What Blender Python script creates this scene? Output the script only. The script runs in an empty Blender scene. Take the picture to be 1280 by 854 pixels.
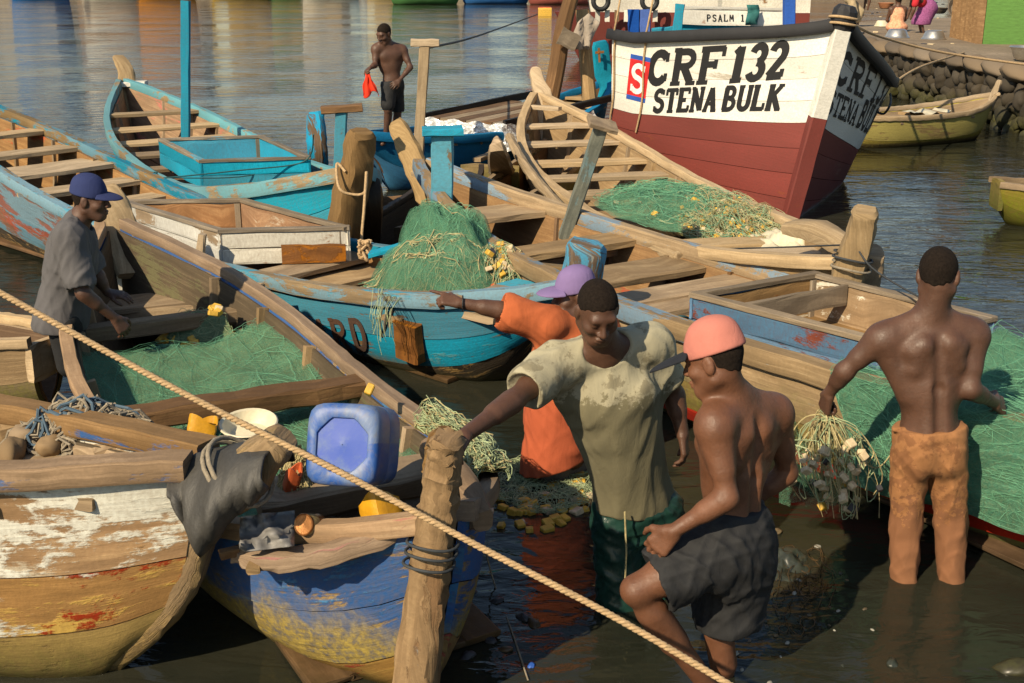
import bpy, bmesh, math, random
import numpy as np
from mathutils import Vector, Matrix
random.seed(7); rng = np.random.default_rng(7)
SC = bpy.context.scene
COL = SC.collection
# ---------------------------------------------------------------- camera
F = 1500.0; CH = 2.6; YHOR = -45.0
PITCH = math.atan((427 - YHOR) / F)
cam = bpy.data.cameras.new('camera'); camo = bpy.data.objects.new('camera', cam); COL.objects.link(camo)
cam.sensor_width = 36; cam.lens = 36 * F / 1280; cam.clip_start = .05; cam.clip_end = 2000
camo.location = (0, 0, CH); camo.rotation_euler = (math.pi / 2 - PITCH, 0, 0)
SC.camera = camo
# ---------------------------------------------------------------- light
SUN_EL = math.radians(37); SUN_AZ = math.radians(218)      # direction the light comes from, clockwise from +Y
sd = Vector((math.sin(SUN_AZ) * math.cos(SUN_EL), math.cos(SUN_AZ) * math.cos(SUN_EL), math.sin(SUN_EL)))
w = bpy.data.worlds.new('World'); SC.world = w; w.use_nodes = True
nt = w.node_tree; nt.nodes.clear()
sky = nt.nodes.new('ShaderNodeTexSky'); sky.sky_type = 'NISHITA'; sky.sun_disc = False
sky.sun_elevation = SUN_EL; sky.sun_rotation = SUN_AZ; sky.air_density = 1.3; sky.dust_density = .7; sky.ozone_density = 1.0
bg = nt.nodes.new('ShaderNodeBackground'); bg.inputs[1].default_value = .085
wo = nt.nodes.new('ShaderNodeOutputWorld'); nt.links.new(sky.outputs[0], bg.inputs[0]); nt.links.new(bg.outputs[0], wo.inputs[0])
sl = bpy.data.lights.new('sun', 'SUN'); sl.energy = 5.0; sl.angle = math.radians(.6); sl.color = (1, .83, .58)
so = bpy.data.objects.new('sun', sl); COL.objects.link(so); so.rotation_euler = (-sd).to_track_quat('-Z', 'Y').to_euler()
SC.view_settings.view_transform = 'Standard'; SC.view_settings.look = 'None'; SC.view_settings.gamma = 1
SC.view_settings.exposure = 0.5; SC.view_settings.use_curve_mapping = False
SC.cycles.max_bounces = 6; SC.cycles.transparent_max_bounces = 10; SC.cycles.caustics_reflective = False; SC.cycles.caustics_refractive = False

# ---------------------------------------------------------------- pixel helpers (1280 x 854 photo pixels)
_c, _s = math.cos(PITCH), math.sin(PITCH)
def rayd(px, py):
    a = (px - 640) / F; b = (427 - py) / F
    return Vector((a, _c + b * _s, -_s + b * _c))
def P(px, py, z=0.0):                 # where the pixel's ray meets the level z
    d = rayd(px, py); t = (z - CH) / d.z; return Vector((0, 0, CH)) + d * t
def D(px, py, y):                     # where the pixel's ray meets the upright plane at distance y
    d = rayd(px, py); return Vector((0, 0, CH)) + d * (y / d.y)
def V(*a): return Vector(a)
# ---------------------------------------------------------------- scene bookkeeping
def tag(o, label=None, cat=None, group=None, kind=None):
    if label: o['label'] = label
    if cat: o['category'] = cat
    if group: o['group'] = group
    if kind: o['kind'] = kind
    return o
def empty(name, loc=(0, 0, 0), label=None, cat=None, group=None):
    o = bpy.data.objects.new(name, None); COL.objects.link(o); o.location = loc; o.empty_display_size = .1
    return tag(o, label, cat, group)
def link(name, me, mat=None, parent=None, smooth=False):
    o = bpy.data.objects.new(name, me); COL.objects.link(o)
    if mat is not None and not me.materials: me.materials.append(mat)
    if smooth and len(me.polygons):
        me.polygons.foreach_set('use_smooth', np.ones(len(me.polygons), bool))
        if smooth == 'auto': me.set_sharp_from_angle(angle=math.radians(38))
    if parent is not None:
        o.parent = parent
        # vertices are in world space: cancel the parent's translation
        wp = parent
        off = Vector((0, 0, 0))
        while wp is not None:
            off += wp.location; wp = wp.parent
        o.location = -off
    return o
class MB:
    """collects verts / faces / uvs for one mesh"""
    def __init__(s): s.v = []; s.f = []; s.uv = []
    def grid(s, pts, uvs, closeu=False, flip=False):
        """pts[i][j] -> quads"""
        n = len(pts); m = len(pts[0]); o = len(s.v)
        for r in pts: s.v.extend([tuple(p) for p in r])
        U = uvs
        for i in range(n - 1):
            for j in range(m - (0 if closeu else 1)):
                k = (j + 1) % m
                q = [(i, j), (i, k), (i + 1, k), (i + 1, j)]
                if flip: q.reverse()
                s.f.append([o + a * m + b for a, b in q])
                uu = []
                for a, b in q:
                    if closeu and b == 0 and j == m - 1: uu.append((U[a][0][0], U[a][0][1] + U[a][-1][1] * m / max(1, m - 1)))
                    else: uu.append(tuple(U[a][b]))
                s.uv.append(uu)
    def poly(s, pts, uv=None):
        o = len(s.v); s.v.extend([tuple(p) for p in pts]); s.f.append(list(range(o, o + len(pts))))
        s.uv.append(uv or [(p[0], p[1] + p[2]) for p in pts])
    def mesh(s, name='m'):
        me = bpy.data.meshes.new(name); me.from_pydata(s.v, [], s.f)
        ul = me.uv_layers.new(name='UVMap')
        flat = [c for f in s.uv for p in f for c in p]
        if len(flat) == len(ul.data) * 2: ul.data.foreach_set('uv', flat)
        me.update(); return me
    def build(s, name, mat, parent=None, smooth=False): return link(name, s.mesh(name), mat, parent, smooth)

def frames(path, up):
    n = len(path); T = []
    for i in range(n):
        t = (path[min(i + 1, n - 1)] - path[max(i - 1, 0)]); T.append(t.normalized() if t.length > 1e-9 else V(1, 0, 0))
    out = []
    u = Vector(up)
    for t in T:
        s_ = t.cross(u)
        if s_.length < 1e-4: s_ = t.cross(V(0.3, 1, .2))
        s_.normalize(); uu = s_.cross(t).normalized(); out.append((t, s_, uu)); u = uu
    return out
OCT = [(-1, -.72), (-.86, -1), (.86, -1), (1, -.72), (1, .72), (.86, 1), (-.86, 1), (-1, .72)]
def ring(n): return [(math.cos(2 * math.pi * i / n), math.sin(2 * math.pi * i / n)) for i in range(n)]
def sweep(path, w, h, prof=OCT, up=(0, 0, 1), jit=0.0, mb=None, seed=None, cap=True, uvs=0.0):
    """closed bar along a path; w,h full widths (number or list)"""
    r = random.Random(seed if seed is not None else random.random())
    mb = mb or MB(); n = len(path); path = [Vector(p) for p in path]
    W = w if isinstance(w, (list, tuple)) else [w] * n; Hh = h if isinstance(h, (list, tuple)) else [h] * n
    fr = frames(path, up); pts = []; uvs_ = []; L = 0
    for i, p in enumerate(path):
        if i: L += (p - path[i - 1]).length
        row = []; ur = []; per = 0
        for j, (a, b) in enumerate(prof):
            q = p + fr[i][1] * (a * W[i] / 2) + fr[i][2] * (b * Hh[i] / 2)
            if jit: q = q + V(r.uniform(-jit, jit), r.uniform(-jit, jit), r.uniform(-jit, jit))
            row.append(q); ur.append((L + uvs, per)); per += (abs(W[i]) + abs(Hh[i])) * 2 / len(prof)
        pts.append(row); uvs_.append(ur)
    mb.grid(pts, uvs_, closeu=True)
    if cap:
        mb.poly(list(reversed(pts[0])), [(p[0] * Hh[0] * .5, p[1] * Hh[0] * .5) for p in reversed(prof)])
        mb.poly(pts[-1], [(L + p[0] * Hh[-1] * .5, p[1] * Hh[-1] * .5) for p in prof])
    return mb
def plank(name, a, b, w, h, mat, parent=None, up=(0, 0, 1), jit=.004, seg=4, seed=None):
    a = Vector(a); b = Vector(b); path = [a.lerp(b, i / seg) for i in range(seg + 1)]
    r = random.Random(seed if seed is not None else random.random())
    W = [w * (1 + r.uniform(-.05, .05)) for _ in path]; Hh = [h * (1 + r.uniform(-.08, .08)) for _ in path]
    return sweep(path, W, Hh, OCT, up, jit, seed=r.random(), uvs=r.uniform(0, 20)).build(name, mat, parent)
def smoothpath(pts, n=6):
    """Catmull-Rom"""
    pts = [Vector(p) for p in pts]; out = []
    for i in range(len(pts) - 1):
        p0 = pts[max(i - 1, 0)]; p1 = pts[i]; p2 = pts[i + 1]; p3 = pts[min(i + 2, len(pts) - 1)]
        for k in range(n):
            t = k / n
            out.append(.5 * ((2 * p1) + (p2 - p0) * t + (2 * p0 - 5 * p1 + 4 * p2 - p3) * t * t + (3 * p1 - p0 - 3 * p2 + p3) * t ** 3))
    out.append(pts[-1]); return out
def tube(pts, r, n=6, mb=None, smooth=0):
    path = smoothpath(pts, smooth) if smooth else [Vector(p) for p in pts]
    d = [2 * x for x in r] if isinstance(r, (list, tuple)) else 2 * r
    if isinstance(d, list) and len(d) != len(path): d = list(np.interp(np.linspace(0, 1, len(path)), np.linspace(0, 1, len(d)), d))
    return sweep(path, d, d, ring(n), mb=mb)
def twisted(pts, r, pitch=.06, mb=None, n=6):
    """three-strand laid rope"""
    mb = mb or MB(); path = [Vector(p) for p in pts]
    L = [0]
    for i in range(1, len(path)): L.append(L[-1] + (path[i] - path[i - 1]).length)
    N = int(L[-1] / pitch * 8)
    xs = np.linspace(0, L[-1], N); A = np.array(path)
    q = [V(*[np.interp(x, L, A[:, k]) for k in range(3)]) for x in xs]
    fr = frames(q, (0, 0, 1))
    for s in range(3):
        sp = []
        for i, x in enumerate(xs):
            a = 2 * math.pi * (x / pitch + s / 3)
            sp.append(q[i] + fr[i][1] * (math.cos(a) * r * .5) + fr[i][2] * (math.sin(a) * r * .5))
        sweep(sp, r * 1.12, r * 1.12, ring(n), mb=mb)
    return mb
def lathe(prof, n=24, mb=None, M=None):
    mb = mb or MB(); pts = []; uv = []
    for r, z in prof:
        row = [V(r * math.cos(2 * math.pi * i / n), r * math.sin(2 * math.pi * i / n), z) for i in range(n)]
        if M is not None: row = [M @ p for p in row]
        pts.append(row); uv.append([(i * .05, z) for i in range(n)])
    mb.grid(pts, uv, closeu=True)
    return mb

# ---------------------------------------------------------------- materials
class NT:
    def __init__(s, name):
        s.m = bpy.data.materials.new(name); s.m.use_nodes = True; s.t = s.m.node_tree; s.t.nodes.clear()
        s.out = s.n('ShaderNodeOutputMaterial')
    def n(s, typ, **kw):
        nd = s.t.nodes.new(typ)
        for k, v in kw.items(): setattr(nd, k, v)
        return nd
    def l(s, a, b): s.t.links.new(a, b)
    def coord(s, kind='UV', scale=(1, 1, 1), rand=True):
        if kind == 'POS': src = s.n('ShaderNodeNewGeometry').outputs['Position']; rand = False
        else: src = s.n('ShaderNodeTexCoord').outputs[kind]
        mp = s.n('ShaderNodeMapping'); mp.inputs['Scale'].default_value = scale
        s.l(src, mp.inputs[0])
        if rand:
            oi = s.n('ShaderNodeObjectInfo'); mu = s.n('ShaderNodeMath', operation='MULTIPLY'); mu.inputs[1].default_value = 53.0
            s.l(oi.outputs['Random'], mu.inputs[0]); cb = s.n('ShaderNodeCombineXYZ')
            for i in range(3): s.l(mu.outputs[0], cb.inputs[i])
            s.l(cb.outputs[0], mp.inputs['Location'])
        return mp.outputs[0]
    def noise(s, co, scale, detail=5, rough=.6, dist=0.0, kind=None):
        nd = s.n('ShaderNodeTexNoise'); nd.inputs['Scale'].default_value = scale; nd.inputs['Detail'].default_value = detail
        nd.inputs['Roughness'].default_value = rough; nd.inputs['Distortion'].default_value = dist
        s.l(co, nd.inputs['Vector']); return nd.outputs['Fac']
    def mr(s, v, a, b, c=0.0, d=1.0, smooth=False):
        nd = s.n('ShaderNodeMapRange'); nd.interpolation_type = 'SMOOTHSTEP' if smooth else 'LINEAR'
        for i, x in zip((1, 2, 3, 4), (a, b, c, d)): nd.inputs[i].default_value = x
        s.l(v, nd.inputs[0]); return nd.outputs[0]
    def mix(s, fac, a, b, mode='MIX'):
        nd = s.n('ShaderNodeMix', data_type='RGBA', blend_type=mode); nd.clamp_factor = True
        s.set(nd.inputs[0], fac); s.set(nd.inputs[6], a); s.set(nd.inputs[7], b); return nd.outputs[2]
    def math(s, op, a, b=0.0):
        nd = s.n('ShaderNodeMath', operation=op); s.set(nd.inputs[0], a); s.set(nd.inputs[1], b); return nd.outputs[0]
    def set(s, sock, v):
        if isinstance(v, bpy.types.NodeSocket): s.l(v, sock)
        elif isinstance(v, (tuple, list)): sock.default_value = tuple(v) + ((1,) if len(v) == 3 and len(sock.default_value) == 4 else ())
        else: sock.default_value = v
    def ramp(s, v, stops):
        nd = s.n('ShaderNodeValToRGB'); e = nd.color_ramp.elements
        while len(e) < len(stops): e.new(.5)
        for i, (p, c) in enumerate(stops): e[i].position = p; e[i].color = tuple(c) + (1,)
        s.l(v, nd.inputs[0]); return nd.outputs[0]
    def finish(s, col, rough=.8, bump=None, bstr=.3, bdist=.01, spec=.5, **kw):
        b = s.n('ShaderNodeBsdfPrincipled'); s.set(b.inputs['Base Color'], col); s.set(b.inputs['Roughness'], rough)
        b.inputs['Specular IOR Level'].default_value = spec
        for k, v in kw.items(): s.set(b.inputs[k.replace('_', ' ')], v)
        if bump is not None:
            bp = s.n('ShaderNodeBump'); bp.inputs['Strength'].default_value = bstr; bp.inputs['Distance'].default_value = bdist
            s.l(bump, bp.inputs['Height']); s.l(bp.outputs[0], b.inputs['Normal'])
        s.l(b.outputs[0], s.out.inputs[0]); s.bsdf = b; return s.m
def wood(name, c1, c2, layers=(), bands=(), rough=.85, bstr=.55, dirt=.5, spec=.3, nails=0.0, wet=None, vary=1.0):
    """weathered wood: grain c1..c2, peeling paint layers (colour, cover, scale), bands of growth/wear above the water (colour, zlo, zhi, ragged)"""
    k = NT(name); co = k.coord('UV', (1, 1, 1))
    cg = k.coord('UV', (2.2, 38, 1)); g = k.noise(cg, 1.0, 6, .65, .35)
    col = k.ramp(g, [(.28, [x * .62 for x in c1]), (.5, c1), (.72, c2)])
    big = k.noise(co, 2.3, 4, .6)
    col = k.mix(k.mr(big, .35, .62, 0, dirt), col, [x * .55 for x in c1])
    hgt = k.math('MULTIPLY', g, .6)
    for i, (pc, cover, sc) in enumerate(layers):
        cp = k.coord('UV', (.55, 1.5, 1)); mp = cp.node; 
        sh = k.n('ShaderNodeVectorMath', operation='ADD'); sh.inputs[1].default_value = (i * 7.3, i * 3.1, i); k.l(cp, sh.inputs[0])
        nz = k.noise(sh.outputs[0], sc, 9, .72, .3)
        nz2 = k.math('ADD', k.math('MULTIPLY', nz, .82), k.math('MULTIPLY', g, .18))
        th = .5 + (.5 - cover) * .42
        m = k.mr(nz2, th - .012, th + .018)
        var = k.noise(sh.outputs[0], sc * .6, 3, .5)
        pcol = k.mix(k.mr(var, .3, .7), [x * .72 for x in pc], [min(1, x * 1.22) for x in pc])
        col = k.mix(m, col, pcol); hgt = k.math('ADD', hgt, k.math('MULTIPLY', m, .25))
    if bands:
        ps = k.n('ShaderNodeNewGeometry').outputs['Position']; sx = k.n('ShaderNodeSeparateXYZ'); k.l(ps, sx.inputs[0])
        bn = k.noise(k.coord('POS'), 5.0, 8, .7, .4); fine = k.noise(k.coord('POS'), 34.0, 5, .7)
        for (pc, lo, hi, rag) in bands:
            zz = k.math('ADD', sx.outputs[2], k.math('MULTIPLY', k.math('SUBTRACT', bn, .5), rag))
            m = k.mr(zz, lo, hi, 1, 0, True)
            m = k.math('MULTIPLY', m, k.mr(fine, .3, .55, .55, 1))
            pv = k.mix(k.mr(fine, .35, .68), [x * .5 for x in pc], [x * 1.25 for x in pc])
            col = k.mix(m, col, pv)
    if nails:
        rn = k.noise(k.coord('UV', (.8, 2.0, 1)), 3.2, 4, .7, .5); m = k.mr(rn, .66, .72)
        col = k.mix(k.math('MULTIPLY', m, nails), col, (.22, .065, .015))
    fn = k.noise(k.coord('UV', (1, 1, 1)), 60, 4, .7)
    col = k.mix(k.mr(fn, .35, .7, 0, .35), col, [x * .5 for x in c1], 'MIX')
    hgt = k.math('ADD', hgt, k.math('MULTIPLY', fn, .2))
    oi = k.n('ShaderNodeObjectInfo'); hv = k.n('ShaderNodeHueSaturation'); k.l(col, hv.inputs['Color']); k.l(k.mr(oi.outputs['Random'], 0, 1, 1 - .28 * vary, 1 + .18 * vary), hv.inputs['Value']); r2 = k.math('FRACT', k.math('MULTIPLY', oi.outputs['Random'], 17.3)); k.l(k.mr(r2, 0, 1, 1 - .14 * vary, 1 + .16 * vary), hv.inputs['Saturation']); col = hv.outputs[0]   # every board weathers differently
    zs = k.n('ShaderNodeSeparateXYZ'); k.l(k.n('ShaderNodeNewGeometry').outputs['Position'], zs.inputs[0])
    wn_ = k.noise(k.coord('POS'), 3.0, 5, .6); wz = k.math('ADD', zs.outputs[2], k.math('MULTIPLY', k.math('SUBTRACT', wn_, .5), .12)); wm = k.mr(wz, .0, .07, 1, 0, True)   # soaked tide line
    col = k.mix(k.math('MULTIPLY', wm, .7), col, (.02, .018, .01)); ro = k.mr(wm, 0, 1, rough, .3)
    return k.finish(col, ro, hgt, bstr, .012, spec)
def plain(name, col, rough=.6, var=.25, scale=8, bstr=.15, spec=.5, kind='Object', bdist=.01, **kw):
    k = NT(name); co = k.coord(kind); a = k.noise(co, scale, 6, .65); b = k.noise(co, scale * 7, 4, .6)
    c = k.mix(k.mr(a, .3, .7), [x * (1 - var) for x in col], [min(1, x * (1 + var)) for x in col])
    c = k.mix(k.mr(b, .4, .75, 0, var), c, [x * .5 for x in col])
    return k.finish(c, rough, b, bstr, bdist, spec, **kw)
# ---------------------------------------------------------------- material library
TAN1, TAN2 = (.32, .225, .13), (.48, .365, .22)
GRY1, GRY2 = (.24, .19, .135), (.38, .31, .22)
BRN1, BRN2 = (.17, .095, .045), (.29, .175, .085)
TURQ = (.02, .27, .42); PALEB = (.13, .27, .36); BLUE = (.018, .095, .3); REDP = (.28, .045, .03); WHT = (.62, .62, .55); YEL = (.42, .27, .05)
ALG = (.075, .085, .012); DRK = (.02, .015, .008); OCH = (.3, .17, .03)
M = {}
M['tan'] = wood('bare_tan_wood', TAN1, TAN2)
M['tan_pale'] = wood('sun_bleached_wood', (.42, .31, .185), (.58, .45, .29), dirt=.35)
M['grey'] = wood('grey_weathered_wood', GRY1, GRY2, dirt=.6)
M['brown'] = wood('brown_wood', BRN1, BRN2, dirt=.6)
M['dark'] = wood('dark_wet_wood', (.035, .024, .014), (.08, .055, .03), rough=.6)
M['tan_algae'] = wood('tan_wood_with_growth', TAN1, TAN2, bands=[((.16, .13, .02), .1, .5, .5), (ALG, -.05, .25, .3)])
# boat A
M['A_rail'] = wood('brown_rail_blue_flecks', (.24, .15, .075), (.4, .26, .14), [((.05, .12, .3), .36, 2.0)], nails=.5)
M['A_top'] = wood('peeling_white_on_brown', (.3, .185, .095), (.45, .3, .16), [((.5, .43, .32), .62, 1.1), ((.34, .2, .085), .36, 3), (WHT, .58, 2.2)], nails=1, dirt=.6, vary=.3)
M['A_mid'] = wood('peeling_red_on_brown', (.3, .18, .085), (.42, .26, .13), [((.46, .32, .12), .4, 1.2), (REDP, .46, 1.6), (WHT, .4, 2.0)], dirt=.4, nails=.6)
M['A_low'] = wood('ochre_hull_with_algae', (.38, .22, .05), (.5, .33, .09), [(YEL, .6, 1.4), (REDP, .14, 2.0)], [((.26, .18, .025), .0, .36, .35), ((.09, .095, .012), -.1, .18, .25)], dirt=.6)
# boat B
M['B_rail'] = wood('worn_brown_pink_rail', (.3, .2, .12), (.46, .33, .21), [((.36, .15, .12), .3, 2.0)])
M['B_side'] = wood('scraped_blue_paint', (.3, .2, .08), (.45, .33, .14), [(BLUE, .64, 2.0), ((.03, .15, .33), .36, 3.0), ((.36, .25, .1), .24, 3.2)], [((.34, .25, .05), .16, .4, .5)], nails=.8, dirt=.3, vary=.2)
M['B_low'] = wood('ochre_and_red_lower_hull', (.3, .17, .05), (.45, .3, .09), [((.3, .03, .025), .4, 5.0), (YEL, .35, 2.4)], [((.09, .08, .015), -.1, .14, .2)])
M['B_in'] = wood('inner_hull_brown', (.13, .095, .055), (.23, .165, .095), [((.14, .13, .06), .3, 1.2)], dirt=.8)
# boat C
M['C_rail'] = wood('worn_blue_rail', (.27, .19, .1), (.42, .31, .17), [(PALEB, .52, 2.2), (TURQ, .38, 2.0)])
M['C_side'] = wood('turquoise_hull_with_red_wear', (.2, .13, .07), (.3, .2, .11), [((.02, .22, .34), .72, 2.4), ((.09, .25, .3), .3, 3), ((.12, .08, .04), .2, 4)], [((.1, .075, .035), .02, .16, .1)], nails=1, dirt=.7)
M['C_side2'] = wood('faded_blue_over_red_hull', (.24, .13, .09), (.34, .2, .13), [((.3, .09, .06), .5, 3.0), (PALEB, .5, 2.0)], [(ALG, .0, .22, .3)])
M['C_low'] = wood('tarred_lower_hull', (.05, .035, .02), (.1, .065, .03), [(OCH, .4, 1.2), (DRK, .4, 2.2)], [(ALG, -.1, .12, .3)], bstr=.8)
# boat F
M['F_rail'] = wood('turquoise_rail_scuffed', (.3, .22, .12), (.45, .34, .2), [((.1, .3, .36), .62, 2.2)])
M['F_side'] = wood('bright_turquoise_hull', (.2, .14, .07), (.32, .22, .12), [((.015, .29, .42), .96, 2.0)], [((.09, .09, .03), -.05, .12, .2)], nails=.8, dirt=.2)
M['F_in'] = wood('inner_hull_pink_wear', (.28, .17, .09), (.42, .28, .15), [((.42, .12, .08), .3, 1.5)], dirt=.5)
M['turq'] = wood('turquoise_painted_wood', (.16, .11, .06), (.28, .19, .1), [((.015, .26, .4), .95, 3.0)], dirt=.2)
M['turq_worn'] = wood('turquoise_post_worn', (.16, .12, .07), (.28, .2, .12), [((.03, .26, .38), .8, 3.0)], dirt=.3)
M['rim'] = wood('grey_box_rim', (.22, .18, .13), (.36, .3, .22), [((.08, .26, .34), .35, 3.0)])
# boat G
M['G_rail'] = wood('raw_rail_faded_blue', (.3, .21, .115), (.46, .34, .2), [((.15, .24, .33), .42, 2.0)])
M['G_side'] = wood('raw_side_with_moss', (.26, .17, .08), (.4, .28, .14), [((.08, .2, .26), .22, 1.6)], [((.16, .13, .04), .2, .6, .6), ((.09, .095, .02), .0, .42, .5)])
M['G_low'] = wood('mossy_blue_lower_hull', (.1, .1, .035), (.2, .18, .06), [((.05, .13, .14), .45, 2.4)], [((.1, .1, .012), -.1, .2, .3)])
M['red_stripe'] = wood('red_strake', (.16, .04, .025), (.25, .08, .05), [((.3, .028, .018), .8, 2.5)], [(ALG, -.1, .1, .3)])
M['G_box'] = wood('blue_box_red_scuffs', (.2, .06, .04), (.3, .12, .08), [((.1, .21, .34), .68, 3.0)], nails=.4)
M['G_boxin'] = wood('stained_box_inside', (.28, .18, .09), (.42, .29, .16), [((.6, .56, .45), .34, 3.5)], nails=1, dirt=.7)
M['whitebox'] = wood('rusty_white_paint', (.3, .17, .09), (.42, .28, .17), [((.68, .66, .58), .84, 2.5)], nails=.9, dirt=.3)
M['whitebox_l'] = wood('scuffed_white_blue_paint', (.26, .19, .12), (.4, .3, .2), [((.5, .5, .47), .6, 2.5), ((.14, .22, .32), .24, 2.0)])
M['boxin'] = wood('rusty_box_inside', (.26, .14, .07), (.38, .23, .12), [((.42, .36, .27), .25, 2)], nails=1, dirt=.8)
M['H_side'] = wood('deep_blue_hull', (.1, .08, .06), (.2, .14, .09), [((.012, .16, .34), .93, 3.0)], dirt=.3)
M['black_paint'] = wood('black_tarred_rail', (.02, .018, .016), (.05, .045, .04), rough=.6)
M['moss'] = wood('mossy_plank', (.24, .17, .08), (.36, .26, .13), bands=[((.13, .13, .015), .1, .62, .9)])
M['M_side'] = wood('yellow_green_canoe_side', (.32, .22, .08), (.46, .34, .14), [((.42, .36, .09), .6, 1.4)], [((.26, .22, .05), .08, .2, .15), (DRK, .05, .11, .04)])
M['N_side'] = wood('yellow_mossy_end', (.28, .2, .05), (.42, .32, .09), [((.3, .22, .03), .4, 3)], [((.1, .11, .01), .2, .6, .3)])
M['post'] = wood('pale_stem_wood', (.34, .24, .13), (.5, .37, .21), [((.15, .24, .32), .2, 1.6)], dirt=.4)
M['stem_B'] = wood('worn_stem_post', (.26, .165, .08), (.38, .255, .13), [((.2, .2, .2), .2, 1.6), ((.16, .09, .04), .3, 2.5)], bands=[((.25, .2, .05), -.2, .1, .2)], dirt=.5, bstr=.9)
M['stem_A'] = wood('ochre_stem_post', (.34, .22, .1), (.46, .31, .15), [((.4, .26, .09), .4, 2)], bands=[((.32, .2, .045), .1, .45, .3), ((.1, .08, .01), -.1, .15, .2)], dirt=.5, bstr=.9)
M['stem_C'] = wood('blue_round_stem', (.12, .08, .05), (.24, .17, .1), [((.015, .24, .42), .55, 2.6), ((.25, .24, .2), .25, 3)])
M['stem_F'] = wood('brown_stem_blue_head', (.26, .16, .07), (.38, .25, .12), [(DRK, .12, 2.0), ((.1, .3, .4), .2, 2.2)], bands=[((.12, .1, .03), .0, .3, .3)])
M['K_white'] = wood('white_hull_paint', (.4, .36, .3), (.5, .46, .4), [((.64, .63, .58), .88, 1.6), ((.5, .46, .38), .2, 1.2)], nails=.6, dirt=.4, bstr=.3, rough=.6, vary=.12)
M['K_red'] = wood('red_hull_paint', (.15, .06, .045), (.22, .1, .08), [((.165, .034, .027), .88, 1.6), ((.2, .075, .06), .2, 1.4)], nails=.3, dirt=.4, bstr=.3, rough=.65, vary=.15)
M['K_black'] = plain('black_gunwale', (.012, .012, .014), .65)
M['blue_plastic'] = None
M['silver'] = None
M['black'] = plain('black_lettering', (.006, .006, .007), .7)
M['emblem_red'] = plain('emblem_red', (.5, .02, .02), .5); M['emblem_blue'] = plain('emblem_blue', (.02, .08, .35), .5)
M['emblem_white'] = plain('emblem_white', (.72, .72, .7), .5)
M['rope'] = plain('tan_rope', (.42, .29, .155), .9, .3, 60, .5)
M['rope_grey'] = plain('grey_rope', (.26, .22, .16), .9, .3, 60, .5)
M['rope_dark'] = plain('dark_rope', (.03, .035, .04), .8)
M['rope_green'] = plain('teal_rope', (.02, .09, .1), .8)
M['twine'] = plain('net_twine', (.38, .32, .16), .9, .35, 30)
M['float'] = plain('yellow_float', (.55, .33, .04), .6, .3, 20); M['float_w'] = plain('pale_float', (.5, .4, .25), .7, .3, 20)
M['float_k'] = plain('dark_float', (.03, .03, .035), .5); M['float_r'] = plain('orange_float', (.5, .1, .03), .6)
M['rubber'] = plain('grey_rubber', (.04, .038, .034), .62, .35, 6, .3, kind='UV')
M['yellow_plastic'] = plain('yellow_plastic', (.52, .26, .012), .4, .2, 10)
M['white_plastic'] = plain('dirty_white_plastic', (.55, .5, .36), .5, .2)
M['galv'] = plain('aluminium', (.55, .54, .5), .35, .15, 12, Metallic=.85)
M['stone'] = wood('grimy_stone', (.055, .045, .032), (.11, .09, .065), bands=[((.05, .05, .015), .1, .5, .4)], dirt=.7, bstr=.9)
M['sack'] = wood('tan_sandbag', (.19, .145, .1), (.3, .24, .17), [((.06, .05, .035), .35, 2)], dirt=.7)
M['rust'] = wood('rusty_plate', (.22, .1, .04), (.34, .16, .06), [((.3, .12, .03), .4, 4)], bstr=.7)
M['green_wall'] = wood('green_painted_sheet', (.1, .16, .06), (.2, .26, .1), [((.14, .28, .085), .9, 1.2)], dirt=.25)
M['corr'] = wood('brown_corrugated_sheet', (.2, .12, .06), (.32, .21, .11), dirt=.5)
def mat_ground():
    k = NT('dirt_ground'); co = k.coord('POS'); a = k.noise(co, .8, 8, .7); b = k.noise(co, 14, 6, .7)
    c = k.ramp(a, [(.3, (.12, .09, .06)), (.5, (.21, .16, .105)), (.7, (.29, .225, .155))]); c = k.mix(k.mr(b, .45, .7, 0, .6), c, (.08, .06, .04))
    return k.finish(c, .95, b, .8, .03)
M['ground'] = mat_ground()
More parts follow.
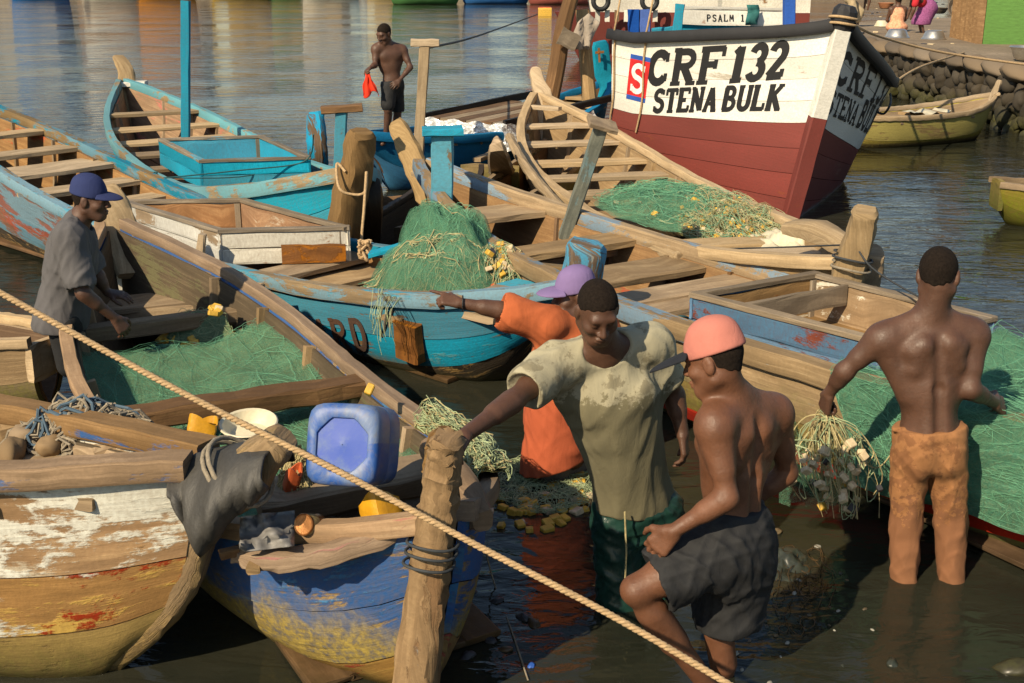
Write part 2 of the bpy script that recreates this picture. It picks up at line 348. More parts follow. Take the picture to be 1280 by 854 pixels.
def mat_water():
    k = NT('harbour_water'); co = k.coord('POS')
    n1 = k.noise(k.coord('POS', (.8, 1.9, 1)), 1.5, 3, .5, .6); n2 = k.noise(k.coord('POS', (1.0, 2.0, 1)), 5.0, 3, .55, .8); n3 = k.noise(co, .3, 3, .5)
    calm = k.mr(n3, .4, .62, .25, 1.0)
    h = k.math('MULTIPLY', k.math('ADD', k.math('MULTIPLY', n1, 1.0), k.math('MULTIPLY', n2, .3)), calm)
    mud = k.noise(co, .9, 5, .6); film = k.noise(k.coord('POS', (1.4, 3, 1)), 2.2, 8, .75, 1.2)
    c = k.mix(k.mr(mud, .35, .65), (.016, .019, .013), (.034, .033, .022))
    c = k.mix(k.mr(film, .62, .74, 0, .3), c, (.09, .085, .06))
    r = k.mr(film, .55, .75, .025, .14)
    b = k.n('ShaderNodeBsdfPrincipled'); k.set(b.inputs['Base Color'], c); k.set(b.inputs['Roughness'], r); b.inputs['IOR'].default_value = 1.38
    bp = k.n('ShaderNodeBump'); bp.inputs['Strength'].default_value = .75; bp.inputs['Distance'].default_value = .055
    k.l(h, bp.inputs['Height']); k.l(bp.outputs[0], b.inputs['Normal'])
    tr = k.n('ShaderNodeBsdfTransparent'); tr.inputs[0].default_value = (.42, .36, .2, 1)
    fr = k.n('ShaderNodeFresnel'); fr.inputs[0].default_value = 1.33; k.l(bp.outputs[0], fr.inputs['Normal'])
    t = k.math('MULTIPLY', k.math('SUBTRACT', 1.0, fr.outputs[0]), .22)
    mx = k.n('ShaderNodeMixShader'); k.l(t, mx.inputs[0]); k.l(b.outputs[0], mx.inputs[1]); k.l(tr.outputs[0], mx.inputs[2])
    k.l(mx.outputs[0], k.out.inputs[0]); return k.m
M['water'] = mat_water()
M['bed'] = plain('harbour_mud', (.05, .042, .022), .95, .4, 3)
# ---------------------------------------------------------------- setting: water, mud below it
def sheet(name, x0, x1, y0, y1, z, mat):
    mb = MB(); mb.poly([(x0, y0, z), (x1, y0, z), (x1, y1, z), (x0, y1, z)]); return tag(mb.build(name, mat), kind='structure')
sheet('water', -220, 220, -25, 330, 0, M['water'])
sheet('harbour_bed', -220, 220, -25, 330, -.75, M['bed'])
# ---------------------------------------------------------------- canoe builder
class Boat:
    def __init__(s, name, label, q, rake=.35, zk=-.22, e=.05, group='canoes packed in the harbour', cat='canoe', rock=.5, re=1.0):
        s.x0, s.y0, s.x1, s.y1, s.B, s.p, s.z0, s.zm, s.z1, s.sk = q
        s.p2 = None; s.re = re; s.rake = rake; s.zk = zk; s.e = e; s.rock = rock
        d = V(s.x1 - s.x0, s.y1 - s.y0, 0); s.L = d.length; s.d = d / s.L; s.n = V(-s.d.y, s.d.x, 0)
        s.root = empty(name, (V(s.x0, s.y0, 0) + V(s.x1, s.y1, 0)) / 2, label, cat, group)
    def u(s, t): return 2 * (max(t, 1e-6) ** math.exp(s.sk)) - 1
    def half(s, t):
        u = s.u(t); return s.e + (s.B - s.e) * (1 - abs(u) ** (s.p2 if s.p2 and u > 0 else s.p))
    def zg(s, t):
        u = s.u(t); return s.zm + ((s.z0 if u < 0 else s.z1) - s.zm) * abs(u) ** 2.2
    def keel(s, t): return s.zk + s.rock * abs(s.u(t)) ** 7
    def ax(s, t, z=0): return V(s.x0, s.y0, 0) + s.d * (s.L * t) + V(0, 0, z)
    def pt(s, t, side, v, off=0.0):
        b = s.half(t); w_ = b * max(0, 1 - v ** 4) ** .8 * (1 - .16 * v); zg = s.zg(t); z = zg + (s.keel(t) - zg) * v
        u = s.u(t); sh = -math.copysign(1, u) * s.rake * v ** s.re * abs(u) ** 5
        return s.ax(t) + s.d * sh + s.n * (side * max(0.004, w_ + off)) + V(0, 0, z)
    def prof(s, t, v): return (s.pt(t, -1, v) + s.pt(t, 1, v)) / 2
    def t_at(s, px, py, dz=0.05):
        best = (1e9, .5)
        for i in range(401):
            t = i / 400; d = s.ax(t, s.zg(t) - dz) - V(0, 0, CH); zc = d.y * _c - d.z * _s
            ex = 640 + F * d.x / zc - px; ey = 427 - F * (d.y * _s + d.z * _c) / zc - py
            e = ex * ex * .15 + ey * ey
            if e < best[0]: best = (e, t)
        return best[1]
    def strake(s, name, side, v0, v1, th, mat, off=0.0, nt_=40, nv=3, t0=0.0, t1=1.0, parent=None):
        mb = MB(); ts = [t0 + (t1 - t0) * i / nt_ for i in range(nt_ + 1)]; vs = [v0 + (v1 - v0) * j / nv for j in range(nv + 1)]
        O = []; U = []
        for t in ts:
            r = []; ur = []
            for v in vs: r.append(s.pt(t, side, v, off + .003 * math.sin(t * 37 + v * 9))); ur.append((t * s.L, v * .8))
            for v in reversed(vs): r.append(s.pt(t, side, v, off - th)); ur.append((t * s.L, v * .8 + 3))
            O.append(r); U.append(ur)
        mb.grid(O, U, closeu=True, flip=(side > 0))
        mb.poly(O[0] if side < 0 else list(reversed(O[0]))); mb.poly(list(reversed(O[-1])) if side < 0 else O[-1])
        return mb.build(name, mat, parent or s.root, 'auto')
    def rail(s, side, mat, w=.075, h=.085, t0=0.0, t1=1.0, off=.0, name='gunwale_rail', nt_=44, dz=.02, wob=.006):
        r = random.Random(side * 3 + s.L)
        path = []
        for i in range(nt_ + 1):
            t = t0 + (t1 - t0) * i / nt_
            p = s.pt(t, side, 0, off); path.append(p + V(r.uniform(-1, 1) * wob * .6, r.uniform(-1, 1) * wob * .6, dz + r.uniform(-wob, wob) * .7))
        return sweep(path, w, h, OCT, jit=.002, seed=side).build(name, mat, s.root, 'auto')
    def hull(s, planks, low, rail, th=.035, inner=None, raildims=(.075, .085), tr=(0, 1)):
        """planks: list of (v0, v1, mat) from the rail down; low = (v0, mat)"""
        for side in (-1, 1):
            s.rail(side, rail, *raildims, t0=tr[0], t1=tr[1])
            for i, (v0, v1, m_) in enumerate(planks):
                mm = m_ if not isinstance(m_, tuple) else m_[0 if side < 0 else 1]
                s.strake('plank', side, v0, v1 - .006, th, mm, off=(.006 if i % 2 == 0 else 0))
            s.strake('lower_plank', side, low[0], 1.0, th, low[1], off=.003, nv=6)
            if inner is not None:
                s.strake('inner_lining', side, .03, .97, .012, inner, off=-th - .008, nv=7)
        return s
    def thwart(s, t, w, mat, dz=.06, th=.045, name='thwart', over=.0, skew=0.0, seed=None):
        a = s.pt(min(1, max(0, t - skew)), -1, 0, -.01 + over); b = s.pt(min(1, max(0, t + skew)), 1, 0, -.01 + over)
        a.z -= dz; b.z -= dz
        return plank(name, a, b, w, th, mat, s.root, seed=seed)
    def rib(s, t, mat, w=.05, th=.03):
        for side in (-1, 1):
            path = [s.pt(t, side, v, -.06) for v in (.02, .25, .5, .7, .85)]
            sweep(path, w, th, OCT, up=s.d, jit=.002).build('rib', mat, s.root)
    def floorboards(s, t0, t1, z, mat, n=3, w=.2):
        for i in range(n):
            o = (i - (n - 1) / 2) * (w + .02)
            plank('floorboard', s.ax(t0, z) + s.n * o, s.ax(t1, z) + s.n * o, w, .03, mat, s.root, seg=8)
def stem(name, pts, ws, hs, mat, parent, up=(0, 0, 1), n=10, jit=.006, sm=5):
    path = smoothpath(pts, sm); W = list(np.interp(np.linspace(0, 1, len(path)), np.linspace(0, 1, len(ws)), ws)); Hh = list(np.interp(np.linspace(0, 1, len(path)), np.linspace(0, 1, len(hs)), hs))
    prof = [(math.copysign(abs(c) ** .6, c), math.copysign(abs(s_) ** .6, s_)) for c, s_ in ring(n)]
    W[-1] *= .8; Hh[-1] *= .8
    return sweep(path, W, Hh, prof, up, jit).build(name, mat, parent, 'auto')
def fnoise_(seed, n=10, f=3.0):
    r = np.random.default_rng(seed); K_ = r.normal(size=(n, 2)) * f; ph = r.uniform(0, 6.28, n)
    return lambda u, v: float(np.sin(K_[:, 0] * u + K_[:, 1] * v + ph).sum() / math.sqrt(n))
def coilrope(name, center, axis, r, turns, rr, mat, parent, spread=.03, squash=1.0):
    ax_ = Vector(axis).normalized(); a = ax_.orthogonal().normalized(); b = ax_.cross(a); pts = []
    N = int(turns * 20)
    for i in range(N + 1):
        th = 2 * math.pi * i / 20
        pts.append(Vector(center) + a * math.cos(th) * r + b * math.sin(th) * r * squash + ax_ * ((i / N - .5) * spread * turns + .004 * math.sin(i * .7)))
    return tube(pts, rr, 6).build(name, mat, parent, True)
# ---------------------------------------------------------------- open wooden boxes (fish holds)
def open_box(name, label, top, hgt, outer, inner, rim, th=.035, left=None, div=None, group='open fish boxes set on the canoes'):
    c = sum(top, V(0, 0, 0)) / 4
    root = empty(name, c - V(0, 0, hgt), label, 'box', group)
    for i in range(4):
        a = top[i]; b = top[(i + 1) % 4]; m_ = outer[i] if isinstance(outer, (list, tuple)) else outer
        nn = (b - a).cross(V(0, 0, 1)).normalized(); nn = nn if nn.dot((a + b) / 2 - c) > 0 else -nn
        dd = (b - a).normalized() * (th * .5)
        half = hgt / 2
        for k_ in range(2):
            z = V(0, 0, -half * .5 - half * k_)
            plank('side_board', a + z + nn * .004 * k_ - dd, b + z + nn * .004 * k_ + dd, th * .6, half - .006, m_, root, seg=6, jit=.002)
        plank('inner_board', a - nn * (th * .8) + V(0, 0, -half) + dd, b - nn * (th * .8) + V(0, 0, -half) - dd, th * .6, hgt - .02, inner, root, seg=6, jit=.003)
        plank('rim_board', a + V(0, 0, .012) - nn * .01 - dd * .9, b + V(0, 0, .012) - nn * .01 + dd * .9, th * 1.9, .03, rim, root, seg=6, jit=.003)
        sweep([a - nn * .03 + (b - a).normalized() * .045 + V(0, 0, -.01), a - nn * .03 + (b - a).normalized() * .045 + V(0, 0, -hgt)], .05, .05, OCT, up=nn).build('corner_post', rim, root)
    mb = MB(); mb.poly([p * .999 + c * .001 - V(0, 0, hgt - .02) for p in top]); f = mb.build('floor_board', inner, root)
    if div:
        plank('divider_board', div[0] - V(0, 0, .05), div[1] - V(0, 0, .05), .03, .12, rim, root)
    return root
CANOE = 'canoes packed in the harbour'
# ---- F: turquoise canoe, far left, empty, with a blue box
bF = Boat('canoe', 'turquoise canoe with tall bow board, bare thwarts and a blue box aboard', (-5.53, 17.34, -1.27, 9.64, .83, 3.62, .97, .48, .98, .23))
bF.hull([(.02, .34, M['F_side']), (.34, .66, M['F_side'])], (.66, M['F_side']), M['F_rail'], inner=M['F_in'], raildims=(.08, .12))
for px, py, w_, dz in ((183, 143, .24, -.02), (190, 162, .3, .03), (186, 182, .3, .06), (200, 197, .34, .08), (225, 214, .25, .1), (330, 232, .3, .02)):
    bF.thwart(bF.t_at(px, py, dz), w_, M['tan_pale'] if px < 195 else M['tan'], dz=dz)
for t in (.12, .2, .28, .37): bF.rib(t, M['tan'])
for i, o in enumerate((-.3, -.1, .1, .3)):
    plank('floorboard', bF.ax(.1, .08) + bF.n * o, bF.ax(.92, .02) + bF.n * o, .18, .03, M['brown'], bF.root, seg=6)
tb = D(148, 71, 17.9)
stem('bow_board', [bF.ax(.05, .1), bF.ax(.015, .75), D(158, 92, 17.5), tb], [.22, .24, .24, .2], [.1, .09, .08, .07], M['tan_pale'], bF.root, up=(bF.d.x, bF.d.y, .3))
plank('cross_board', D(146, 106, 17.3), D(183, 104, 17.35), .3, .06, M['whitebox'], bF.root)
stem('stern_post', [D(425, 325, 9.75), D(436, 255, 9.6), D(446, 205, 9.52), D(452, 164, 9.46)], [.28, .26, .24, .2], [.26, .24, .22, .16], M['stem_F'], bF.root, n=12, jit=.01)
z_ = .74
open_box('fish_box', 'turquoise open box with grey rim on the turquoise canoe', [P(200, 176, z_), P(251, 203, z_), P(386, 199, z_), P(327, 172, z_)], .27, M['turq'], M['turq'], M['rim'])
# ---- C: long canoe running from the left to the round blue stem
bC = Boat('canoe', 'long worn blue canoe carrying the rusty white box and green net heap', (-7.87, 14.38, .42, 7.12, .58, 5.73, 1.41, .43, .71, .69), e=.1)
for side in (-1, 1):
    bC.rail(side, M['C_rail'], .09, .1)
    bC.strake('plank', side, .02, .34, .035, M['C_side2'], .006, t1=.62); bC.strake('plank', side, .34, .62, .035, M['C_side2'], 0, t1=.62)
    bC.strake('plank', side, .02, .34, .035, M['C_side'], .006, t0=.622); bC.strake('plank', side, .34, .62, .035, M['C_side'], 0, t0=.622)
    bC.strake('lower_plank', side, .62, 1.0, .035, M['C_low'] , .003, nv=6); bC.strake('inner_lining', side, .03, .97, .012, M['F_in'], -.043, nv=7)
for px, py, w_, dz in ((12, 165, .26, .02), (44, 189, .3, .04), (62, 212, .55, .05), (100, 236, .3, .06), (150, 252, .24, .08), (385, 333, .3, .04), (400, 352, .5, .12), (560, 350, .5, .1), (640, 352, .5, .08)):
    bC.thwart(bC.t_at(px, py, dz), w_, M['tan'] if px > 150 else M['tan_pale'], dz=dz, th=.05)
for t in (.3, .36, .42, .48): bC.rib(t, M['tan'])
for o in (-.3, -.1, .1, .3): plank('floorboard', bC.ax(.1, .05) + bC.n * o, bC.ax(.93, .02) + bC.n * o, .19, .03, M['brown'], bC.root, seg=6)
for a, b in (((36, 206), (50, 211)), ((98, 203), (112, 208))): plank('cleat', P(*a, .46), P(*b, .46), .05, .05, M['tan'], bC.root)
for o in (-.22, 0, .22): plank('stern_deck_board', bC.ax(.93, .56) + bC.n * o * .9, bC.ax(.99, .6) + bC.n * o * .55, .2, .035, M['turq_worn'] if o else M['grey'], bC.root)
eC = bC.ax(1.0, 0)
stem('stern_stem', [bC.ax(.985, .28), D(716, 385, 7.02), D(726, 350, 6.98), D(734, 304, 6.92)], [.12, .2, .24, .24], [.16, .2, .18, .15], M['stem_C'], bC.root, up=(0.3, 1, 0), n=14)
z_ = .66
open_box('fish_box', 'rusty white open box with brown inside on the worn blue canoe', [P(154, 254, z_), P(275, 291, z_), P(434, 287, z_), P(304, 252, z_)], .25, [M['whitebox_l'], M['whitebox'], M['whitebox'], M['whitebox']], M['boxin'], M['grey'])
# ---- B: blue canoe in front, holding the green net and jerrycan
bB = Boat("canoe", "scraped blue canoe with thick stem post, holding green net and blue jerrycan", (-2.8, 8.26, -.23, 3.75, .70, 4.2, .84, .43, .77, .33), e=.08, rake=.12, rock=.3); bB.p2 = 2.9
bB.hull([(.02, .4, M['B_side']), (.4, .72, M['B_side'])], (.72, M['B_low']), M['B_rail'], inner=M['B_in'], raildims=(.075, .07))
zB = lambda t, d=.05: bB.zg(t) - d
plank('thwart', P(62, 424, .44), P(350, 386, .44), .12, .09, M['tan'], bB.root)
plank('thwart', P(120, 530, .42), P(455, 482, .42), .16, .1, M['brown'], bB.root, seg=10, jit=.006)
plank('thwart', P(110, 386, .42), P(318, 364, .42), .34, .05, M['tan'], bB.root)
plank('thwart', P(95, 402, .36), P(318, 390, .36), .04, .14, M['tan'], bB.root)
plank('thwart', P(262, 352, .52), P(325, 362, .52), .1, .06, M['tan'], bB.root)
plank('post', P(296, 382, .2), P(302, 368, .46), .06, .05, M['tan_pale'], bB.root)
plank('post', P(247, 356, .3), D(253, 293, P(247, 356, .3).y), .07, .05, M['tan_pale'], bB.root)
plank('thwart', P(128, 338, .52), P(250, 326, .52), .26, .05, M['tan'], bB.root)
plank('thwart_face', P(128, 352, .44), P(243, 342, .44), .04, .2, M['whitebox'], bB.root)
plank('bow_beam', P(322, 630, .57), P(546, 590, .6), .26, .1, M['tan'], bB.root, jit=.006, seg=8)
plank('bow_beam', P(330, 652, .5), P(540, 617, .53), .06, .16, M['whitebox_l'], bB.root, jit=.006, seg=8)
for t in (.2, .3, .42, .55, .68, .78): bB.rib(t, M['tan'], .07, .04)
for o in (-.38, -.18, .02, .22, .42): plank('floorboard', bB.ax(.06, .05) + bB.n * o * .8, bB.ax(.93, .02) + bB.n * o * .8, .18, .03, M['brown'], bB.root, seg=6)
ys = 3.68
stem('stem_post', [D(514, 900, ys + .05), D(536, 720, ys + .02), D(551, 610, ys - .02), D(559, 546, ys - .05)], [.135, .088, .095, .13], [.17, .14, .12, .1], M['stem_B'], bB.root, n=16, jit=.008, sm=14)
stem('stem_knob', [D(549, 590, ys + .1), D(553, 560, ys + .09), D(556, 540, ys + .08)], [.11, .1, .08], [.1, .1, .08], M['stem_B'], bB.root, n=10)
stem('rail_end', [P(540, 560, .72), P(580, 612, .75), P(604, 652, .73)], [.1, .12, .09], [.1, .11, .1], M['B_rail'], bB.root, n=10)
stem('rail_end', [P(300, 692, .58), P(345, 700, .61), P(420, 690, .66), P(500, 662, .71), P(522, 648, .73)], [.09, .12, .12, .12, .1], [.06, .07, .07, .07, .07], M['B_rail'], bB.root, n=10)
plank('bow_board', P(118, 306, .5), P(168, 322, .5), .04, .3, M['tan_pale'], bB.root)
yb = 8.3
stem('stern_board', [D(166, 345, 8.1), D(154, 300, yb), D(145, 262, yb + .05), D(132, 234, yb + .1)], [.2, .25, .22, .15], [.07] * 4, M['tan_pale'], bB.root, up=(bB.d.x, bB.d.y, .2))
for k_, (px, py) in enumerate(((541, 678), (539, 690), (536, 704))):
    coilrope('lashing', D(px, py, ys + .005), (.12, .1, 1), .088, 1.0, .0055, M['rope_dark'], bB.root, spread=.02)
plank('pole_stub', P(172, 524, .5), P(214, 562, .4), .06, .06, M['tan_pale'], bB.root)
# ---- A: brown canoe bottom left
_a0 = P(250, 580, .9); _a1 = P(0, 563, .86); _ad = (_a1 - _a0).normalized()
bA = Boat('canoe', 'brown canoe with peeling white and red paint and rubber-wrapped stem', (_a0.x, _a0.y, (_a0 + _ad * 3.6).x, (_a0 + _ad * 3.6).y, .44, 1.9, .9, .84, .9, .1), e=.07, rake=.55, re=2.4, zk=-.25, rock=.2)
bA.hull([(.02, .36, M['A_top']), (.36, .6, M['A_mid'])], (.6, M['A_low']), M['A_rail'], inner=M['B_in'], raildims=(.11, .085))
stem('stem', [bA.prof(0, v_) + bA.d * (.11 - .05 * (1 - v_)) for v_ in (.95, .8, .62, .44, .26, .12)] + [D(290, 606, 3.9), D(322, 576, 3.87), D(356, 548, 3.83)], [.1, .11, .12, .13, .14, .16, .17, .16, .12], [.2, .24, .26, .27, .27, .26, .21, .16, .11], M['stem_A'], bA.root, n=14, jit=.003, sm=6)
# rubber wrap: a stiff sheet folded over the stem, its near side hanging in a flap
ridge = [D(212, 588, 3.93), D(240, 574, 3.92), D(275, 563, 3.9), D(310, 556, 3.88), D(346, 552, 3.86)]
hem = [D(232, 648, 3.8), D(258, 685, 3.78), D(290, 655, 3.77), D(318, 626, 3.76), D(340, 606, 3.77)]
back = [q + V(.02, .2, -.16) for q in ridge]; rd, hm, bk = (smoothpath(x, 6) for x in (ridge, hem, back)); nzr = fnoise_(7); rows = []
for i in range(len(rd)):
    row = []
    for j in range(23):
        f_ = j / 14
        if f_ <= 1: q = rd[i].lerp(hm[i], f_); q = q + V(-.02, -.13, .05) * (math.sin(math.pi * min(1, f_ * .9)) * (.8 if i > 4 else .55)) + V(0, 1, .3) * (.022 * nzr(i * .35, f_ * 3))
        else: g_ = (f_ - 1) / (8 / 14); row_top = None; q = None
        if q is not None: row.append(q)
    far_ = [rd[i].lerp(bk[i], g_) + V(0, .03, .03) * math.sin(math.pi * g_) for g_ in (.25, .5, .75, 1)]
    rows.append(list(reversed(far_)) + row)
mb = MB(); mb.grid(rows, [[(i * .03, j * .03) for j in range(len(rows[0]))] for i in range(len(rows))], flip=True); ob = mb.build('rubber_wrap', M['rubber'], bA.root, True); md = ob.modifiers.new('t', 'SOLIDIFY'); md.thickness = .008
coilrope('wrap_lashing', D(298, 590, 3.88), (D(356, 548, 3.83) - D(260, 640, 3.95)), .138, 1.6, .009, M['rope_grey'], bA.root, spread=.03)
for px, py, w_ in ((30, 560, .3), (140, 562, .2)): bA.thwart(bA.t_at(px, py, .1), w_, M['tan'], dz=.1)
for (a, b, w_, h_, m_) in (((-20, 545), (70, 530), .14, .09, 'tan'), ((60, 545), (140, 548), .1, .1, 'grey'), ((95, 560), (165, 575), .12, .08, 'tan'), ((170, 560), (240, 580), .1, .06, 'grey'), ((120, 542), (135, 575), .08, .09, 'tan')):
    plank('broken_board', P(*a, .78), P(*b, .8), w_, h_, M[m_], bA.root, jit=.012)
# ---- G: canoe crossing behind the men, with the scuffed box
bG = Boat('canoe', 'bare wood canoe with long raked bow post, carrying the scuffed blue box', (-.76, 10.32, 3.2, 4.05, .66, 1.9, .93, .63, .64, -.05))
for side in (-1, 1):
    bG.rail(side, M['G_rail'], .1, .11)
    bG.strake('plank', side, .02, .34, .04, M['G_side'], .006); bG.strake('plank', side, .34, .56, .04, M['G_side'], 0)
    bG.strake('plank', side, .56, .66, .04, M['red_stripe'], .02); bG.strake('lower_plank', side, .66, 1, .04, M['G_low'], .0, nv=6)
    bG.strake('inner_lining', side, .03, .97, .012, M['F_in'], -.05, nv=7)
for px, py, w_, dz in ((616, 268, .45, .05), (735, 300, .3, .03), (785, 340, .42, .06), (850, 362, .28, .06), (835, 392, .26, .08), (700, 318, .3, .14)):
    bG.thwart(bG.t_at(px, py, dz), w_, M['tan'], dz=dz, th=.055, skew=.0)
for t in (.2, .28, .36, .44, .52): bG.rib(t, M['brown'])
plank('thwart_riser', P(625, 302, .35), P(745, 290, .4), .04, .16, M['F_in'], bG.root)
for o in (-.4, -.2, 0, .2, .4): plank('floorboard', bG.ax(.12, .06) + bG.n * o * .7, bG.ax(.95, .03) + bG.n * o * .7, .19, .03, M['brown'], bG.root, seg=6)
stem('bow_post', [D(547, 285, 10.6), D(535, 245, 10.8), D(512, 190, 11.0), D(494, 152, 11.15)], [.2, .24, .23, .16], [.12, .12, .11, .08], M['post'], bG.root, up=(.2, 1, .1), n=10, jit=.008)
plank('breast_hook', P(530, 215, .86), P(575, 232, .8), .3, .05, M['post'], bG.root)
z_ = .78
open_box('fish_box', 'large scuffed blue and red open box with stained inside and divider', [P(867, 371, z_), P(1103, 432, z_), P(1240, 401, z_), P(1018, 345, z_)], .26, M['G_box'], M['G_boxin'], M['grey'], div=(P(934, 381, z_), P(1058, 358, z_)))
# ---- J: tan canoe beside the big boat
bJ = Boat('canoe', 'bare tan canoe with five thwarts and floats heaped in its stern', (.32, 15.34, 2.11, 7.15, .75, 3.27, 1.0, .51, .84, .06))
bJ.hull([(.02, .4, M['tan']), (.4, .7, M['tan_algae'])], (.7, M['tan_algae']), M['tan_pale'], inner=M['tan'], raildims=(.1, .08))
for px, py, w_, dz in ((698, 157, .26, .05), (708, 180, .26, .06), (728, 204, .28, .07), (752, 222, .24, .07), (740, 250, .3, .1), (910, 300, .3, .1), (960, 308, .3, .1)):
    bJ.thwart(bJ.t_at(px, py, dz), w_, M['tan_pale'], dz=dz, th=.05)
for t in (.08, .16, .24, .32, .4, .48): bJ.rib(t, M['tan'], .06, .04)
for o in (-.42, -.21, 0, .21, .42): plank('floorboard', bJ.ax(.08, .08) + bJ.n * o * .8, bJ.ax(.93, .05) + bJ.n * o * .8, .2, .03, M['tan'], bJ.root, seg=6)
stem('bow_post', [bJ.ax(.03, .3), D(680, 128, 15.3), D(674, 108, 15.5), D(668, 86, 15.7)], [.2, .24, .2, .13], [.12, .12, .12, .1], M['tan_pale'], bJ.root, up=(0, 1, .2))
plank('bow_panel', P(665, 134, .93), P(700, 136, .93), .1, .05, M['tan_pale'], bJ.root)
stem('stern_post', [D(1055, 365, 7.1), D(1063, 330, 7.05), D(1076, 290, 6.98), D(1082, 262, 6.93)], [.2, .2, .17, .15], [.2, .2, .17, .15], M['tan_pale'], bJ.root, up=(0.3, 1, 0), n=8)
stem('stern_block', [D(1078, 355, 7.2), D(1084, 330, 7.15), D(1090, 312, 7.1)], [.17, .19, .15], [.2, .2, .14], M['tan'], bJ.root, n=12)
stem('stern_knee', [P(985, 285, .78), P(1025, 290, .8), P(1060, 312, .74)], [.16, .22, .14], [.1, .16, .14], M['tan_pale'], bJ.root, n=10)
for i, (px, py) in enumerate(((1066, 322), (1064, 334))): coilrope('lashing', D(px, py, 7.03), (.2, 0, 1), .125, 1.4, .008, M['rope_dark'] if i == 0 else M['rope_grey'], bJ.root, squash=.9)
pole = empty('branch_pole', P(680, 225, .45), 'long bare branch pole lashed along the tan canoe rim', 'pole')
bp_ = smoothpath([P(637, 172, .78), P(655, 205, .72), P(683, 240, .64), P(712, 268, .62), P(770, 292, .63), P(830, 315, .62), P(850, 322, .62)], 6)
sweep(bp_, list(np.linspace(.1, .07, len(bp_))), list(np.linspace(.1, .07, len(bp_))), ring(8), jit=.006).build('pole_shaft', M['tan_pale'], pole)
# ---- H: boy's blue boat with decked planks and a silver sheet
bH = Boat('canoe', 'deep blue boat with plank deck on silver sheeting and crossed bow post', (-1.75, 13.9, 1.45, 18.6, .62, 3.0, .7, .5, .85, 0))
bH.hull([(.02, .5, M['H_side'])], (.5, M['H_side']), M['H_side'], inner=M['brown'], raildims=(.09, .1))
for t, m_ in ((.16, 'tan'), (.22, 'grey'), (.3, 'tan'), (.12, 'tan'), (.78, 'tan'), (.84, 'tan_pale'), (.9, 'tan')): bH.thwart(t, .26, M[m_], dz=.03)
for i in range(6):
    o = (i - 2.5) * .21
    plank('deck_board', bH.ax(.36, .66) + bH.n * o, bH.ax(.7, .7) + bH.n * o, .2, .04, M['brown'] if i % 2 else M['grey'], bH.root, seg=6)
for sd_ in (-1, 1): plank('deck_edge', bH.ax(.35, .68) + bH.n * sd_ * .65, bH.ax(.88, .78) + bH.n * sd_ * .62, .05, .1, M['black_paint'], bH.root, seg=6)
k = NT('silver_foil'); n_ = k.noise(k.coord('Object'), 9, 4, .6); M['silver'] = k.finish((.7, .71, .72), .3, n_, 1.0, .05, Metallic=.35)
mb = MB(); rows = []; uv = []; r_ = random.Random(8)
for i in range(26):
    t = .33 + .4 * i / 25; row = []; ur = []
    for j in range(7):
        f_ = j / 6; q = bH.ax(t, .66 + .03 * math.sin(i) - .3 * f_) + bH.n * (-.68 - .12 * f_ - .05 * math.sin(i * 1.7 + j) * f_ + r_.uniform(-.015, .015)); row.append(q); ur.append((t * 5, f_))
    rows.append(row); uv.append(ur)
mb.grid(rows, uv); ob = mb.build('silver_sheet', M['silver'], bH.root)
mb = MB(); rows = [[bH.ax(.345 - .01 * math.sin(i * 2 + j) * j / 6, .68 + .02 * math.sin(i) - .34 * j / 6) + bH.n * (-.7 + 1.4 * i / 24) for j in range(7)] for i in range(25)]
mb.grid(rows, [[(i * .1, j * .1) for j in range(7)] for i in range(25)]); mb.build('silver_sheet', M['silver'], bH.root)
stem('bow_post', [D(748, 138, 18.3), D(757, 112, 18.5), D(753, 88, 18.55), D(750, 52, 18.5)], [.16, .18, .3, .26], [.14, .14, .14, .12], M['turq'], bH.root, up=(0, 1, 0), n=8)
plank('cross_mark', D(748.5, 60, 18.36), D(749.5, 78, 18.36), .035, .012, M['rust'], bH.root, up=(0, 1, 0), jit=0); plank('cross_mark', D(744, 66, 18.35), D(755, 65, 18.35), .035, .012, M['rust'], bH.root, up=(0, 1, 0), jit=0)
stem('stern_board', [P(398, 215, .3), D(397, 190, 13.6), D(395, 165, 13.6), D(394, 140, 13.65)], [.22, .26, .27, .22], [.14, .14, .12, .1], M['stem_C'], bH.root, up=(0.4, 1, 0), n=10)
# ---- small mossy canoe end and dark hulks in the gap
bS = Boat('canoe', 'small mossy canoe with blunt square end in the dark gap', (-.12, 11.55, .75, 15.2, .36, 3.2, .42, .4, .5, 0), e=.24, rake=.02, rock=.1)
bS.hull([(.02, .5, M['moss'])], (.5, M['moss']), M['tan'], inner=M['brown'], raildims=(.06, .06))
plank('end_board', P(576, 221, .33), P(649, 222, .33), .05, .28, M['moss'], bS.root)
stem('end_peak', [P(627, 214, .42), D(622, 190, 11.9), D(620, 173, 11.95)], [.3, .2, .06], [.1, .08, .05], M['tan'], bS.root, up=(0, 1, 0), n=8)
plank('thwart', P(596, 200, .45), P(622, 190, .45), .1, .05, M['tan'], bS.root)
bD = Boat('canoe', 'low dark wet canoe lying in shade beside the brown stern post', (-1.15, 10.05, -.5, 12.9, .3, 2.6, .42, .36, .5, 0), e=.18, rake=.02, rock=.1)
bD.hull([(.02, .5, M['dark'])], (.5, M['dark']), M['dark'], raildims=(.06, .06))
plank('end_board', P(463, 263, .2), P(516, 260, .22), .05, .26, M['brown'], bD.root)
stem('end_post', [P(458, 330, 0) + V(0, 0, -.1), D(463, 265, 10.0), D(462, 225, 10.1)], [.2, .22, .18], [.16, .16, .14], M['dark'], bD.root, n=8)
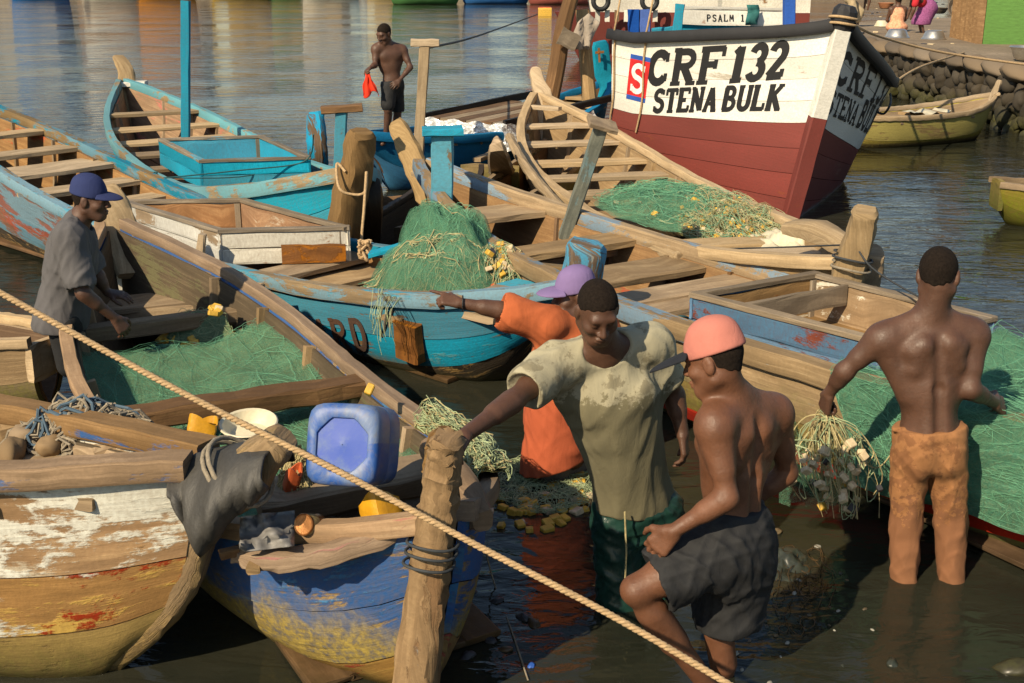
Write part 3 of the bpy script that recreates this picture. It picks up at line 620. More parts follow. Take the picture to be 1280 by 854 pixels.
# ---- M: yellow-green canoe by the quay; N: boat end at the right edge
bM = Boat('canoe', 'yellow-green canoe with flared bow moored below the stone quay', (P(1240, 138, .4).x, P(1240, 138, .4).y, P(1035, 160, .3).x, P(1035, 160, .3).y, .55, 2.6, .62, .42, .45, 0), e=.06)
bM.hull([(.02, .5, M['M_side'])], (.5, M['M_side']), M['tan_pale'], inner=M['tan'], raildims=(.07, .07))
stem('bow_flare', [bM.ax(.06, .45) + bM.n * .12, bM.ax(0, .62), D(1250, 100, bM.y0)], [.1, .12, .08], [.12, .12, .06], M['tan_pale'], bM.root, n=8)
stem('bow_flare', [bM.ax(.1, .4) - bM.n * .3, bM.ax(0, .55) - bM.n * .1, D(1248, 118, bM.y0 - .2)], [.1, .12, .08], [.1, .1, .06], M['tan_pale'], bM.root, n=8)
for t in (.3, .42, .55, .68): bM.thwart(t, .22, M['tan'], dz=.05)
mb = MB(); r_ = random.Random(2)
rows = [[bM.ax(.25 + .03 * i, .40 + .04 * math.sin(i * 1.9) + .03 * r_.random()) + bM.n * (-.3 + .07 * j) for j in range(6)] for i in range(9)]
mb.grid(rows, [[(i * .1, j * .1) for j in range(6)] for i in range(9)]); mb.build('crumpled_sheet', M['white_plastic'], bM.root, True)
nx = P(1240, 262, .15)
bN = Boat('canoe', 'yellow mossy canoe end floating alone on open water', (nx.x, nx.y, nx.x + 2.6, nx.y - .2, .34, 3.0, .42, .36, .5, 0), e=.16, rake=.1, rock=.2, zk=-.12)
bN.hull([(.02, .5, M['N_side'])], (.5, M['N_side']), M['tan'], inner=M['brown'], raildims=(.06, .06))
plank('end_board', bN.pt(0, -1, .3), bN.pt(0, 1, .3), .05, .3, M['N_side'], bN.root)
# ---------------------------------------------------------------- lettering: stroke glyphs (slab style)
def arc(cx, cy, rx, ry, a0, a1, n=10): return [(cx + rx * math.cos(math.radians(a0 + (a1 - a0) * i / n)), cy + ry * math.sin(math.radians(a0 + (a1 - a0) * i / n))) for i in range(n + 1)]
# each stroke: (points, thickness factor); cell 0.7 x 1
GL = {
 'C': [(arc(.35, .5, .25, .4, 40, 320, 16), 1), ([(.57, .9), (.57, .66)], .5), ([(.57, .34), (.57, .12)], .5)],
 'R': [([(.13, .05), (.13, .95)], 1), (([(.1, .9), (.36, .9)] + arc(.36, .7, .2, .2, 90, -90, 8) + [(.13, .5)]), .8), ([(.32, .5), (.56, .06)], 1), ([(0, .04), (.28, .04)], .5), ([(.44, .04), (.7, .04)], .5), ([(0, .96), (.2, .96)], .5)],
 'F': [([(.13, .05), (.13, .95)], 1), ([(0, .93), (.62, .93)], .7), ([(.6, .96), (.6, .72)], .5), ([(.13, .52), (.44, .52)], .7), ([(.43, .64), (.43, .4)], .5), ([(0, .04), (.3, .04)], .5)],
 '1': [([(.35, .05), (.35, .97)], 1.1), ([(.14, .8), (.35, .95)], .7), ([(.12, .05), (.58, .05)], .6)],
 '3': [(arc(.33, .72, .23, .21, 165, -90, 12), .9), (arc(.33, .28, .25, .22, 90, -165, 12), .9)],
 '2': [(arc(.34, .7, .24, .23, 165, -35, 12) + [(.12, .1)], .9), ([(.08, .08), (.64, .08)], .9), ([(.62, .05), (.62, .26)], .5)],
 'S': [(arc(.35, .72, .22, .2, 30, 270, 12) + arc(.35, .28, .24, .22, 90, -150, 12)[1:], .9), ([(.58, .95), (.58, .74)], .5), ([(.12, .05), (.12, .28)], .5)],
 'T': [([(.35, .05), (.35, .95)], 1), ([(.04, .92), (.66, .92)], .7), ([(.06, .96), (.06, .7)], .5), ([(.64, .96), (.64, .7)], .5), ([(.18, .04), (.52, .04)], .5)],
 'E': [([(.15, .05), (.15, .95)], 1), ([(0, .93), (.62, .93)], .7), ([(.6, .96), (.6, .74)], .5), ([(.15, .5), (.46, .5)], .7), ([(0, .07), (.64, .07)], .7), ([(.63, .04), (.63, .28)], .5)],
 'N': [([(.14, .05), (.14, .95)], .8), ([(.14, .93), (.56, .07)], 1), ([(.58, .05), (.58, .95)], .8), ([(0, .04), (.28, .04)], .5), ([(.44, .96), (.7, .96)], .5), ([(0, .96), (.2, .96)], .5)],
 'A': [([(.12, .05), (.35, .95)], .8), ([(.35, .95), (.58, .05)], 1), ([(.2, .32), (.5, .32)], .6), ([(0, .04), (.24, .04)], .5), ([(.44, .04), (.72, .04)], .5)],
 'B': [([(.13, .05), (.13, .95)], 1), (([(.04, .93), (.34, .93)] + arc(.34, .73, .18, .2, 90, -90, 8) + [(.13, .53)]), .8), (([(.34, .53)] + arc(.34, .29, .24, .22, 90, -90, 8) + [(.04, .07)]), .8)],
 'U': [([(.13, .95), (.13, .3)] + arc(.35, .3, .22, .23, 180, 360, 10) + [(.57, .95)], .9), ([(0, .96), (.28, .96)], .5), ([(.44, .96), (.7, .96)], .5)],
 'L': [([(.15, .05), (.15, .95)], 1), ([(0, .07), (.62, .07)], .7), ([(.61, .04), (.61, .3)], .5), ([(0, .96), (.3, .96)], .5)],
 'K': [([(.14, .05), (.14, .95)], 1), ([(.14, .42), (.56, .93)], .8), ([(.28, .58), (.58, .06)], 1), ([(0, .04), (.28, .04)], .5), ([(.46, .04), (.72, .04)], .5), ([(0, .96), (.28, .96)], .5), ([(.44, .96), (.7, .96)], .5)],
 'P': [([(.15, .02), (.15, .98)], 1), (([(.15, .94), (.38, .94)] + arc(.38, .72, .2, .22, 90, -90, 8) + [(.15, .5)]), .8)],
 'M': [([(.08, .02), (.12, .95)], .8), ([(.12, .95), (.35, .3)], .8), ([(.35, .3), (.58, .95)], .8), ([(.58, .95), (.62, .02)], .8)],
 'D': [([(.15, .05), (.15, .95)], 1), (([(.05, .93), (.32, .93)] + arc(.32, .5, .26, .43, 90, -90, 10) + [(.05, .07)]), .9)],
 'Y': [([(.05, .95), (.35, .5), (.65, .95)], .9), ([(.35, .5), (.35, .02)], .9)],
 'O': [(arc(.35, .5, .26, .42, 0, 360, 18), .9)],
}
def text_on(name, txt, surf, x0, y0, cw, ch, mat, parent, thick=.17, gap=.12, lift=.006, space=.5, mirror=1):
    """surf(x, y) -> (point, normal); letters as flat painted strips on a curved side"""
    x = x0
    for chx in txt:
        if chx == ' ': x += cw * space; continue
        mb = MB(); lay = 0
        for pts, tf in GL[chx]:
            th = thick * tf * .5; fine = []
            for i in range(len(pts) - 1):
                (ax_, ay), (bx, by) = pts[i], pts[i + 1]; n = max(1, int(math.hypot(bx - ax_, by - ay) / .15))
                for q in range(n): fine.append((ax_ + (bx - ax_) * q / n, ay + (by - ay) * q / n))
            fine.append(pts[-1]); L = []; R = []
            for i, p in enumerate(fine):
                a = fine[max(i - 1, 0)]; b = fine[min(i + 1, len(fine) - 1)]; dx, dy = b[0] - a[0], b[1] - a[1]
                # stroke normal measured in real proportions
                dxr, dyr = dx * cw / .7, dy * ch; l_ = math.hypot(dxr, dyr) or 1
                nx_, ny_ = -dyr / l_ * th * ch / (cw / .7), dxr / l_ * th
                L.append((p[0] + nx_, p[1] + ny_)); R.append((p[0] - nx_, p[1] - ny_))
            row = []
            for (a, b) in zip(L, R):
                rr = []
                for c in (a, b):
                    pt, nn = surf(x + c[0] / .7 * cw, y0 + c[1] * ch); rr.append(pt + nn * (lift + lay * .0006))
                row.append(rr)
            mb.grid(row, [[(0, 0), (0, 1)] for _ in row]); lay += 1
        mb.build(name, mat, parent)
        x += cw * (1 + gap)
    return x
# ---------------------------------------------------------------- K: the big white and red boat, seen bow-on and heeling
Sb = P(985, 277, 0); 
kf = V(.12, -1, 0).normalized(); kl = V(-kf.y * -1, 0, 0)
ROLL = math.radians(9.5)
kr = V(-kf.y, kf.x, 0)                       # towards picture right
kup = (V(0, 0, 1) * math.cos(ROLL) + kr * math.sin(ROLL)).normalized(); kside = (kr * math.cos(ROLL) - V(0, 0, 1) * math.sin(ROLL)).normalized()
KL = 6.5
def k_half(a, h):
    """half breadth a metres behind the stem line at height h"""
    w0 = 1.46 + .2 * h - .32 * max(0, a - 2.35); run = 2.35
    g = 1 - max(0, 1 - a / run) ** 1.12
    return .06 + (w0 - .06) * g
def k_sheer(a): return 2.0 - .48 * min(1, a / 2.0) ** .75 - .05 * min(1, max(0, a - 1) / 3)
def k_pt(a, h, sgn):
    st = .10 * h
    return Sb + kf * (st * 1.0 - a) + kup * h + kside * (sgn * k_half(a, h))
def k_arc(x, h, sgn, cache={}):
    key = (round(h, 2), sgn)
    if key not in cache:
        A = np.linspace(0, KL, 240); pts = [k_pt(a, h, sgn) for a in A]; L = [0]
        for i in range(1, len(pts)): L.append(L[-1] + (pts[i] - pts[i - 1]).length)
        cache[key] = (A, L)
    A, L = cache[key]; a = float(np.interp(x, L, A)); return a
def k_surf(sgn):
    def f(x, y):
        X = x if sgn > 0 else -x
        a = k_arc(X, y, sgn); p = k_pt(a, y, sgn); e = .02
        da = k_pt(a + e, y, sgn) - k_pt(max(a - e, 0), y, sgn); dh = k_pt(a, y + e, sgn) - k_pt(a, y - e, sgn)
        n = da.cross(dh).normalized(); c = Sb - kf * 2.5
        if n.dot(p - c - V(0, 0, (p - c).z)) < 0: n = -n
        return p, n
    return f
K = empty('fishing_boat', Sb - kf * 2.5, 'big white and red fishing boat with black rim and painted registration', 'fishing boat')
HL = lambda a: 1.06 - .36 * min(1, a / 2.0) ** .8          # white/red line
def k_strake(name, sgn, h0, h1, mat, off=0.0):
    A = [KL * (i / 40) ** 1.7 for i in range(41)]; mb = MB(); rows = []; uv = []
    for a in A:
        H0 = h0(a); H1 = h1(a); r = []; u = []
        for j in range(4):
            h = H0 + (H1 - H0) * j / 3; p = k_pt(a, h, sgn) + kside * (sgn * off); r.append(p); u.append((a, h))
        for j in (3, 0):
            h = H0 + (H1 - H0) * j / 3; r.append(k_pt(a, h, sgn) - kside * (sgn * .05)); u.append((a, h + 3))
        rows.append(r); uv.append(u)
    mb.grid(rows, uv, closeu=True, flip=(sgn < 0)); return mb.build(name, mat, K, 'auto')
for sgn in (-1, 1):
    nr, nw = 5, 4
    for i in range(nr): k_strake('hull_plank', sgn, lambda a, i=i: -.3 + (HL(a) + .3) * i / nr, lambda a, i=i: -.3 + (HL(a) + .3) * (i + 1) / nr - .005, M['K_red'], off=.003 * (i % 2))
    for i in range(nw): k_strake('hull_plank', sgn, lambda a, i=i: HL(a) + (k_sheer(a) - HL(a)) * i / nw, lambda a, i=i: HL(a) + (k_sheer(a) - HL(a)) * (i + 1) / nw - .004, M['K_white'], off=.003 * (i % 2) + .002)
    path = [k_pt(KL * (i / 40) ** 1.7, k_sheer(KL * (i / 40) ** 1.7) + .045, sgn) for i in range(41)]
    sweep(path, .16, .12, OCT, up=kup).build('gunwale_rail', M['K_black'], K, 'auto')
for h0, h1, m_, nm_ in ((-.3, 1.12, M['K_red'], 'stem_lower'), (1.125, 2.0, M['K_white'], 'stem_upper')):
    path = [Sb + kf * (.10 * h + .03) + kup * h for h in np.linspace(h0, h1, 8)]
    sweep(path, .17, .14, OCT, up=kf, jit=.004).build(nm_, m_, K)
path = [Sb + kf * (.10 * h + .0) + kup * h for h in np.linspace(2.0, 2.24, 6)]
sweep(path, [.2, .22, .24, .25, .24, .18], [.2, .22, .24, .25, .24, .18], ring(12), up=kf, jit=.004).build('bow_post', M['K_black'], K)
for hh in (2.12, 2.06): coilrope('post_lashing', Sb + kf * .2 + kup * hh, kup, .135, 1.2, .014, M['rope'], K)
mb = MB(); rows = []
for i in range(20):
    a = .1 + (KL - .1) * i / 19; rows.append([k_pt(a, 1.12, -1) + kside * .06, k_pt(a, 1.12, 1) - kside * .06])
mb.grid(rows, [[(i * .3, 0), (i * .3, 2)] for i in range(20)], flip=True); mb.build('deck', M['brown'], K)
# transom closing the far end
mb = MB(); mb.poly([k_pt(KL, -.3, -1), k_pt(KL, -.3, 1), k_pt(KL, 1.45, 1), k_pt(KL, 1.45, -1)]); mb.build('transom', M['K_red'], K)
sL, sR = k_surf(-1), k_surf(1)
def k_solve(px, py, sgn):
    """hull coordinates (girth from the stem, height) of the place seen at a pixel"""
    best = None; x, h = 1.0, 1.5
    sf = k_surf(sgn)
    def err(x, h):
        p, n = sf(sgn * x, h); d = p - V(0, 0, CH); zc = d.y * _c - d.z * _s; return 640 + F * d.x / zc - px, 427 - F * (d.y * _s + d.z * _c) / zc - py
    for _ in range(14):
        e0 = err(x, h); e1 = err(x + .02, h); e2 = err(x, h + .02)
        a, b, c, d_ = (e1[0] - e0[0]) / .02, (e2[0] - e0[0]) / .02, (e1[1] - e0[1]) / .02, (e2[1] - e0[1]) / .02; det = a * d_ - b * c
        if abs(det) < 1e-6: break
        x -= max(-.3, min(.3, (d_ * e0[0] - b * e0[1]) / det)); h -= max(-.3, min(.3, (a * e0[1] - c * e0[0]) / det)); x = max(.02, min(4, x)); h = max(.1, min(2.2, h))
    return sgn * x, h
def line_on(txt, sgn, bl, br, tl, mat, thick=.24, gap=.07, nm_='painted_letter', space=.4):
    """one painted line whose lower left, lower right and upper left corners are known"""
    x0, h0 = k_solve(*bl, sgn); x1, h1 = k_solve(*br, sgn); x2, h2 = k_solve(*tl, sgn)
    n = sum(1 + gap if c != ' ' else space for c in txt) - gap; cw = (x1 - x0) / n; sf = k_surf(sgn)
    def s2(x, y): return sf(x, h0 + (h1 - h0) * (x - x0) / (x1 - x0) + y)
    text_on(nm_, txt, s2, x0, 0, cw, h2 - h0, mat, K, thick=thick, gap=gap, space=space)
line_on('CRF', -1, (807, 108), (903, 104), (806, 62), M['black']); line_on('132', -1, (908, 104), (978, 98), (906, 56), M['black'])
line_on('STENA BULK', -1, (815, 141), (974, 138), (814, 110), M['black'], gap=.05)
line_on('CRF', 1, (1037, 103), (1084, 126), (1040, 58), M['black']); line_on('132', 1, (1086, 126), (1104, 133), (1087, 86), M['black'])
line_on('STENA', 1, (1027, 140), (1066, 157), (1030, 110), M['black'], gap=.05); line_on('BULK', 1, (1069, 158), (1089, 167), (1071, 124), M['black'], gap=.05)
def patch(name, surf, x0, x1, y0, y1, mat, lift):
    mb = MB(); rows = []
    for i in range(7):
        r = []
        for j in range(5):
            p, n = surf(x0 + (x1 - x0) * i / 6, y0 + (y1 - y0) * j / 4); r.append(p + n * lift)
        rows.append(r)
    mb.grid(rows, [[(i * .1, j * .1) for j in range(5)] for i in range(7)], flip=True); return mb.build(name, mat, K)
e0 = k_solve(783, 123, -1); e1 = k_solve(807, 125, -1); e2 = k_solve(783, 66, -1); eh = e2[1] - e0[1]
patch('emblem_panel', sL, e0[0], e1[0], e0[1] + eh * .1, e0[1] + eh * .9, M['emblem_red'], .006)
patch('emblem_band', sL, e0[0], e1[0], e0[1], e0[1] + eh * .1, M['emblem_blue'], .006); patch('emblem_band', sL, e0[0], e1[0], e0[1] + eh * .9, e0[1] + eh, M['emblem_blue'], .006)
text_on('emblem_letter', 'S', sL, e0[0] + .03, e0[1] + eh * .17, e1[0] - e0[0] - .06, eh * .66, M['emblem_white'], K, thick=.2, lift=.011)
# hanging rope loops on the side
for (x_, h_) in ((k_solve(768, 100, -1)[0], .5), (k_solve(805, 100, -1)[0], .5)):
    pts = []
    for i in range(12):
        h = k_sheer(1.5) + .12 - (k_sheer(1.5) + .12 - h_) * i / 11; p, n = sL(x_ - .03 * math.sin(i * .6), min(h, 2.0)); pts.append(p + n * (.05 if i < 2 else .02))
    p0, n0 = sL(x_, 1.95); pts = [p0 - n0 * .2 + V(0, 0, .05), p0 + V(0, 0, .12)] + pts
    tube(pts, .012, 6).build('hanging_rope', M['rope'], K, True)
# board with name, posts and cabin on deck
yk = Sb.y + 1.9
cb0, cb1 = D(842, 44, yk), D(985, 34, yk)
plank('cabin_board', cb0 - V(0, 0, .1), cb1 - V(0, 0, .1), .05, .42, M['turq'], K, jit=.002)
plank('name_board', D(848, 21, yk - .06), D(984, 24, yk - .06), .04, .17, M['K_white'], K, jit=.002)
plank('name_board_trim', D(848, 9, yk - .05), D(984, 12, yk - .05), .09, .03, M['K_white'], K, jit=.002)
def flat(x, y): return D(883 + x * 100, 30 - y * 100, yk - .086), V(0, -1, 0)
text_on('painted_letter', 'PSALM 1', flat, 0, .03, .055, .09, M['black'], K, thick=.16, gap=.3, lift=.0, space=1.2)
for px in (792, 806): plank('deck_post', D(px, 50, yk + .2), D(px, 12, yk + .2), .13, .13, wood('royal_blue_post', (.02, .06, .2), (.04, .1, .3), [((.02, .09, .4), .9, 2)]) if px == 792 else bpy.data.materials['royal_blue_post'], K, up=(0, 1, 0))
plank('deck_post', D(986, 45, yk - .4), D(987, -30, yk - .4), .12, .12, bpy.data.materials['royal_blue_post'], K, up=(0, 1, 0))
plank('deck_rail', D(815, 42, yk - .2), D(852, 38, yk - .2), .06, .12, M['turq'], K); plank('deck_rail', D(845, 50, yk - .4), D(850, 5, yk - .4), .1, .1, M['turq'], K, up=(0, 1, 0))
mb = MB(); rows = [[D(933 + 5 * j + 1.5 * math.sin(i), 6 + 5 * i, yk - .16 - .03 * math.sin(i * 2 + j)) for j in range(4)] for i in range(6)]
mb.grid(rows, [[(i * .1, j * .1) for j in range(4)] for i in range(6)]); M['teal_cloth'] = plain('teal_cloth', (.02, .12, .12), .9); cl = mb.build('hanging_cloth', M['teal_cloth'], None, True); cl.modifiers.new('t', 'SOLIDIFY').thickness = .01
tag(cl, 'small teal rag hanging over the name board', 'cloth')
plank('board_block', D(900, 3, yk + .2), D(975, 4, yk + .2), .3, .2, M['whitebox'], K)
# ---------------------------------------------------------------- far vessel with tyre fenders behind the big boat
yv = 33.0
Vv = empty('fishing_boat', D(760, 90, yv), 'white and rust-red vessel with tyre fenders behind the leaning posts', 'fishing boat')
def vbox(px0, px1, z0, z1, mat, y, nm, curve=.0, n=10):
    mb = MB(); rows = []; x0 = D(px0, 50, y).x; x1 = D(px1, 50, y).x
    for i in range(n + 1):
        f = i / n; x = x0 + (x1 - x0) * f; yy = y + curve * (1 - f) ** 2; xs = x + .9 * (1 - f) ** 3 * (1 if z0 < 0 else .3); rows.append([V(xs, yy + .25 * (1 - f), z0), V(x, yy, z1), V(x, yy + .6, z1), V(xs, yy + .6, z0)])
    mb.grid(rows, [[(i * .3, j * .4) for j in range(4)] for i in range(n + 1)], closeu=True, flip=True); mb.poly(rows[0]); mb.poly(list(reversed(rows[-1])))
    return mb.build(nm, mat, Vv)
vbox(695, 1010, -.3, 1.35, M['K_red'], yv, 'hull_lower', 1.2); vbox(728, 1010, 1.355, 2.5, M['whitebox'], yv + .05, 'hull_upper', .6)
for i in range(8): plank('hull_plank', D(732 + i * 12, 20, yv) * 1 + V(0, 0, 0), D(738 + i * 12, 20, yv), .02, .3, M['whitebox' if i % 3 else 'corr'], Vv, jit=.0)
for px in (751, 812): coilrope('tyre_fender', D(px, 2, yv - .15), (0.15, -1, 0), .2, 1.0, .07, M['K_black'], Vv, spread=0)
tube([D(735, -6, yv - .1), D(738, 22, yv - .1), D(745, 34, yv - .1)], .012).build('hanging_rope', M['rope_dark'], Vv)
# ---------------------------------------------------------------- bodies: smooth distance fields -> one continuous mesh
def A3(v): return np.array(v, dtype=np.float32)
class Field:
    def __init__(s, lo, hi, h):
        s.h = h; s.lo = A3(lo); n = np.ceil((A3(hi) - s.lo) / h).astype(int) + 1
        s.n = n; s.f = np.full(n, .25, np.float32); s.ax = [s.lo[i] + h * np.arange(n[i], dtype=np.float32) for i in range(3)]
    def region(s, lo, hi):
        a = np.clip(np.floor((A3(lo) - s.lo) / s.h).astype(int), 0, s.n); b = np.clip(np.ceil((A3(hi) - s.lo) / s.h).astype(int) + 1, 0, s.n)
        if (b - a).min() <= 0: return None
        sl_ = tuple(slice(x, y) for x, y in zip(a, b)); X, Y, Z = np.meshgrid(*[s.ax[i][sl_[i]] for i in range(3)], indexing='ij', sparse=True)
        return sl_, X, Y, Z
    def comb(s, sl_, d, k, mode):
        a = s.f[sl_]
        if mode == 'sub':
            b = -d; h = np.maximum(k - np.abs(a - b), 0) / max(k, 1e-6); s.f[sl_] = np.maximum(a, b) + h * h * k * .25
        else:
            h = np.maximum(k - np.abs(a - d), 0) / max(k, 1e-6); s.f[sl_] = np.minimum(a, d) - h * h * k * .25
    def rc(s, a, b, r1, r2, k=.02, mode='add', sq=None):
        """tapered capsule; sq=(axis, factor) squashes across a unit axis"""
        a = A3(a); b = A3(b); m = max(r1, r2) * (sq[1] if sq and sq[1] > 1 else 1) + k + .03
        rg = s.region(np.minimum(a, b) - m, np.maximum(a, b) + m)
        if rg is None: return
        sl_, X, Y, Z = rg; ab = b - a; px, py, pz = X - a[0], Y - a[1], Z - a[2]
        t = np.clip((px * ab[0] + py * ab[1] + pz * ab[2]) / (float(ab @ ab) + 1e-9), 0, 1)
        qx, qy, qz = px - t * ab[0], py - t * ab[1], pz - t * ab[2]
        if sq is not None:
            u = A3(sq[0]); u = u / np.linalg.norm(u); c = qx * u[0] + qy * u[1] + qz * u[2]; g = 1 / sq[1] - 1
            qx, qy, qz = qx + c * u[0] * g, qy + c * u[1] * g, qz + c * u[2] * g
        d = np.sqrt(qx * qx + qy * qy + qz * qz) - (r1 + (r2 - r1) * t)
        s.comb(sl_, d, k, mode)
    def el(s, c, R, r, k=.02, mode='add'):
        """ellipsoid, R columns = axes"""
        c = A3(c); R = np.array(R, np.float32); m = max(r) + k + .03
        rg = s.region(c - m, c + m)
        if rg is None: return
        sl_, X, Y, Z = rg; px, py, pz = X - c[0], Y - c[1], Z - c[2]; k0 = 0; k1 = 0
        for i in range(3):
            q = px * R[0, i] + py * R[1, i] + pz * R[2, i]; k0 = k0 + (q / r[i]) ** 2; k1 = k1 + (q / (r[i] * r[i])) ** 2
        k0 = np.sqrt(k0); k1 = np.sqrt(k1) + 1e-6
        s.comb(sl_, k0 * (k0 - 1) / k1, k, mode)
    def cut(s, p, n, k=.01):
        """remove everything on the +n side of a plane"""
        p = A3(p); n = A3(n); n = n / np.linalg.norm(n)
        X, Y, Z = np.meshgrid(*s.ax, indexing='ij', sparse=True)
        d = (X - p[0]) * n[0] + (Y - p[1]) * n[1] + (Z - p[2]) * n[2]
        h = np.maximum(k - np.abs(s.f - d), 0) / k; s.f = np.maximum(s.f, d) + h * h * k * .25
    def folds(s, amp, freq, seed=0, stretch=(1, 1, .35), n=7):
        """cloth folds: sum of sine ridges"""
        r = np.random.default_rng(seed); X, Y, Z = np.meshgrid(*s.ax, indexing='ij', sparse=True)
        tot = 0; wx = .04 * np.sin(Z * 9 + 1) + .02 * np.sin(Y * 17)
        for i in range(n):
            v = r.normal(size=3) * np.array(stretch); v = v / (np.linalg.norm(v) + 1e-6) * freq * r.uniform(.6, 1.7); ph = r.uniform(0, 6.28)
            a = v[0] * (X + wx) + v[1] * (Y + wx * .7) + v[2] * Z + ph
            tot = tot + (.5 + .5 * np.sin(a + 1.1 * np.sin(a * .37 + ph))) ** 2.2 - .35
        s.f = s.f - np.where(s.f < .08, amp * tot / math.sqrt(n), 0)
    def mesh(s, name, sm=1):
        f = s.f; sg = f < 0
        c = [sg[i:sg.shape[0] - 1 + i, j:sg.shape[1] - 1 + j, k:sg.shape[2] - 1 + k] for i in (0, 1) for j in (0, 1) for k in (0, 1)]
        cnt = sum(x.astype(np.int8) for x in c); act = (cnt > 0) & (cnt < 8); idx = np.argwhere(act)
        ids = -np.ones(act.shape, np.int32); ids[act] = np.arange(len(idx), dtype=np.int32)
        acc = np.zeros((len(idx), 3), np.float32); num = np.zeros(len(idx), np.float32)
        cor = [(i, j, k) for i in (0, 1) for j in (0, 1) for k in (0, 1)]
        for a in cor:
            for ax_ in range(3):
                if a[ax_]: continue
                b = list(a); b[ax_] = 1
                va = f[idx[:, 0] + a[0], idx[:, 1] + a[1], idx[:, 2] + a[2]]; vb = f[idx[:, 0] + b[0], idx[:, 1] + b[1], idx[:, 2] + b[2]]
                m = (va < 0) != (vb < 0); t = np.where(m, va / np.where(m, va - vb, 1), 0)
                p = np.array(a, np.float32)[None].repeat(len(idx), 0); p[:, ax_] = t
                acc[m] += p[m]; num[m] += 1
        vv = s.lo + s.h * (idx + acc / num[:, None])
        quads = []
        for ax_ in range(3):
            a = [slice(None)] * 3; b = [slice(None)] * 3; a[ax_] = slice(0, -1); b[ax_] = slice(1, None)
            s0 = sg[tuple(a)]; s1 = sg[tuple(b)]; e = np.argwhere(s0 != s1); o1, o2 = [(1, 2), (2, 0), (0, 1)][ax_]
            ok = (e[:, o1] > 0) & (e[:, o2] > 0) & (e[:, o1] < sg.shape[o1] - 1) & (e[:, o2] < sg.shape[o2] - 1); e = e[ok]
            q = []
            for d1, d2 in ((-1, -1), (0, -1), (0, 0), (-1, 0)):
                g = e.copy(); g[:, o1] += d1; g[:, o2] += d2; q.append(ids[g[:, 0], g[:, 1], g[:, 2]])
            q = np.stack(q, 1); fl = s0[e[:, 0], e[:, 1], e[:, 2]]
            q[~fl] = q[~fl][:, ::-1]; quads.append(q)
        Q = np.concatenate(quads); Q = Q[(Q >= 0).all(1)]
        E_ = np.concatenate([Q[:, [0, 1]], Q[:, [1, 2]], Q[:, [2, 3]], Q[:, [3, 0]]])
        dg = np.bincount(E_.ravel(), minlength=len(vv))[:, None] + 1e-6
        for it in range(sm * 2):
            av = np.stack([np.bincount(E_[:, 0], vv[E_[:, 1], c_], len(vv)) + np.bincount(E_[:, 1], vv[E_[:, 0], c_], len(vv)) for c_ in range(3)], 1) / dg
            vv = vv + (av - vv) * (.55 if it % 2 == 0 else -.5)
        me = bpy.data.meshes.new(name); me.vertices.add(len(vv)); me.vertices.foreach_set('co', vv.astype(np.float32).ravel())
        me.loops.add(Q.size); me.loops.foreach_set('vertex_index', Q.astype(np.int32).ravel())
        me.polygons.add(len(Q)); me.polygons.foreach_set('loop_start', np.arange(0, Q.size, 4, dtype=np.int32)); me.polygons.foreach_set('loop_total', np.full(len(Q), 4, np.int32))
        me.polygons.foreach_set('use_smooth', np.ones(len(Q), bool)); me.update(calc_edges=True); me.validate(); return me
def nrm(v): v = Vector(v); return v.normalized()
def basis(f, u):
    f = nrm(f); r = f.cross(Vector(u)).normalized(); u = r.cross(f).normalized()
    return r, f, u                         # right, forward, up
def cols(r, f, u): return np.array([[r.x, f.x, u.x], [r.y, f.y, u.y], [r.z, f.z, u.z]], np.float32)
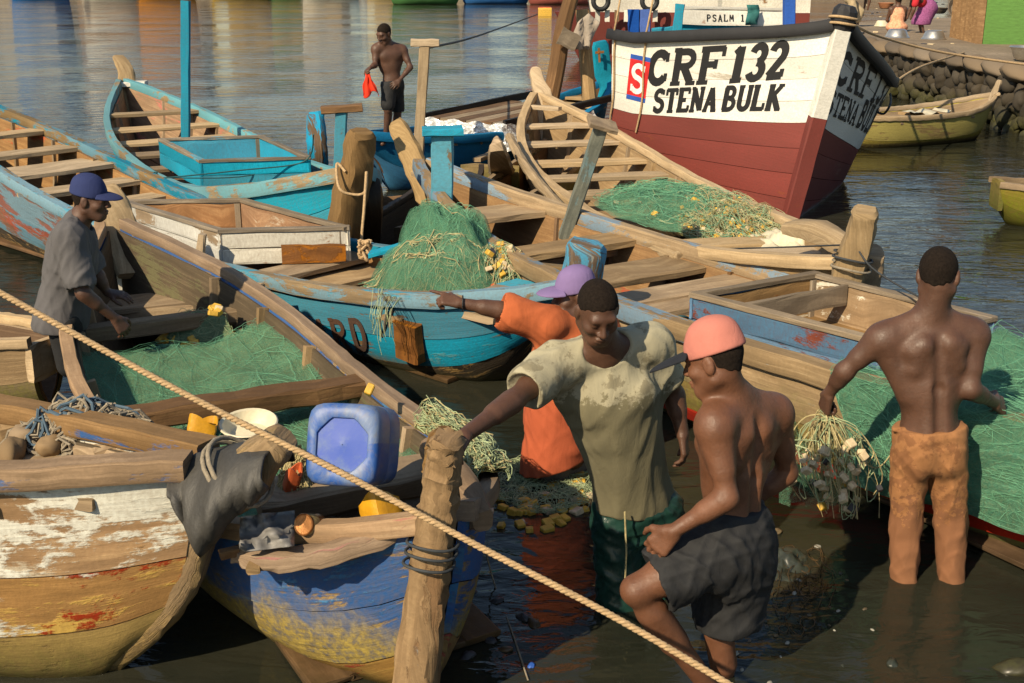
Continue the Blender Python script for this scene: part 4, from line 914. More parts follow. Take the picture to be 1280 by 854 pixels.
class Person:
    def __init__(s, name, label, base, skin, scale=1.0, h=.0055):
        s.root = empty(name, base, label, 'person'); s.sc = scale; s.h = h; s.skin = skin; s.ops = []; s.lo = V(1e9, 1e9, 1e9); s.hi = -s.lo
    def grow(s, p, m=.16):
        p = Vector(p); s.lo = Vector(map(min, s.lo, p - V(m, m, m))); s.hi = Vector(map(max, s.hi, p + V(m, m, m)))
    def field(s, h=None, lo=None, hi=None): return Field(lo or s.lo, hi or s.hi, h or s.h)
    def head(s, F_, c, f, u, hs=1.0):
        r, f, u = basis(f, u); R = cols(r, f, u); k = hs
        q = lambda x, y, z: Vector(c) + r * (x * k) + f * (y * k) + u * (z * k)
        F_.el(q(0, -.012, .028), R, (.074 * k, .094 * k, .088 * k), .02)
        F_.el(q(0, .03, -.035), R, (.058 * k, .062 * k, .085 * k), .03)
        F_.el(q(0, .062, -.094), R, (.03 * k, .026 * k, .022 * k), .03)
        for x in (-1, 1):
            F_.rc(q(x * .022, .06, -.098), q(x * .055, -.005, -.06), .02 * k, .02 * k, .03)
            F_.el(q(x * .042, .058, -.028), R, (.024 * k, .026 * k, .02 * k), .025)           # cheek
        F_.rc(q(-.036, .08, .026), q(.036, .08, .026), .013 * k, .013 * k, .02)                # brow
        for x in (-1, 1):
            F_.el(q(x * .031, .104, .004), R, (.017 * k, .016 * k, .012 * k), .012, 'sub')
            F_.el(q(x * .031, .079, .003), R, (.0145 * k, .0125 * k, .0105 * k), .004)
        F_.rc(q(0, .09, .014), q(0, .112, -.026), .008 * k, .0125 * k, .012)
        for x in (-1, 1): F_.el(q(x * .014, .101, -.03), R, (.011 * k, .012 * k, .009 * k), .008)
        F_.el(q(0, .094, -.06), R, (.026 * k, .013 * k, .0075 * k), .008); F_.el(q(0, .092, -.074), R, (.024 * k, .013 * k, .0085 * k), .008)
        F_.el(q(0, .108, -.067), R, (.022 * k, .008 * k, .0022 * k), .004, 'sub')
        for x in (-1, 1):
            F_.el(q(x * .077, -.008, -.008), R, (.011 * k, .021 * k, .033 * k), .008); F_.el(q(x * .092, .0, -.004), R, (.008 * k, .011 * k, .018 * k), .006, 'sub')
        s.hq = q; s.hR = R; s.hb = (r, f, u); s.hk = k
    def hand(s, F_, w, d, n, side, curl=.5, sp=.0, k=1.0, point=None):
        """wrist w, finger direction d, back-of-hand normal n; thumb towards side * (d x n)"""
        d = nrm(d); a = d.cross(Vector(n)).normalized(); n = a.cross(d).normalized(); a = a * side; w = Vector(w)
        kn = []
        for i in range(4):
            o = (1.5 - i) * .0205 * k; b = w + d * (.088 - .006 * abs(i - 1.3)) * k + a * o; kn.append(b)
            F_.rc(w + a * o * .55 + d * .012 * k, b, .017 * k, .0135 * k, .014, sq=(n, .9))
        ln = (.074, .082, .077, .06)
        for i, b in enumerate(kn):
            p = b; dd = d.copy(); cu = curl if point is None or i != 0 else point
            dd = (dd + a * (1.5 - i) * sp).normalized()
            for j, fr in enumerate((.45, .3, .25)):
                ang = cu * (.9, 1.1, .8)[j]
                dd = (dd * math.cos(ang) - (a.cross(dd) * side * math.sin(ang))).normalized()
                e = p + dd * ln[i] * fr * k; F_.rc(p, e, (.0098 - .001 * j) * k, (.0088 - .001 * j) * k, .005); p = e
        t0 = w + a * .022 * k + d * .022 * k; t1 = t0 + (a * .75 + d * .7 - n * .25).normalized() * .045 * k; t2 = t1 + (d * .9 + a * .25 - n * (.3 + curl * .5)).normalized() * .034 * k; t3 = t2 + (d * .9 - a * .1 - n * (.3 + curl * .6)).normalized() * .026 * k
        F_.rc(t0, t1, .016 * k, .0125 * k, .014); F_.rc(t1, t2, .0115 * k, .0105 * k, .006); F_.rc(t2, t3, .0105 * k, .0085 * k, .005)
    def arm(s, F_, sh, el_, wr, k=1.0, infl=0.0):
        sh, el_, wr = map(Vector, (sh, el_, wr)); ua = el_ - sh; fa = wr - el_
        F_.el(sh + ua * .1, np.eye(3), (.056 * k,) * 3, .03)
        F_.rc(sh, el_, .047 * k, .037 * k, .03); F_.rc(sh + ua * .32, sh + ua * .62, .047 * k, .043 * k, .02)
        F_.rc(el_, wr, .037 * k, .0255 * k, .02); F_.rc(el_ + fa * .1, el_ + fa * .4, .041 * k, .036 * k, .02)
    def leg(s, F_, hip, kn, an, k=1.0):
        hip, kn, an = map(Vector, (hip, kn, an)); c = an - kn; t = kn - hip
        F_.rc(hip, kn, .085 * k, .055 * k, .04); F_.rc(hip + t * .25, hip + t * .6, .08 * k, .068 * k, .03)
        F_.rc(kn, an, .05 * k, .035 * k, .02)
        return c
    def torso(s, F_, neck, pelvis, shl, shr, fwd, k=1.0, bare=True, bellyf=0.0):
        """anatomical left/right are picture-independent: right axis = fwd x up"""
        s.targs = (neck, pelvis, shl, shr, fwd, k)
        neck, pelvis, shl, shr = map(Vector, (neck, pelvis, shl, shr)); u = (neck - pelvis).normalized(); r = (shr - shl); r = (r - u * r.dot(u)).normalized(); f = u.cross(r).normalized()
        if f.dot(Vector(fwd)) < 0: f = -f; 
        R = cols(r, f, u); L = (neck - pelvis).length; T = lambda x, y, z: pelvis + r * x * k + f * y * k + u * (z * L)
        F_.el(T(0, .0, .68), R, (.148 * k, .103 * k, .19 * k), .05)
        F_.el(T(0, .0, .36), R, (.125 * k, .088 * k, .17 * k), .06)
        F_.el(T(0, -.005, .04), R, (.142 * k, .105 * k, .13 * k), .06)
        cl_, cr_ = shl.lerp(neck, .18) - u * .01, shr.lerp(neck, .18) - u * .01
        F_.rc(cl_, cr_, .062 * k, .062 * k, .06)
        for sh, sg_ in ((shl, -1), (shr, 1)):
            F_.rc(neck + u * .03, sh - u * .0, .04 * k, .045 * k, .05)                       # trapezius
            F_.rc(sh - u * .03, T(sg_ * .1, -.02, .45), .06 * k, .045 * k, .06)              # latissimus
            F_.el(T(sg_ * .07, .066, .74), R, (.07 * k, .034 * k, .055 * k), .04)           # pectoral
            F_.el(T(sg_ * .065, -.05, -.04), R, (.07 * k, .06 * k, .085 * k), .04)              # glute
            if bare:
                F_.rc(T(sg_ * .055, -.07, .84), T(sg_ * .1, -.066, .8), .026 * k, .024 * k, .05); F_.rc(T(sg_ * .06, -.072, .82), T(sg_ * .095, -.07, .66), .024 * k, .017 * k, .05)   # shoulder blade
                F_.rc(T(sg_ * .03, -.066, .5), T(sg_ * .034, -.075, .12), .028 * k, .03 * k, .05)  # erector
        if bare:
            F_.rc(T(0, -.106, .95), T(0, -.106, .5), .010 * k, .012 * k, .03, 'sub'); F_.rc(T(0, -.106, .5), T(0, -.116, .1), .015 * k, .013 * k, .03, 'sub')
        s.T = T; s.R = R; s.tb = (r, f, u); s.L = L
    def neckp(s, F_, neck, k=1.0):
        s.nk = neck
        F_.rc(Vector(neck) - Vector((0, 0, .02)), s.hq(0, -.022, -.05), .06 * k, .054 * k, .035)
    def body(s, F_, name='body'): return link(name, F_.mesh(name), s.skin, s.root)
    def hair(s, mat, lift=.003, line=0.0, back=-.055, h=.0036):
        """close-cropped hair: a thin skin over the skull that fades out at the hairline"""
        q = s.hq; r, f, u = s.hb; c = q(0, 0, .02); F_ = Field(c - V(.15, .15, .16), c + V(.15, .15, .15), h); k = s.hk
        F_.el(q(0, -.012, .028), s.hR, (.074 * k, .094 * k, .088 * k), .02); F_.el(q(0, .03, -.035), s.hR, (.058 * k, .062 * k, .085 * k), .03)
        F_.rc(q(0, -.022, -.05), Vector(s.nk), .054 * k, .06 * k, .035)
        X, Y, Z = np.meshgrid(*F_.ax, indexing='ij', sparse=True)
        def pl(p, n): n = nrm(n); return (X - p.x) * n.x + (Y - p.y) * n.y + (Z - p.z) * n.z
        g_ = np.minimum(pl(q(0, .062 - line, .05), u * .85 - f * .6), pl(q(0, -.03, back), u * .9 - f * .45))
        for x in (-1, 1):
            e = q(x * .075, .012, -.03); g_ = np.minimum(g_, np.sqrt((X - e.x) ** 2 + (Y - e.y) ** 2 + (Z - e.z) ** 2) - .048 * k)
        wob = .0025 * np.sin(X * 170 + Z * 60) + .002 * np.sin(Y * 210 - Z * 90)
        F_.f = F_.f - np.clip((g_ + wob) * .6, -.006, lift); F_.folds(.0009, 480, 3, (1, 1, 1), 5)
        return link('hair', F_.mesh('hair', 0), mat, s.root)
    def cap(s, crown, brim, tilt=0.0, bl=.09, by=.075, lift=.0, h=.004):
        """baseball cap with panels, button and a curved peak"""
        q = s.hq; r, f, u = s.hb; k = s.hk; c = q(0, 0, .05)
        F_ = Field(c - V(.22, .22, .22), c + V(.22, .22, .22), h)
        F_.el(q(0, -.012, .04 + lift), s.hR, (.088 * k, .108 * k, .098 * k), .01); F_.el(q(0, -.02, .1 + lift), s.hR, (.065 * k, .075 * k, .045 * k), .04)
        F_.cut(q(0, 0, .022 + lift), -u + f * (-.08), .008)
        F_.el(q(0, -.012, .145 + lift), s.hR, (.009, .009, .006), .004)
        for a in range(0):
            an = a * math.pi / 3; dr = r * math.cos(an) + f * math.sin(an)
            for sg_ in (-1, 1):
                pts = [q(0, -.012, .04 + lift) + dr * (sg_ * (.091 if a != 1 and a != 2 else .098) * k * math.cos(t)) + u * (.1055 * k * math.sin(t)) for t in (.1, .5, .9, 1.3)]
                for i in range(3): F_.rc(pts[i], pts[i + 1], .003, .003, .006, 'sub')
        o = link('cap', F_.mesh('cap'), crown, s.root)
        G = Field(c - V(.3, .3, .3), c + V(.3, .3, .3), .004)
        d = (f + u * tilt).normalized(); uu = r.cross(d).normalized(); Rb = cols(r, d, uu)
        G.el(q(0, by, .026 + lift), Rb, (.09 * k, (bl + .035) * k, .026 * k), .0)
        G.el(q(0, by + .01, .026 + lift) - uu * .034, Rb, (.11 * k, (bl + .08) * k, .045 * k), .004, 'sub')
        G.cut(q(0, .06, .026 + lift), -f, .004)
        link('cap_peak', G.mesh('cap_peak'), brim, o); return o
def skin_mat(name, c):
    k = NT(name); co = k.coord('Object', rand=False); a = k.noise(co, 9, 4, .6); b = k.noise(co, 90, 4, .6); d = k.noise(co, 350, 2, .6)
    col = k.mix(k.mr(a, .3, .7), [x * .78 for x in c], [x * 1.25 for x in c]); col = k.mix(k.mr(b, .4, .7, 0, .2), col, [x * .6 for x in c])
    ro = k.mr(k.math('ADD', k.math('MULTIPLY', a, .5), k.math('MULTIPLY', b, .5)), .35, .65, .42, .7)
    return k.finish(col, ro, k.math('ADD', k.math('MULTIPLY', k.noise(co, 26, 3, .6), 1.2), k.math('ADD', k.math('MULTIPLY', b, .5), k.math('MULTIPLY', d, .3))), .5, .004, .45, Subsurface_Weight=.05, Subsurface_Radius=(.02, .008, .005))
SK1 = skin_mat('skin_deep_brown', (.082, .038, .022)); SK2 = skin_mat('skin_warm_brown', (.125, .052, .026)); SK3 = skin_mat('skin_dark_brown', (.08, .038, .023))
HAIR = plain('black_hair', (.018, .013, .01), 1.0, .5, 120, 1.0, spec=.1, bdist=.004)
def cloth(name, c, var=.25, rough=.92, scale=5, stain=None, sheen=.0, wet=None, fine=140):
    k = NT(name); co = k.coord('Object', rand=False); a = k.noise(co, scale, 6, .65); b = k.noise(co, fine, 3, .6); e = k.noise(co, 22, 5, .7)
    col = k.mix(k.mr(a, .3, .7), [x * (1 - var) for x in c], [x * (1 + var) for x in c])
    if stain:
        sc, cov, thr = stain; n2 = k.noise(co, 11, 7, .7, .3); col = k.mix(k.mr(n2, thr, thr + .05, 0, cov), col, sc)
    if wet:   # darker soaked area below a height, ragged edge
        wc, z, rag = wet; sx = k.n('ShaderNodeSeparateXYZ'); k.l(k.n('ShaderNodeNewGeometry').outputs['Position'], sx.inputs[0])
        zz = k.math('ADD', sx.outputs[2], k.math('MULTIPLY', k.math('SUBTRACT', e, .5), rag)); col = k.mix(k.mr(zz, z - .015, z + .015, 1, 0, True), col, wc)
    wr = k.noise(k.coord('Object', (1.6, 1.6, .5), rand=False), 9, 3, .5, 1.2); wr = k.math('ABSOLUTE', k.math('SUBTRACT', wr, .5))
    hh = k.math('ADD', k.math('MULTIPLY', wr, 1.2), k.math('ADD', k.math('MULTIPLY', e, .35), k.math('MULTIPLY', b, .2)))
    return k.finish(col, rough, hh, .45, .008, .3)
def top_garment(s, name, mat, sleeves, hem, hemn, k=1.0, infl=.0, fold=(.006, 30, 3), neckr=(.085, .075), neckoff=(0, .03, 1.03), flare=.02, h=.006, drape=()):
    """T-shirt over the torso frame s.T; sleeves = [(shoulder, elbow, fraction, r0, r1)]"""
    T, R, L = s.T, s.R, s.L; r, f, u = s.tb
    pts = [T(0, 0, 1.1), T(0, 0, -.25), hem] + [a for sv in sleeves for a in (sv[0], Vector(sv[0]).lerp(Vector(sv[1]), sv[2]))] + list(drape and [d[0] for d in drape])
    lo = Vector([min(p[i] for p in pts) - .25 for i in range(3)]); hi = Vector([max(p[i] for p in pts) + .25 for i in range(3)])
    G = Field(lo, hi, h); s.torso(G, *s.targs, bare=False); G.f -= .009
    G.el(T(0, .0, .7), R, ((.162 + infl) * k, (.12 + infl) * k, .2 * k), .05)
    G.rc(T(0, .01, .5), T(0, .005, -.22), (.15 + infl) * k, (.155 + infl + flare) * k, .07, sq=(f, .8))
    a, b = s.shs; G.rc(Vector(a).lerp(Vector(b), .08), Vector(b).lerp(Vector(a), .08), .058 * k, .058 * k, .05)
    nk = Vector(s.nk)
    for sh in s.shs: G.rc(nk + u * .0, Vector(sh), .05 * k, .05 * k, .04)
    for (sh, el_, fr, r0, r1) in sleeves: G.rc(sh, Vector(sh).lerp(Vector(el_), fr), r0, r1, .05)
    for (p, q, r0, r1) in drape: G.rc(p, q, r0, r1, .05)
    G.folds(fold[0], fold[1], fold[2])
    for (sh, el_, fr, r0, r1) in sleeves:
        e = Vector(sh).lerp(Vector(el_), fr); d = (Vector(el_) - Vector(sh)).normalized()
        G.rc(e + d * .085, e + d * .17, .088, .1, .006, 'sub')
    G.cut(hem, hemn, .008)
    G.el(T(*neckoff), R, (neckr[0] * k, neckr[1] * k, .07 * k), .012, 'sub')
    return link(name, G.mesh(name, 2), mat, s.root)
def setup(s, neck, pelvis, shl, shr): s.nk = neck; s.shs = (shl, shr)
# ================= man with his back turned, ochre trousers
Y = P(1160, 722, 0).y; J = lambda px, py, dy=0.0: D(px, py, Y + dy)
p = Person('person', 'bare-backed man in wet ochre trousers standing in water holding net', P(1160, 722, 0), SK3)
hc = J(1173, 344, .03); nk = J(1163, 398, .02); pv = J(1161, 556, 0.0); shl, shr = J(1103, 421, .02), J(1217, 415, .04)
el1, wr1 = J(1057, 463, .05), J(1036, 492, .12); el2, wr2 = J(1213, 487, -.05), J(1243, 503, .12)
hpl, hpr = J(1138, 572), J(1184, 572); knl, knr = J(1132, 655, .03), J(1188, 655, .03); anl, anr = J(1129, 790, -.04), J(1190, 790, -.04)
for q in (hc, shl, shr, el1, wr1, el2, wr2, anl, anr): p.grow(q, .17)
Fd = p.field()
p.head(Fd, hc, (.42, .84, -.32), (.05, .25, 1), 1.0)
p.torso(Fd, nk, pv, shl, shr, (0, 1, 0), .98); p.neckp(Fd, nk, .98); setup(p, nk, pv, shl, shr)
p.arm(Fd, shl, el1, wr1, 1.0); p.arm(Fd, shr, el2, wr2, 1.0)
p.hand(Fd, wr1, J(1030, 512, .15) - wr1, (-1, -.3, .2), 1, 1.25, k=1.05); p.hand(Fd, wr2, J(1258, 510, .2) - wr2, (.2, -.8, .6), -1, 1.1, k=1.05)
p.leg(Fd, hpl, knl, anl, .68); p.leg(Fd, hpr, knr, anr, .68); p.body(Fd); p.hair(HAIR)
G = Field(Vector((J(1090, 600).x, Y - .25, -.35)), Vector((J(1232, 600).x, Y + .27, J(1160, 515).z)), .0055)
T = p.T; R = p.R
G.el(T(0, -.005, .06), R, (.152, .118, .16), .04); G.rc(T(-.02, -.005, .17), T(.02, -.005, .17), .122, .122, .04, sq=(p.tb[1], .86))
for sg_, hp, kn, an in ((-1, hpl, knl, anl), (1, hpr, knr, anr)):
    G.el(T(sg_ * .065, -.05, -.05), R, (.07, .066, .1), .05); G.rc(hp, kn, .084, .067, .03); G.rc(kn, an, .067, .05, .03)
G.folds(.0075, 75, 5, (1, 1, .9)); G.cut(J(1161, 531), p.tb[2], .01); G.cut(V(0, 0, -.3), (0, 0, -1), .01)
G.rc(J(1118, 537, -.03), J(1207, 537, -.03), .012, .012, .01)
M['ochre'] = cloth('ochre_wet_trousers', (.27, .125, .05), .25, stain=((.14, .058, .025), .6, .5), wet=((.19, .085, .04), .35, .9))
link('trousers', G.mesh('trousers', 2), M['ochre'], p.root)
RM = dict(hand=wr1 + (J(1030, 512, .15) - wr1).normalized() * .09, hand2=wr2)
# ================= man in the pink cap, dark shorts
Y = P(900, 862, 0).y; J = lambda px, py, dy=0.0: D(px, py, Y + dy)
p = Person('person', 'bare-chested man in pink cap and dark shorts lifting one knee', P(905, 866, 0), SK2)
hc = J(893, 450, .0); nk = J(922, 503, .03); pv = J(909, 672, .03); shl, shr = J(893, 528, -.1), J(969, 512, .14)
el1, wr1 = J(909, 622, -.17), J(842, 664, -.16); el2, wr2 = J(984, 590, .2), J(937, 630, .2)
hpl, hpr = J(890, 690, -.06), J(925, 690, .1); knl, anl = J(795, 738, -.12), J(893, 868, -.02); knr, anr = J(897, 770, .1), J(909, 880, .12)
for q in (hc, shl, shr, el1, wr1, el2, wr2, anl, anr, knl): p.grow(q, .17)
p.lo.z = -.45
Fd = p.field()
p.head(Fd, hc, (-.8, .45, -.33), (.0, .1, 1), 1.02)
p.torso(Fd, nk, pv, shl, shr, (-.8, .5, 0), .95); p.neckp(Fd, nk, 1.0); setup(p, nk, pv, shl, shr)
p.arm(Fd, shl, el1, wr1, 1.0); p.arm(Fd, shr, el2, wr2, 1.0)
p.hand(Fd, wr1, J(812, 692, -.14) - wr1, (.1, -.75, .6), 1, .55, k=1.05); p.hand(Fd, wr2, J(905, 645, .16) - wr2, (.3, -.9, .2), -1, .4)
p.leg(Fd, hpl, knl, anl, 1.0); Fd.rc(J(815, 765, -.1), J(840, 800, -.06), .056, .052, .03); p.leg(Fd, hpr, knr, anr, .98); Fd.rc(knr + V(0, -.02, -.06), knr.lerp(anr, .5) + V(0, -.02, 0), .052, .05, .03)
p.body(Fd); p.hair(HAIR, .002)
M['pink'] = cloth('faded_pink_cap', (.44, .16, .125), .12, stain=((.35, .12, .1), .3, .58)); M['navy'] = cloth('navy_peak', (.012, .014, .02), .2)
p.cap(M['pink'], M['navy'], tilt=-.16, bl=.135)
G = Field(Vector((J(770, 700).x, Y - .36, -.02)), Vector((J(975, 700).x, Y + .42, J(910, 615).z)), .0055); T = p.T; R = p.R
G.el(T(0, -.01, .05), R, (.168, .135, .17), .05); G.el(T(0, -.07, -.1), R, (.16, .1, .16), .05)
G.rc(hpl, hpl.lerp(knl, .62), .118, .122, .05); G.rc(hpr + V(.01, 0, 0), J(908, 768, .1), .125, .128, .06); G.rc(J(925, 720, .02), J(915, 768, .05), .1, .1, .06)
G.folds(.009, 70, 11, (1, 1, .7), 8)
d = (knl - hpl).normalized(); e = hpl.lerp(knl, .58)
G.rc(e + d * .13, e + d * .3, .14, .16, .01, 'sub'); G.cut(J(905, 785, .05), V(.12, 0, -1), .008); G.cut(J(914, 633, .0), V(.1, 0, 1), .01)
M['shorts'] = cloth('charcoal_shorts', (.016, .0165, .018), .25, .8)
link('shorts', G.mesh('shorts', 2), M['shorts'], p.root)
# ================= man in the muddy olive shirt
Y = P(790, 748, 0).y; J = lambda px, py, dy=0.0: D(px, py, Y + dy)
p = Person('person', 'man in soaked mud-stained grey-green shirt leaning on the blue canoe stem', P(795, 748, 0), SK1)
hc = J(747, 388, -.3); nk = J(757, 437, -.2); pv = J(792, 632, .03); shr, shl = J(692, 456, -.22), J(816, 428, -.1)
el1, wr1 = J(643, 500, -.45), J(580, 545, -.72); el2, wr2 = J(842, 492, .02), J(853, 542, -.02)
hpr, hpl = J(770, 652, .0), J(822, 640, .05); knr, anr = J(775, 745, -.02), J(785, 860, .05); knl, anl = J(815, 735, .08), J(810, 850, .12)
for q in (hc, shl, shr, el1, wr1, el2, wr2, anl, anr): p.grow(q, .17)
p.lo.z = -.5
Fd = p.field()
p.head(Fd, hc, (.2, -.84, -.5), (.05, -.35, 1), .98)
p.torso(Fd, nk, pv, shl, shr, (-.1, -1, 0), 1.0, bare=False); p.neckp(Fd, nk, 1.05); setup(p, nk, pv, shl, shr)
p.arm(Fd, shr, el1, wr1, 1.05); p.arm(Fd, shl, el2, wr2, 1.05)
p.hand(Fd, wr1, J(566, 562, -.80) - wr1, (-.3, -.5, .8), 1, .7); p.hand(Fd, wr2, J(858, 575, -.04) - wr2, (.9, -.3, .1), -1, .5)
p.leg(Fd, hpr, knr, anr, .9); p.leg(Fd, hpl, knl, anl, .9); p.body(Fd); p.hair(HAIR, .0022, .016)
M['olive'] = cloth('muddy_olive_shirt', (.3, .275, .19), .12, stain=((.16, .14, .09), .75, .53), wet=((.14, .125, .075), 1.0, .3))
top_garment(p, 'shirt', M['olive'], [(shr, el1, .62, .082, .088), (shl, el2, .66, .06, .072)], J(798, 640, -.02), V(-.08, 0, -1), .99, .006, (.009, 62, 3), neckr=(.1, .085), neckoff=(0, .045, 1.04), flare=.0)
G = Field(Vector((J(735, 700).x - .05, Y - .3, -.4)), Vector((J(880, 700).x, Y + .36, J(860, 565).z)), .0055)
G.el(p.T(0, 0, 0), p.R, (.175, .14, .2), .05); G.rc(hpr, knr, .105, .098, .04); G.rc(knr, anr, .09, .07, .03); G.rc(hpl, knl, .115, .1, .04); G.rc(knl, anl, .095, .07, .03)
G.folds(.009, 80, 21, (1, 1, .8), 8); G.cut(V(0, 0, -.35), (0, 0, -1))
M['greenpants'] = cloth('wet_dark_green_trousers', (.012, .04, .032), .3, .32)
link('trousers', G.mesh('trousers', 2), M['greenpants'], p.root)
tube([J(781, 640, -.17), J(783, 690, -.16), J(781, 735, -.14)], .004).build('drawstring', M['twine'], p.root)
# ================= man in orange shirt pointing
Y = P(705, 596, 0).y; J = lambda px, py, dy=0.0: D(px, py, Y + dy)
p = Person('person', 'man in orange shirt and lilac cap pointing with outstretched arm', P(705, 596, 0), SK1)
hc = J(718, 368, .0); nk = J(728, 404, .0); pv = J(700, 560, .0); shl, shr = J(683, 405, -.1), J(755, 412, .2)
el1, wr1 = J(627, 388, -.12), J(574, 379, -.14); hp1, hp2 = J(690, 585), J(715, 585, .1)
for q in (hc, shl, shr, el1, wr1, J(533, 367, -.14), J(690, 660)): p.grow(q, .17)
p.lo.z = -.3
Fd = p.field()
p.head(Fd, hc, (-.93, -.18, -.12), (0, 0, 1), 1.0)
p.torso(Fd, nk, pv, shl, shr, (-.9, .3, 0), 1.0, bare=False); p.neckp(Fd, nk); setup(p, nk, pv, shl, shr)
p.arm(Fd, shl, el1, wr1, 1.05); p.arm(Fd, shr, J(770, 470, .25), J(765, 530, .2), 1.0)
p.hand(Fd, wr1, J(540, 369, -.14) - wr1, (0, -.45, .9), 1, 1.15, point=.03); Fd.rc(hp1, J(690, 680), .08, .06, .03); Fd.rc(hp2, J(715, 680, .1), .08, .06, .03)
p.body(Fd); p.hair(HAIR, .002)
M['lilac'] = cloth('lilac_cap', (.17, .12, .26), .1); p.cap(M['lilac'], M['lilac'], tilt=.05, bl=.085)
M['orange'] = cloth('orange_shirt', (.38, .095, .032), .12, wet=((.34, .075, .03), .5, .3))
top_garment(p, 'shirt', M['orange'], [(shl, el1, .82, .085, .1), (shr, J(770, 470, .25), .7, .08, .09)], J(700, 575, 0), V(.28, 0, -1), 1.05, .02, (.006, 60, 9), drape=[(J(705, 470), J(690, 570), .13, .155), (J(697, 420), J(688, 520), .125, .14)])
sweep([p_ for p_ in [J(581 + 4.5 * math.cos(a) * 0 , 380, -.14) + (wr1 - el1).normalized() * .01 + V(0, math.cos(a) * .03, math.sin(a) * .031) for a in np.linspace(0, 6.28, 17)]], .022, .006, OCT, up=(1, 0, 0)).build('wristwatch', M['K_black'], p.root)
G = Field(J(660, 660, 0) - V(.15, .3, .3), J(750, 560, 0) + V(.1, .35, .1), .008); G.rc(hp1, J(690, 680), .1, .08, .05); G.rc(hp2, J(712, 680, .1), .1, .08, .05); G.folds(.006, 30, 2)
link('trousers', G.mesh('trousers', 2), cloth('grey_trousers', (.12, .1, .08)), p.root)
# ================= man in grey shirt seated at the canoe rim
Y = 6.75; J = lambda px, py, dy=0.0: D(px, py, Y + dy)
p = Person('person', 'man in grey shirt and blue cap leaning forward on canoe thwart', J(75, 440), SK3)
hc = J(113, 249, .0); nk = J(96, 279, .0); pv = J(76, 395, .0); shr, shl = J(87, 297, -.16), J(97, 297, .18)
el1, wr1 = J(103, 366, -.22), J(144, 398, -.12); el2, wr2 = J(122, 345, .2), J(134, 366, .2)
for q in (hc, shl, shr, el1, wr1, el2, wr2, pv, J(110, 462), J(160, 420)): p.grow(q, .17)
Fd = p.field()
p.head(Fd, hc, (.97, -.05, -.12), (0, 0, 1), .98)
p.torso(Fd, nk, pv, shl, shr, (1, 0, -.3), .98, bare=False); p.neckp(Fd, nk, .98); setup(p, nk, pv, shl, shr)
p.arm(Fd, shr, el1, wr1, 1.0); p.arm(Fd, shl, el2, wr2, 1.0)
p.hand(Fd, wr1, J(160, 418, -.1) - wr1, (.1, -.6, .8), -1, .6, sp=.1); p.hand(Fd, wr2, J(155, 369, .2) - wr2, (0, -.2, 1), 1, .3)
Fd.rc(J(80, 402, -.08), J(88, 455, -.05), .08, .06, .03); Fd.rc(J(84, 402, .1), J(96, 455, .1), .08, .06, .03)
p.body(Fd); p.hair(HAIR, .002)
M['capblue'] = cloth('navy_blue_cap', (.02, .03, .1), .12); p.cap(M['capblue'], M['capblue'], tilt=-.05, bl=.08)
M['greyshirt'] = cloth('washed_grey_shirt', (.085, .082, .086), .15)
top_garment(p, 'shirt', M['greyshirt'], [(shr, el1, .78, .085, .088), (shl, el2, .75, .08, .08)], J(78, 408, 0), V(-.1, 0, -1), 1.0, .015, (.007, 70, 14), flare=.03)
G = Field(J(60, 470, -.3) - V(.1, .1, .1), J(135, 390, .3) + V(.1, .1, .1), .007); G.rc(J(80, 400, -.08), J(88, 455, -.05), .1, .08, .05); G.rc(J(84, 400, .1), J(96, 455, .1), .1, .08, .05); G.folds(.006, 30, 2)
link('trousers', G.mesh('trousers', 2), M['shorts'], p.root)
# ================= boy on the blue boat
Y = P(483, 181, .58).y; J = lambda px, py, dy=0.0: D(px, py, Y + dy)
p = Person('person', 'bare-chested boy in dark shorts standing on blue boat with red cloth', P(485, 181, .58), SK3, h=.007)
hc = J(480, 42, -.06); nk = J(485, 57, .0); pv = J(491, 106, .0); shr, shl = J(470, 60.5, -.06), J(503, 61.5, .06)
el1, wr1 = J(469, 81, -.12), J(462, 85.5, -.22); el2, wr2 = J(513, 84, .0), J(499, 101, -.14)
for q in (hc, shl, shr, el1, wr1, el2, wr2, J(480, 182), J(500, 180, .2)): p.grow(q, .17)
Fd = p.field()
p.head(Fd, hc, (-.55, -.72, -.42), (-.1, -.25, 1), .93)
p.torso(Fd, nk, pv, shl, shr, (-.5, -.8, 0), .82); p.neckp(Fd, nk, .82); setup(p, nk, pv, shl, shr)
p.arm(Fd, shr, el1, wr1, .8); p.arm(Fd, shl, el2, wr2, .8)
p.hand(Fd, wr1, J(459.5, 88, -.26) - wr1, (-.4, -.5, .7), 1, 1.2, k=.8); p.hand(Fd, wr2, J(489, 108, -.2) - wr2, (.2, -.9, .3), -1, .35, sp=.12, k=.85)
for hp, kn, an, to in ((J(486, 112, -.05), J(485, 137, -.1), J(482, 176, .0), J(478, 180, -.14)), (J(495, 112, .06), J(497, 140, .1), J(490, 176, .25), J(488, 179, .12))):
    p.leg(Fd, hp, kn, an, .85); Fd.rc(kn.lerp(an, .15) + V(.01, .02, 0), kn.lerp(an, .4) + V(.01, .015, 0), .045, .04, .02); Fd.rc(an, to, .036, .026, .02)
p.body(Fd); p.hair(HAIR)
G = Field(J(470, 145, -.3), J(515, 95, .35), .007); G.el(p.T(0, 0, .02), p.R, (.135, .11, .13), .04)
G.rc(J(486, 110, -.05), J(485, 131, -.09), .088, .083, .04); G.rc(J(495, 110, .06), J(497, 137, .1), .09, .08, .04); G.folds(.005, 80, 3, (1, 1, .7)); G.cut(J(490, 100.5), p.tb[2], .008)
link('shorts', G.mesh('shorts', 2), M['shorts'], p.root)
hb = J(459.5, 86, -.27); mb = MB(); rows = []
